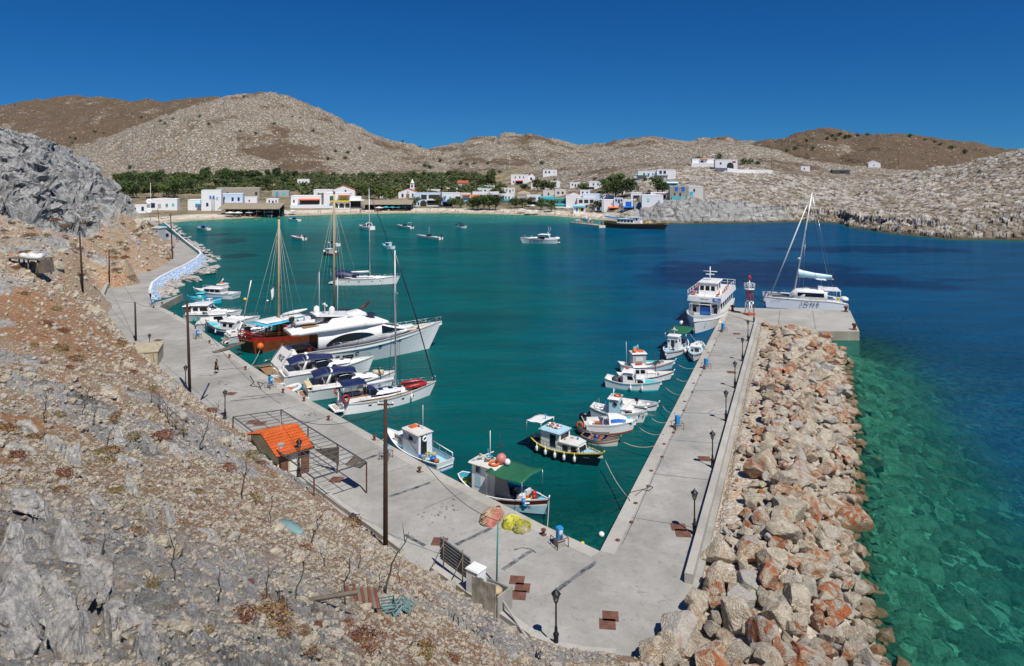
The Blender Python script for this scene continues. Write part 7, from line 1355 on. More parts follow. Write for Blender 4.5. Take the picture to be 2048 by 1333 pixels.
mb = MB(); pts_ = [P(x,y,QZ+.03) for x, y in [(1225,1003),(1240,1000),(1262,985),(1290,978),(1300,972),(1306,975),(1298,982),(1285,980),(1270,992)]]; mb.tube(pts_, .03, 'cable', 4); tag(mb.build('loose_rope'), 'black rope loop lying on the pier near the corner', 'rope')
mb = MB(); pts_ = [P(x,y,QZ+.03) for x, y in [(500,752),(508,765),(500,772),(520,775),(527,768),(515,764),(522,778)]]; mb.tube(pts_, .05, 'cable', 4); tag(mb.build('loose_rope'), 'dark rope coil lying on the left quay', 'rope')
rt = thing('gangway', 'grey gangplank with rope rails from quay to the gulet stern', 'gangway', (0,0,0)); a, b = P(428,705,QZ+.1), P(487,684,1.9); d = (b-a); n = Vector((-d.y,d.x,0)).normalized()*.4; mb = MB(); mb.add([a+n,b+n,b-n,a-n,a+n-Vector((0,0,.1)),b+n-Vector((0,0,.1)),b-n-Vector((0,0,.1)),a-n-Vector((0,0,.1))],[(0,1,2,3),(7,6,5,4),(0,4,5,1),(1,5,6,2),(2,6,7,3),(3,7,4,0)],'greywood'); mb.build('plank', rt); mb = MB()
for s in (1,-1): mb.tube([a+n*s+Vector((0,0,.9)), b+n*s+Vector((0,0,.9))], .03, 'steel', 4); [mb.tube([a.lerp(b,q)+n*s, a.lerp(b,q)+n*s+Vector((0,0,.9))], .02, 'steel', 4) for q in (0,.33,.66,1)]
mb.build('railing', rt)
for k, (x, y, m, r) in enumerate([(490,600,'yellow',.35),(535,603,'white',.22),(1203,1072,'white',.22),(1165,1090,'yellow',.15)]): o = MB().sphere((0,0,.1),(r,r,r*.9),m).build('buoy'); o.location = P(x,y,.05); tag(o, ['yellow mooring buoy floating right of the landing boats','small white buoy floating near the yellow one','white fender hanging at the inner pier corner','small yellow float drifting in the harbour corner'][k], 'buoy')
# ============================================================ the village
def on_land(px, py, y0=235, y1=2200):
    Ys = np.r_[np.linspace(y0, 700, 1800), np.linspace(701, y1, 1200)]; xs = (px-1024)/FPX*Ys; g = far_z(xs, Ys); zz = CAMZ-(py-HY)/FPX*Ys
    k = (g > zz) & (g > .05); i = int(np.argmax(k)) if k.any() else len(Ys)-1; return Vector((xs[i], Ys[i], float(g[i])))
def house(px0, px1, pt, pb, lb, m='plaster', wins=(), roof='flat', roofm='plaster', depth=None, extra=(), wm='navy', name='house', cat='house', side=0, yaw=None, z0=None):
    c = on_land((px0+px1)/2, pb); s = c.y/FPX; w = (px1-px0)*s; h = (pb-pt)*s; dpt = depth or max(min(w*.7, 9), 3.5)
    yaw = math.atan2(-c.x, c.y)*.6 if yaw is None else yaw
    rt = thing(name, lb, cat, (c.x, c.y, c.z), yaw); mb = MB(); hw = w/2
    if roof == 'gable':
        e = h*.66; mb.add([(-hw,0,-2),(hw,0,-2),(hw,dpt,-2),(-hw,dpt,-2),(-hw,0,e),(hw,0,e),(hw,dpt,e),(-hw,dpt,e),(0,0,h),(0,dpt,h)], [(0,1,5,8,4),(1,2,6,5),(2,3,7,9,6),(3,0,4,7)], m); wl = mb.build('wall', rt)
        r = MB(); o = .25
        for sg in (-1, 1): r.add([(sg*(hw+o),-o,e-.15),(sg*(hw+o),dpt+o,e-.15),(0,dpt+o,h+.08),(0,-o,h+.08),(sg*(hw+o),-o,e),(sg*(hw+o),dpt+o,e),(0,dpt+o,h+.24),(0,-o,h+.24)], [(0,1,2,3),(4,5,6,7),(0,1,5,4),(1,2,6,5),(2,3,7,6),(3,0,4,7)], roofm)
        r.build('roof', rt)
    elif roof == 'gableside':   # ridge along the facade
        e = h*.72; mb.box2(-hw,hw,0,dpt,-2,e,m); mb.add([(-hw,0,e),(-hw,dpt,e),(-hw,dpt/2,h-.1),(hw,0,e),(hw,dpt,e),(hw,dpt/2,h-.1)],[(0,2,1),(3,4,5)],m); wl = mb.build('wall', rt); r = MB(); o = .3
        for a, b in ((-o, dpt/2), (dpt+o, dpt/2)): r.add([(-hw-o,a,e-.1),(hw+o,a,e-.1),(hw+o,b,h),(-hw-o,b,h),(-hw-o,a,e+.06),(hw+o,a,e+.06),(hw+o,b,h+.16),(-hw-o,b,h+.16)], [(0,1,2,3),(4,5,6,7),(0,1,5,4),(1,2,6,5),(3,0,4,7)], roofm)
        r.build('roof', rt)
    else:
        mb.box2(-hw,hw,0,dpt,-2,h-.3,m); wl = mb.build('wall', rt); r = MB(); t_ = .22
        r.box2(-hw-.06,hw+.06,-.06,dpt+.06,h-.298,h-.14,roofm)
        for q in ((-hw-.06,hw+.06,-.06,t_),(-hw-.06,hw+.06,dpt-t_,dpt+.06),(-hw-.06,-hw+t_,t_,dpt-t_),(hw-t_,hw+.06,t_,dpt-t_)): r.box2(*q,h-.138,h+.12,m)
        r.build('roof', rt)
    for q in wins:   # (u, v, width, height[, material, kind]) facade fractions and metres
        u, v, ww, hh = q[:4]; gm = q[4] if len(q) > 4 else wm; nm = q[5] if len(q) > 5 else 'window'; x, z = -hw+u*w, v*h
        b = MB(); b.box((x,-.02,z),(ww,.10,hh),gm); f = b.build(nm, wl)
        if nm == 'window' and ww < 2: b = MB(); b.box((x,-.06,z-hh/2-.08),(ww+.25,.16,.09),'white'); b.build('sill', f)
    for kind, *a in extra:
        if kind == 'awning': u0, u1, v, dp, am = a; b = MB(); x0, x1, z = -hw+u0*w, -hw+u1*w, v*h; b.add([(x0,0,z),(x1,0,z),(x1,-dp,z-.55),(x0,-dp,z-.55),(x0,0,z-.07),(x1,0,z-.07),(x1,-dp,z-.75),(x0,-dp,z-.75)],[(0,1,2,3),(7,6,5,4),(0,3,7,4),(1,5,6,2),(3,2,6,7)],am); b.build('awning', rt); [MB().tube([(x,-dp+.1,-1),(x,-dp+.1,z-.6)], .06, 'white', 5).build('awning_post', rt) for x in (x0+.1,x1-.1)]
        if kind == 'balcony': u0, u1, v, dp, am = a; b = MB(); x0, x1, z = -hw+u0*w, -hw+u1*w, v*h; b.box2(x0,x1,-dp,-.03,z-.15,z,am); b.box2(x0,x1,-dp,-dp+.12,z+.003,z+.85,am); b.build('balcony', rt)
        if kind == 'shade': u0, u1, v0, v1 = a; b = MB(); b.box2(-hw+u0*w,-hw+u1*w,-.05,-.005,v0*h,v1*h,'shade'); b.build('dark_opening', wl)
        if kind == 'step': u0, u1, v1, dp, am = a; b = MB(); b.box2(-hw+u0*w,-hw+u1*w,-dp,-.01,-2,v1*h,am); b.build('terrace', rt)
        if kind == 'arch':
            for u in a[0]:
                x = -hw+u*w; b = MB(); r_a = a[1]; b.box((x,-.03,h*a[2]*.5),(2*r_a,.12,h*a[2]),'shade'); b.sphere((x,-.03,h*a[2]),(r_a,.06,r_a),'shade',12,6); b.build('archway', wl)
        if kind == 'chimney': b = MB(); b.box((-hw+a[0]*w,dpt*.5,h+.5),(.6,.6,1.2),'white'); b.build('chimney', rt)
    return rt, w, h, dpt
W3 = [(.2,.55,.9,1.1),(.5,.55,.9,1.1),(.8,.55,.9,1.1)]; W2_ = [(.28,.55,.9,1.1),(.72,.55,.9,1.1)]
WD = [(.2,.55,.9,1.1),(.5,.38,1.0,2.0,'blue','door'),(.8,.55,.9,1.1)]
house(262,292,411,427,'low white house with blue door at the far left end of the village',wins=[(.75,.55,1.2,2.2,'navy','door'),(.3,.6,.8,.9)]); house(302,352,399,421,'long low white house behind the radio mast',wins=[(.12,.45,2.0,2.6,'navy'),(.35,.4,1.6,2.2,'greyplaster'),(.62,.45,1.1,1.6,'teal'),(.85,.5,1.2,1.4,'turq')]); house(377,414,400,421,'white house with turquoise umbrella terrace left of the tall arched house',wins=[(.45,.45,1.4,2.2,'blue','door'),(.75,.5,1.6,1.6,'navy')],extra=[('awning',.5,.95,.7,2.2,'turq')])
house(404,441,381,422,'tall two-storey white house with curved gable by the beach taverna','plaster',wins=[(.45,.66,.9,1.8,'blue'),(.62,.66,.9,1.8,'blue'),(.8,.6,.8,1.5,'skyblue'),(.3,.3,1.2,2,'navy','door')]); house(442,484,388,413,'pale blue upper-storey house with deep blue doors over the taverna','blueplaster',wins=[(.12,.55,1.2,2.4,'navy'),(.55,.55,1.2,2.4,'navy'),(.82,.55,1.2,2.4,'navy')],extra=[('balcony',0,1,.30,1.6,'white'),('awning',-.1,1.15,.12,4,'blue')]); house(484,513,395,409,'plain white annex right of the pale blue house',wins=[(.5,.5,.8,1)])
house(436,517,376,396,'long roofless stone building on the rise behind the taverna','stonewall',wins=[(.25,.5,1.2,1.2,'shade'),(.92,.4,1.6,2.2,'shade')]); house(545,577,382,393,'small light-blue and concrete house beyond the dirt lot','greyplaster',wins=[(.3,.4,3,1.8,'skyblue'),(.7,.4,2,1.8,'turq')]); house(595,618,359,371,'lone white block house with three dark windows among the olive trees',wins=[(.2,.5,1.2,1.6,'shade'),(.47,.5,1.2,1.6,'shade'),(.75,.5,1.2,1.6,'shade')])
house(583,641,392,416,'white house with orange-roofed glazed terrace behind the dirt beach',wins=[(.1,.55,.9,1.8,'shade')],extra=[('awning',.25,.98,.75,2.5,'orange'),('shade',.3,.97,.3,.62),('step',.0,1.2,.25,3.5,'plaster')]); house(628,664,380,399,'boxy white house with small windows above the glazed-terrace house',wins=W2_,wm='shade'); house(664,709,372,396,'white gabled house with dark red roof behind the lime house',roof='gable',roofm='brick',wins=[(.6,.55,1.2,1.8,'green'),(.6,.2,2.6,2.0,'shade')])
house(648,700,386,417,'lime-green and white house with arched loggia on the seafront','plaster',wins=[(.3,.62,2.2,3.2,'green'),(.75,.62,4.2,3.2,'lime')],extra=[('balcony',.25,1.0,.42,1.4,'yellow'),('arch',(.45,.68,.9),1.5,.16),('awning',.55,1.0,.86,2.4,'brick'),('step',.35,1.0,.02,3,'plaster')]); house(700,722,394,416,'open-fronted white cafe with pale awning right of the lime house',extra=[('awning',.0,1.3,.75,4,'offwhite'),('shade',.05,.95,.08,.6)])
house(797,834,378,397,'white church nave with orange tiled gable roof',roof='gable',roofm='orangeroof',wins=[(.5,.22,2.4,3.4,'teak','door'),(.22,.3,1.4,2.4,'navy'),(.78,.3,1.4,2.4,'navy'),(.5,.66,1.2,1.2,'skyblue')],name='church',cat='church')
c = on_land(824, 392); s = c.y/FPX*1.1; rt = thing('bell_tower', 'slender white bell tower with openings beside the church', 'bell tower', c, 0); mb = MB(); mb.box((0,1.6,s*5),(s*8.4,s*8.4,s*16),'plaster'); mb.box((0,1.6,s*13.2),(s*9.2,s*9.2,s*.7),'plaster'); mb.box((0,1.6,s*17.5),(s*7,s*7,s*8),'plaster'); mb.lathe([(s*4.2,s*21.5),(s*3.2,s*24.5),(s*1.4,s*28),(s*.5,s*30)],'plaster',(0,1.6,0),10); mb.build('shaft', rt)
for k, (z, w_) in enumerate(((8,2.6),(17.6,2.8))): mb = MB(); mb.box((0,1.6-s*(4.25 if k == 0 else 3.55),s*z),(s*w_,.1,s*4.5),'shade'); mb.build('bell_opening', rt)
house(827,882,387,413,'modern white two-storey house with dark loggias right of the church','blueplaster',wins=[(.08,.2,1.,1.8),(.18,.2,1.,1.8)],extra=[('shade',.28,.48,.52,.88),('shade',.55,.95,.5,.88),('arch',(.36,),2.0,.22),('shade',.5,.95,.08,.42),('balcony',.5,1,.48,1.2,'white')]); house(884,907,386,414,'white house with bright blue awning and wall near the beach',wins=[(.3,.7,1.1,1.6,'skyblue'),(.7,.65,1.1,1.4,'turq')],extra=[('awning',0,1,.45,3,'blue'),('shade',.1,.9,.03,.33)])
house(907,924,386,408,'narrow white house with dark blue loggia',wins=[(.5,.55,3,1.6,'navy')],extra=[('shade',.1,.9,.1,.38)]); house(924,941,387,411,'white house with red shaded balcony',wins=[(.5,.45,3.2,1.8,'skyblue')],extra=[('awning',0,1,.9,2,'brick'),('balcony',0,1,.33,1.2,'paleblue')]); house(939,958,391,408,'little kiosk house under an orange tiled roof among tamarisks',roof='gableside',roofm='orangeroof',wins=[(.5,.4,1.2,1.4,'shade')])
house(945,998,385,399,'long white upper house row behind the tamarisk trees',wins=[(.1,.5,1.2,1.6,'shade'),(.32,.5,1.2,1.6,'shade'),(.6,.5,1.4,1.6,'shade'),(.85,.5,2,1.6,'navy')]); house(998,1029,389,406,'turquoise-trimmed white house with four dark windows',wins=[(.1,.6,.9,1.7,'shade'),(.28,.6,.9,1.7,'shade'),(.45,.6,.9,1.7,'shade'),(.65,.6,.9,1.7,'shade')],extra=[('balcony',0,.95,.3,1.2,'turq')]); house(1034,1054,389,406,'grey stone house with a row of pale columns','stonewall',wins=[(.12+.19*i,.45,.55,2.6,'offwhite') for i in range(5)])
house(1054,1082,391,411,'white house with wide pale blue balcony band',wins=[(.25,.7,1.1,1.5,'greyplaster'),(.6,.7,1.1,1.5,'greyplaster'),(.85,.7,1,1.5,'shade')],extra=[('balcony',0,1,.42,1.3,'blueplaster'),('shade',.05,.95,.08,.36)]); house(1079,1109,394,413,'turquoise-faced house with three dark square windows','turq',wins=[(.22,.6,1.3,1.3,'shade'),(.52,.6,1.3,1.3,'shade'),(.8,.6,1.3,1.3,'shade')],extra=[('balcony',0,1,.28,1.2,'blueplaster')]); house(1109,1133,397,416,'grey-green house with turquoise balcony beside a blank white gable','teal',wins=[(.25,.6,1,1.6,'shade'),(.65,.6,1.2,1.6,'shade'),(.88,.6,.8,1.6,'shade')],extra=[('balcony',0,1,.28,1.4,'turq'),('awning',-.1,1.3,.15,4,'offwhite')])
house(1132,1153,391,416,'blank white gable house in the middle of the seafront'); house(1137,1160,384,397,'white cottage with orange tiled pitched roof above the seafront',roof='gable',roofm='orangeroof',wins=[(.5,.3,.8,1.2,'shade')]); house(1155,1190,396,417,'white house with dark pillared terrace at the seafront',extra=[('shade',.08,.3,.42,.82),('shade',.38,.62,.42,.82),('shade',.7,.92,.42,.82),('balcony',0,1,.35,1.4,'wallwhite'),('shade',.1,.9,.02,.24)])
house(1166,1204,389,405,'blue-grey house behind the pillared terrace','blueplaster',wins=[(.3,.4,1.2,1.4)]); house(1147,1170,411,427,'small blue and white beach bar house',wins=[(.3,.45,.9,2,'blue','door'),(.75,.45,1.6,1.8,'shade'),(.55,.5,.9,3.2,'yellow','panel')],extra=[('awning',-.05,1.05,.98,1,'skyblue')]); house(1204,1248,401,421,'white house with arched windows over an orange awning',wins=[(.45,.65,.9,1.2,'greyplaster'),(.75,.65,.9,1.2,'greyplaster')],extra=[('awning',.3,1,.38,3,'orange'),('shade',.3,1,.02,.22)])
house(1246,1268,401,419,'white house with bright blue balcony frame and blue awning',wins=[(.5,.6,3,2.2,'blue')],extra=[('awning',0,1,.35,3,'blue'),('shade',0,.9,.02,.2)]); house(1205,1228,389,400,'white gabled cottage half hidden by trees',roof='gable',roofm='offwhite'); house(1284,1326,391,411,'big plain white building stepping up beside the grey cliff',wins=[(.3,.55,1.2,1.4,'paleblue'),(.8,.4,.6,.8,'shade')],extra=[('chimney',.5)]); house(1302,1337,387,399,'white house with brown porch at the top of the grey cliff',wins=[(.2,.5,.8,.9,'shade')],extra=[('awning',.3,.85,.9,2.5,'rust'),('shade',.3,.85,.1,.6)])
house(1340,1377,374,396,'turquoise-blue two-storey house with stone ground floor on the cliff','stonewall',wins=[(.35,.72,1.6,2.4,'blue'),(.7,.72,1.6,2.4,'blue'),(.25,.25,.8,1.2,'shade'),(.55,.22,.8,1.8,'navy')],extra=[('step',.1,.85,.0,1,'turq')]); house(1377,1406,376,395,'pale unfinished house right of the turquoise-blue house','offwhite',wins=[(.4,.6,.9,1.4,'shade'),(.2,.25,1.8,2,'skyblue')])
house(1022,1057,350,369,'white hillside house with red porch roof beside the chapel',wins=[(.25,.75,.9,1.3,'navy'),(.5,.75,.9,1.5,'navy'),(.72,.75,.9,1.2,'navy'),(.15,.25,1,1.3,'navy')],extra=[('awning',.25,.7,.42,2.2,'brick'),('shade',.28,.68,.05,.32)]); house(1057,1070,347,363,'small white gabled chapel on the hillside above the beach',roof='gable',roofm='brick',wins=[(.4,.3,1.6,2.4,'navy','door')]); house(1086,1114,340,352,'white and blue hillside house highest above the beach',wins=[(.2,.6,1.4,1.8,'navy'),(.45,.6,1.4,1.8,'navy'),(.8,.6,.7,.9,'shade')])
house(1087,1120,363,377,'white hillside house with two dark arches and blue rim',extra=[('arch',(.3,.55),1.5,.42)],wins=[(.75,.3,.8,1.4,'shade')]); house(1178,1208,364,378,'white and blue hillside house with blue shaded terrace',wins=[(.3,.65,1,1.2,'navy'),(.6,.65,1,1.2,'navy')],extra=[('shade',-.4,.35,-.1,.25)]); house(1276,1311,343,358,'white hillside house with green pergola and blue doors',wins=[(.35,.55,1,1.8,'navy'),(.6,.5,1.1,2,'blue'),(.85,.6,.8,1.2,'teal')],extra=[('awning',-.15,.5,.45,2,'green')]); house(1314,1351,340,357,'white hillside house with blue pillared porch facing the bay',wins=[(.2,.65,1.6,2.4,'shade'),(.42,.65,1.6,2.4,'shade')],extra=[('balcony',.0,.6,.35,1.4,'blueplaster')])
house(1326,1356,365,381,'turquoise shack with white lean-to roof below the hillside houses','turq',wins=[(.3,.5,1,1.2,'navy'),(.7,.5,1,1.4,'navy')],extra=[('awning',.2,1,.98,1.5,'white')]); house(916,936,362,378,'blue-sided house with red tiled roof in the olive grove',m='greyplaster',roof='gableside',roofm='brick',wins=[(.5,.35,1.2,1.5,'skyblue')]); house(1385,1428,318,333,'white terraced villa with small red roof at left on the headland',wins=[(.45,.6,2,1.4,'shade')],extra=[('step',-.05,1.05,.42,2.5,'plaster'),('awning',.35,.7,.98,1.2,'brick')])
house(1431,1474,320,338,'white villa with dark archway and red parapet on the headland',wins=[(.25,.6,1.2,1.4,'shade'),(.85,.75,2.4,1.2,'red')],extra=[('arch',(.68,),2.4,.35)]); house(1602,1619,333,343,'tiny white cottage with pink wall alone on the far ridge slope',wins=[(.4,.5,1,1.2,'shade')]); house(1666,1698,340,348,'dark blue-grey farm shed on the ridge road','darkgrey',wins=[(.6,.4,4,1.2,'shade')]); house(1738,1760,322,335,'white gabled chapel alone before the brown hill',roof='gable',roofm='plaster',wins=[(.45,.3,1,1.6,'shade','door')])
house(1110,1132,380,392,'pale unfinished concrete house behind the turquoise-faced house','offwhite',wins=[(.3,.5,1.4,1.4,'shade'),(.7,.5,1.4,1.4,'shade')]); house(1086,1108,382,393,'flat beige house with two doors behind the balcony band house','offwhite',wins=[(.5,.4,1,1.8,'shade','door')]); house(1036,1060,380,391,'cream house with pinkish roof edge above the stone house','cream',roof='gable',roofm='brick'); house(955,985,377,386,'low turquoise-roofed house up the slope behind the tamarisks',wins=[(.5,.5,1.4,1.2,'navy')],roofm='turq'); house(1228,1250,378,389,'white cottage among dark trees up the village slope',wins=W2_,wm='shade'); house(1262,1284,386,399,'white house with open dark porch left of the plain stepped building',extra=[('shade',.2,.8,.1,.6)]); house(1002,1022,376,387,'small dark-roofed stone hut beside the hillside red-porch house','stonewall',wins=[(.5,.5,1.2,1.2,'shade')]); house(1160,1180,381,391,'small white house with blue shutters below the blue-terraced house',wins=W2_); house(855,880,380,389,'white backyard house just above the modern loggia house',wins=W2_,wm='shade'); house(1190,1206,404,421,'narrow blue-fronted house squeezed beside the orange awning','blueplaster',wins=[(.5,.6,1.2,1.8,'shade'),(.5,.2,1.6,2.2,'navy','door')])
for x0_, x1_, a_, b_, lb_, kw in ((1062,1082,367,377,'small white hillside house below the gabled chapel',{}),(1140,1160,366,376,'white hillside house with flat roof alone on the middle slope',{}),(1232,1254,358,368,'white hillside house left of the green-pergola house',{}),(1228,1246,402,413,'white house with navy door tucked behind the orange awning',dict(m='blueplaster')),(968,990,372,381,'white garden house at the upper edge of the olive grove',{}),(893,915,377,386,'low white house behind the blue awning house',{}),(1008,1030,377,387,'white cube house above the turquoise-trimmed house',{}),(1252,1272,372,382,'pale blue cottage above the white cottage among dark trees',dict(m='blueplaster')),(760,780,386,396,'white shed at the left of the church yard',{}),(533,556,398,410,'white block at the back of the dirt lot',{})): house(x0_, x1_, a_, b_, lb_, wins=[(.25,.6,.9,1.2),(.55,.42,1,2.0,'navy','door'),(.82,.6,.8,1.1)], **kw)
a = on_land(1432,343); mb = MB(); pts_ = [on_land(x, y) for x, y in [(1430,342),(1455,344),(1480,346),(1510,347),(1545,347)]]; o = wall_run('terrace_wall', [p+Vector((0,0,-.3)) for p in pts_], 1.0, 2.6, 'plaster', side=1, label='long white terrace wall with arches below the villa')
# taverna roofs
def taverna(px0, px1, pt, pb, m, lb, depth=9):
    c = on_land((px0+px1)/2, pb); s = c.y/FPX; w = (px1-px0)*s; h = (pb-pt)*s; rt = thing('taverna_shelter', lb, 'shelter', c, 0); mb = MB(); n = 12; rg = random.Random(int(px0))
    v = [];
    for i in range(n+1):
        x = -w/2+w*i/n; v.append([(x,-1,h*.62+rg.uniform(-.15,.15)),(x,depth*.5,h*.88+rg.uniform(-.1,.1)),(x,depth,h),(x,depth,h-.2),(x,-1,h*.62-.25)])
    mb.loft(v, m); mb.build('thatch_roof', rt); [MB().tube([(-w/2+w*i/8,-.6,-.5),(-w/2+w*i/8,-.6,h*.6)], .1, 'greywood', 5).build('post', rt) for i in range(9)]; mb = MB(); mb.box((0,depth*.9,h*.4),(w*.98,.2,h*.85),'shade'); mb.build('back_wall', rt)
    for k_ in range(14):
        m_ = rg.choice(['brick','navy','white','darkgrey','orange','teak']); mb = MB(); mb.box((0,0,.76),(1.2,.9,.06),m_); mb.box((0,0,.37),(.5,.4,.74),m_); o = mb.build('dining_table'); o.location = c+Vector((-w*.45+w*.9*k_/13+rg.uniform(-.6,.6),rg.choice((-.2,1.5,3.2)),0)); tag(o, 'dining table in the shade of a thatched beach taverna', 'table', 'taverna tables')
taverna(437,560,408,434,'thatch','wide thatched taverna shelter on the left of the beach'); taverna(724,824,401,422,'thatch','thatched beach taverna below the church',8)
# parasols
def parasol(p, r, m, lb, h=2.3):
    rt = thing('parasol', lb, 'parasol', p, 0, 'beach parasols'); mb = MB(); mb.tube([(0,0,-.3),(0,0,h+.3)], .05, 'white', 5); mb.build('pole', rt); mb = MB(); n = 8; mb.add([(0,0,h+.5)]+[(r*math.cos(2*PI*k/n), r*math.sin(2*PI*k/n), h-.15) for k in range(n)]+[(r*math.cos(2*PI*k/n), r*math.sin(2*PI*k/n), h-.35) for k in range(n)], [(0,1+k,1+(k+1)%n) for k in range(n)]+[(1+k,1+n+k,1+n+(k+1)%n,1+(k+1)%n) for k in range(n)], m); mb.build('canopy', rt); return rt
for i, (x, y, m, r) in enumerate([(460,434,'white',2.6),(476,434,'white',2.4),(500,433,'white',2.7),(517,431,'white',1.8),(539,432,'white',2.5),(553,431,'tarp',2.6),(566,430,'tarp',2.4),(585,430,'tarp',2.2),(758,423,'white',2.7),(772,422,'turq',2.0),(785,422,'turq',2.1),(796,422,'skyblue',2.0),(806,421,'turq',2.0),(815,421,'blue',2.0),(1043,427,'offwhite',2.4),(1057,430,'offwhite',2.3),(1072,430,'offwhite',2.3),(1066,419,'white',2.4)]):
    nm = {'white':'white','tarp':'pale grey','turq':'turquoise','skyblue':'sky-blue','blue':'deep blue','offwhite':'cream'}[m]
    parasol(on_land(x, y), r, m, nm+' parasol on the beach, '+['first from the left at the thatched taverna','second from the left at the thatched taverna','third and largest at the thatched taverna','small one, fourth at the thatched taverna','fifth at the thatched taverna','before the right end of the thatched taverna','between taverna and dirt beach','rightmost of the pale group','left of the turquoise row below the church','first of the turquoise row','second of the turquoise row','fourth in the row below the church','last turquoise in the row below the church','right end of the row below the church','left of the trio before the grey stone house','middle of the trio before the grey stone house','right of the trio before the grey stone house','standing behind the trio near the balconied house'][i])
# ------------------------------------------------------------ trees
def fol(name, c1, c2):
    t = NT(name); r = t.n('ShaderNodeObjectInfo').outputs['Random']; i = t.n('ShaderNodeNewGeometry').outputs['Random Per Island']
    c = t.mix(i, c1, c2); c = t.scale(c, t.rng(r, 0, 1, .6, 1.5)); MATS[name] = t.out(c, .8, None); PAL[name] = None
fol('pineleaf', (.026,.052,.014), (.062,.105,.024)); fol('oliveleaf', (.045,.070,.022), (.10,.135,.045)); fol('brightleaf', (.035,.058,.012), (.085,.115,.022)); fol('scrubleaf', (.045,.062,.020), (.105,.125,.045))
def tree_mesh(seed, leaf, w, h, base, n=620, trunk_h=.4, clumps=9, ls=.16):
    rg = random.Random(seed); cr = MB(); cl = []
    for _ in range(clumps): a = rg.uniform(0,2*PI); q = rg.uniform(.1,.75); cl.append((Vector((q*w*math.cos(a), q*w*math.sin(a), base+(h-base)*rg.uniform(.25,.8))), rg.uniform(.35,.55)*w))
    for _ in range(n):
        c, r = rg.choice(cl); d = Vector((rg.gauss(0,1), rg.gauss(0,1), rg.gauss(0,.75))).normalized()*r*rg.uniform(.6,1.08); p = c+d
        if p.z < base*.7: continue
        u = Vector((rg.gauss(0,1), rg.gauss(0,1), rg.gauss(0,.5))).normalized(); v = d.cross(u).normalized(); s = ls*w*rg.uniform(.5,1.2); cr.add([p-u*s*.6, p+v*s*.5, p+u*s*.8, p-v*s*.5], [(0,1,2,3)], leaf)
    tk = MB(); tk.tube([(0,0,-.6),(.05*w,0,base*.6),(0,.05*w,base+(h-base)*.3)], [.07*w,.055*w,.035*w], 'greywood', 6)
    for c, r in cl[:4]: tk.tube([(0.03*w,0,base*.6), c*.6+Vector((0,0,base*.2)), c], [.04*w,.025*w,.012*w], 'greywood', 5)
    return cr.mesh('crown'), tk.mesh('trunk')
KIND = {'pine': [tree_mesh(1+i, 'pineleaf', 3.6, 8.5, 2.2) for i in range(3)], 'olive': [tree_mesh(11+i, 'oliveleaf', 3.0, 4.6, .9) for i in range(3)], 'tamarisk': [tree_mesh(21+i, 'brightleaf', 3.4, 5.6, 1.4) for i in range(3)], 'bush': [tree_mesh(31+i, 'pineleaf', 2.2, 2.4, .2, 300) for i in range(2)]}
def tree(kind, px, py, sc, lb, group, i=0):
    p = on_land(px, py); rt = thing({'pine':'pine_tree','olive':'olive_tree','tamarisk':'tamarisk_tree','bush':'bush'}[kind], lb, 'bush' if kind == 'bush' else 'tree', p, i*2.4, group); rt.scale = (sc, sc, sc*(.85+.3*((i*37)%10)/10)); cm_, tm = KIND[kind][i % len(KIND[kind])]
    for nm, me in (('crown', cm_), ('trunk', tm)): o = bpy.data.objects.new(nm, me); COL.objects.link(o); o.parent = rt
rt_ = random.Random(12); k = 0
for i in range(95):   # dark wood at left
    x = rt_.uniform(232, 590); y = rt_.choice((rt_.uniform(354, 384), rt_.uniform(354, 362)))
    if x < 395: y = rt_.uniform(362, 402)
    tree('tamarisk' if (x < 395 and i % 2) or i % 7 == 0 else 'pine', x, y, rt_.uniform(.9, 1.35) if x > 380 else rt_.uniform(1.3,1.7), 'green tree in the dense wood behind the left end of the village', 'trees of the dark wood', i)
for i in range(115):
    x = rt_.uniform(560, 985); y = rt_.choice((rt_.uniform(354, 390), rt_.uniform(354, 364)))
    if x > 900: y = min(y, 378)
    if 788 < x < 840 and y > 380: continue
    if 590 < x < 622 and 355 < y < 378: continue
    tree('olive', x, y, rt_.uniform(.8, 1.35)*(1.25 if y < 360 else 1), 'grey-green olive tree in the grove behind the church', 'olive trees of the valley grove', i)
vt = [(945,420,1.1),(955,420,1.0),(968,421,1.3),(978,420,1.35),(992,421,1.1),(905,417,.9),(922,417,.9),(878,416,.8),(828,416,.9),(1030,417,.9),(1045,416,.9),(1060,414,.8),(1082,421,.95),(1102,424,1.0),(1195,424,.8),(1215,396,1.2),(1230,398,1.2),(1245,396,1.3),(1222,384,1.2),(1238,380,1.4),(1255,384,1.2),(1262,392,1.2),(1210,385,1.1),(1050,385,1.),(1075,383,1.1),(1088,384,1.1),(1102,383,1.1),(985,372,1.),(965,374,1),(1165,385,.9),(1325,388,1.0),(1315,386,1.0),(770,402,1.2),(780,404,1.2),(757,400,1.3),(740,398,1.4),(437,414,.9),(490,392,1.1),(700,392,1.2),(720,394,1.3),(646,404,.9)]
for i, (x, y, s) in enumerate(vt): tree('tamarisk', x, y, s*1.35, 'leafy green tree among the white seafront houses', 'trees among the village houses', i)
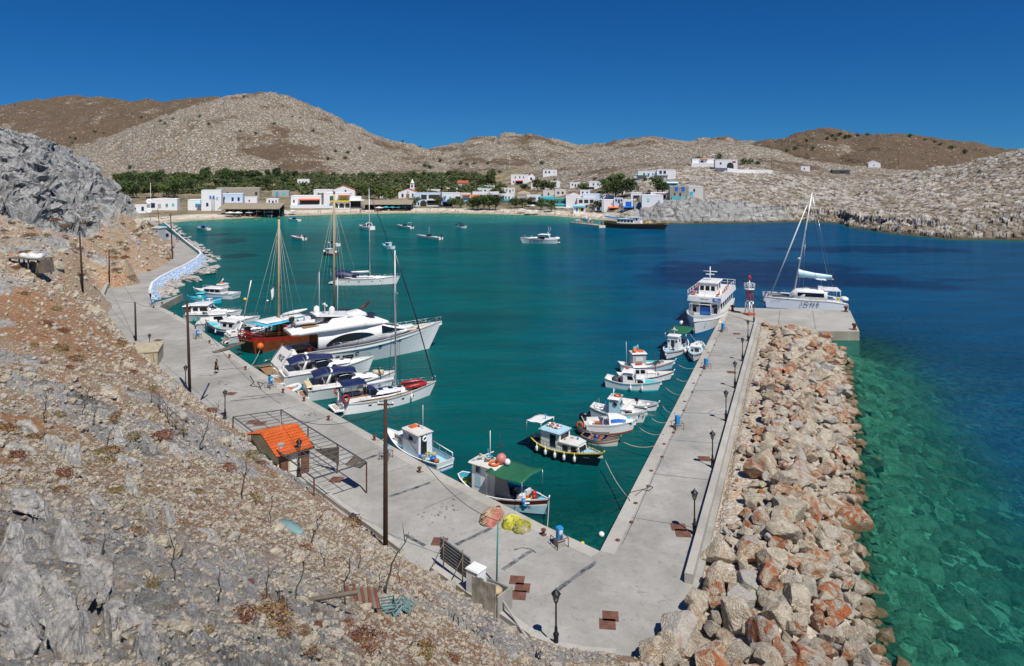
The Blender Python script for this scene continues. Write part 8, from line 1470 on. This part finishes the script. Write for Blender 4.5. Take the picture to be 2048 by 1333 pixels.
hb = [(345,240,1.5),(330,250,1.2),(283,238,1.8),(320,245,2),(265,230,1.1),(150,280,1.8),(140,277,1.4),(190,266,1.8),(207,268,1.2),(145,288,1.6),(30,212,1.2),(296,200,1.3),(325,204,1.2),(487,195,1.3),(400,235,1.5),(418,250,1.4),(480,265,1.2),(512,270,1.4),(548,250,1.5),(585,235,1.1),(600,238,1.1),(625,265,1.6),(590,195,1.3),(656,320,1.6),(690,320,1.6),(672,305,1.3),(695,308,1.6),(720,300,1.5),(805,285,1.3),(840,295,1.4),(860,290,1.4),(880,325,2),(850,335,2),(860,338,2.2),(920,330,1.6),(935,332,1.5),(948,330,1.5),(975,330,1.3),(1085,330,1.5),(985,345,1.5),(1000,347,1.4),(1613,285,2),(1590,300,2.2),(1575,305,2),(1625,300,1.8),(1665,275,2),(1680,272,2.4),(1690,278,2.2),(1700,276,2.2),(1715,274,2.2),(1735,272,2.4),(1745,268,2.2),(1670,282,2.2),(1655,280,2),(1820,275,1.8),(1880,292,1.6),(1905,298,2.4),(1928,308,2.2),(1850,282,1.4),(1870,286,1.4),(1395,322,1.8),(1440,318,1.8),(1500,328,1.6),(1515,330,1.6),(1490,328,1.6),(260,338,1.8),(1200,388,.8),(1110,362,.8),(1060,352,.9),(1160,352,.9),(1190,360,.9),(1290,362,.9),(1305,361,.9),(1340,385,.9),(1350,386,.9)]
for i, (x, y, s) in enumerate(hb): tree('bush', x, y, s*1.15, 'dark green bush dotted on the bare rocky hills', 'bushes dotted over the hills', i)
# low scrub of the valley floor
rv = []; rf_ = []; off = 0; rq = np.random.RandomState(9)
lm = [];
for sd in range(4):
    me = tree_mesh(70+sd, 'scrubleaf', 1.9, 2.1, .1, 46, clumps=4, ls=.42)[0]; v = np.array([q.co[:] for q in me.vertices]); f = np.array([list(p.vertices) for p in me.polygons]); lm.append((v, f))
cx = rq.uniform(235, 1010, 9000); cy_ = np.where(rq.rand(9000) < .6, rq.uniform(352, 392, 9000), rq.uniform(352, 366, 9000))
for x, y in zip(cx, cy_):
    if len(rv) > 3400: break
    Ys = 0
    px_, py_ = x, y
    # sight line meets the gently rising valley floor
    t = (CAMZ-1.5+.037*400)/((py_-HY)/FPX+.037); X_ = (px_-1024)/FPX*t
    if t < 455 or t > 812 or (600 > px_ > 400 and t < 560): continue
    v, f = lm[rq.randint(4)]; zz = float(far_z(np.array([X_]), np.array([t]))[0])
    if zz > 1.5+.037*(t-400)+3.5: continue
    v = rot_z(v, rq.uniform(0,6))*rq.uniform(.9,2.1)+np.array([X_, t, zz]); rv.append(v); rf_.append(f+off); off += len(v)
o = np_mesh('scrub', np.concatenate(rv), np.concatenate(rf_)); o.data.materials.append(MATS['scrubleaf']); tag(o, 'low olive-green scrub covering the valley floor', 'scrub', kind='stuff')
# ------------------------------------------------------------ people
def person_mesh(pose, skin='skin', name='body'):
    J = {'pelvis':(0,0,.95,.13),'waist':(0,0,1.1,.115),'chest':(0,0,1.32,.135),'neck':(0,0,1.5,.055),'head':(0,.01,1.63,.085),'crown':(0,0,1.72,.06)}
    st = {'stand': (.05,-.05,0,0), 'walk': (.28,-.30,.16,-.16), 'sit': None}[pose]
    for s, nm in ((1,'r'),(-1,'l')):
        k = (st[0] if s > 0 else st[1]) if st else .45
        a = -k if st else .3
        J[nm+'sh'] = (s*.19,0,1.42,.06); J[nm+'el'] = (s*.24,a*.5-.02,1.14,.042); J[nm+'wr'] = (s*.24,a*.9+.05,.92,.03); J[nm+'hd'] = (s*.24,a+.08,.84,.035)
        J[nm+'hip'] = (s*.09,0,.88,.095)
        if st: J[nm+'kn'] = (s*.10,k*.45+.03,.49,.06); J[nm+'an'] = (s*.10,k*.95-.02,.09,.042); J[nm+'to'] = (s*.11,k*.95+.14,.035,.035)
        else: J[nm+'kn'] = (s*.13,.42,.95,.06); J[nm+'an'] = (s*.13,.5,.52,.042); J[nm+'to'] = (s*.13,.62,.48,.035)
    E = [('pelvis','waist'),('waist','chest'),('chest','neck'),('neck','head'),('head','crown')]
    for n in 'rl': E += [('chest',n+'sh'),(n+'sh',n+'el'),(n+'el',n+'wr'),(n+'wr',n+'hd'),('pelvis',n+'hip'),(n+'hip',n+'kn'),(n+'kn',n+'an'),(n+'an',n+'to')]
    ks = list(J); dz = 0 if st else -.46; me = bpy.data.meshes.new(name); me.from_pydata([(J[k][0],J[k][1],J[k][2]+dz) for k in ks], [(ks.index(a), ks.index(b)) for a, b in E], []); o = bpy.data.objects.new(name, me); COL.objects.link(o)
    md = o.modifiers.new('skin','SKIN'); 
    for i, k in enumerate(ks): me.skin_vertices[0].data[i].radius = (J[k][3],J[k][3]); me.skin_vertices[0].data[i].use_root = (k == 'pelvis')
    sb = o.modifiers.new('sub','SUBSURF'); sb.levels = 1; bpy.context.view_layer.update(); r = bpy.data.meshes.new_from_object(o.evaluated_get(bpy.context.evaluated_depsgraph_get())); bpy.data.objects.remove(o); r.materials.clear(); r.materials.append(mat(skin)); r.polygons.foreach_set('use_smooth', [True]*len(r.polygons)); return r, dz
BODY = {p: person_mesh(p) for p in ('stand','walk','sit')}
def hair_me(dz, long=False):
    mb = MB(); mb.sphere((0,-.025,1.66+dz),(.105,.115,.12),'hair',9,7)
    if long: mb.sphere((0,-.09,1.5+dz),(.09,.05,.16),'hair')
    return mb.mesh('hair')
def cloth_me(kind, m, dz):
    mb = MB()
    if kind == 'dress': mb.lathe([(.27,.55),(.22,.85),(.165,1.08),(.20,1.3),(.17,1.45),(.08,1.5)], m, (0,0,dz), 12)
    if kind == 'trunks': mb.lathe([(.20,.62),(.205,.85),(.16,1.02)], m, (0,0,dz), 10)
    if kind == 'suit': mb.lathe([(.12,.8),(.18,.9),(.15,1.08),(.18,1.3),(.12,1.42)], m, (0,0,dz), 10)
    if kind == 'shirt': mb.lathe([(.19,.85),(.165,1.1),(.20,1.3),(.18,1.45),(.07,1.5)], m, (0,0,dz), 10)
    return mb.mesh({'dress':'dress','trunks':'swim_trunks','suit':'swimsuit','shirt':'shirt'}[kind])
PROT = {}
def person(p, pose, cloth, m, rz, lb, long=False, group=None, extra=None):
    rt = thing('person', lb, 'person', p, rz, group); key = (pose, cloth, m, long)
    if key not in PROT: PROT[key] = [BODY[pose][0], hair_me(BODY[pose][1], long)]+([cloth_me(cloth, m, BODY[pose][1])] if cloth else [])
    for me in PROT[key]: o = bpy.data.objects.new(me.name.split('.')[0], me); COL.objects.link(o); o.parent = rt
    return rt
person(P(433,748,QZ), 'walk', 'dress', 'black', PI*.95, 'woman with dark hair in a black dress walking along the quay', True)
person(P(353,484,QZ), 'walk', 'shirt', 'navy', 2.6, 'man in dark blue shirt walking on the promenade beside a companion'); person(P(357,485,QZ), 'walk', 'shirt', 'darkgrey', 2.6, 'companion in grey shirt walking on the promenade by the wall')
rg = random.Random(2); cols = ['red','navy','black','blue','white','orange','turq']; G3 = 'bathers on the beach'
for i in range(46):
    x = rg.choice([rg.uniform(395,600), rg.uniform(600,760), rg.uniform(820,1180), rg.uniform(820,1180)]); y = interp(x, SHORE)-rg.uniform(.5,5); p = on_land(x, y); pose = rg.choice(['stand','stand','walk','sit']); m = rg.choice(cols)
    person(p, pose, rg.choice(['trunks','suit','trunks']), m, rg.uniform(0,6.3), 'bather in swimwear on the sandy beach before the village', rg.random() < .4, G3)
for i in range(34):
    x = rg.choice([rg.uniform(460,560), rg.uniform(600,700), rg.uniform(740,1150)]); y = interp(x, SHORE)+rg.uniform(1.2,9); p = P(x, y, 0); person(p+Vector((0,0,-rg.uniform(.95,1.3))), 'stand', 'trunks', rg.choice(cols), rg.uniform(0,6.3), 'swimmer standing shoulder-deep in the shallow turquoise water', False, 'swimmers in the shallows')
q = PONT.location
for i in range(16): a = rg.uniform(-.3,.48)*PONT_L; d = Vector((math.cos(PONT.rotation_euler.z), math.sin(PONT.rotation_euler.z), 0)); person(q+d*a+Vector((-d.y,d.x,0))*rg.uniform(-1.5,1.5)+Vector((0,0,1.06)), rg.choice(['stand','walk']), rg.choice(['shirt','dress']), rg.choice(cols), rg.uniform(0,6.3), 'passenger in summer clothes waiting on the floating landing stage', False, 'passengers on the landing stage')
for k, (b, n) in enumerate(((RIBT,3),(BLT,1))):
    for i in range(n): person(b.location+Vector((-.3+.8*i,.2*(-1)**i,.55)), 'sit', 'shirt', ['red','black','white'][i], 1.5, [['person in red sitting in the rigid inflatable','person in black sitting in the rigid inflatable','person in white sitting in the rigid inflatable'][i], 'person in red sitting in the small blue-topped boat'][k])
# parked cars and utility poles of the village
for i, (x, y0_, y1_, lb) in enumerate([(424,424,395,'left leg of the paired dark poles at the arched house'),(428,422,396,'right leg of the paired dark poles at the arched house'),(554,410,384,'thin dark pole on the dirt lot behind the beach'),(882,413,386,'dark pole beside the blue-awning house'),(922,409,384,'pole between the loggia house and red balcony'),(1206,428,393,'dark pole at the right end of the seafront'),(1267,420,395,'dark pole before the big white building'),(1405,316,292,'pole rising behind the terraced villa'),(1543,345,318,'pole at the right end of the villa wall'),(1797,330,300,'lone pole before the brown hill')]):
    p = on_land(x, y0_); H = (y0_-y1_)*p.y/FPX; rt = thing('utility_pole', lb, 'utility pole', p); mb = MB(); mb.tube([(0,0,-.5),(0,0,H)], [.2,.15], 'pole', 6); mb.build('shaft', rt); mb = MB(); mb.tube([(-.8,0,H-.4),(.8,0,H-.4)], .07, 'pole', 4); mb.build('crossarm', rt)
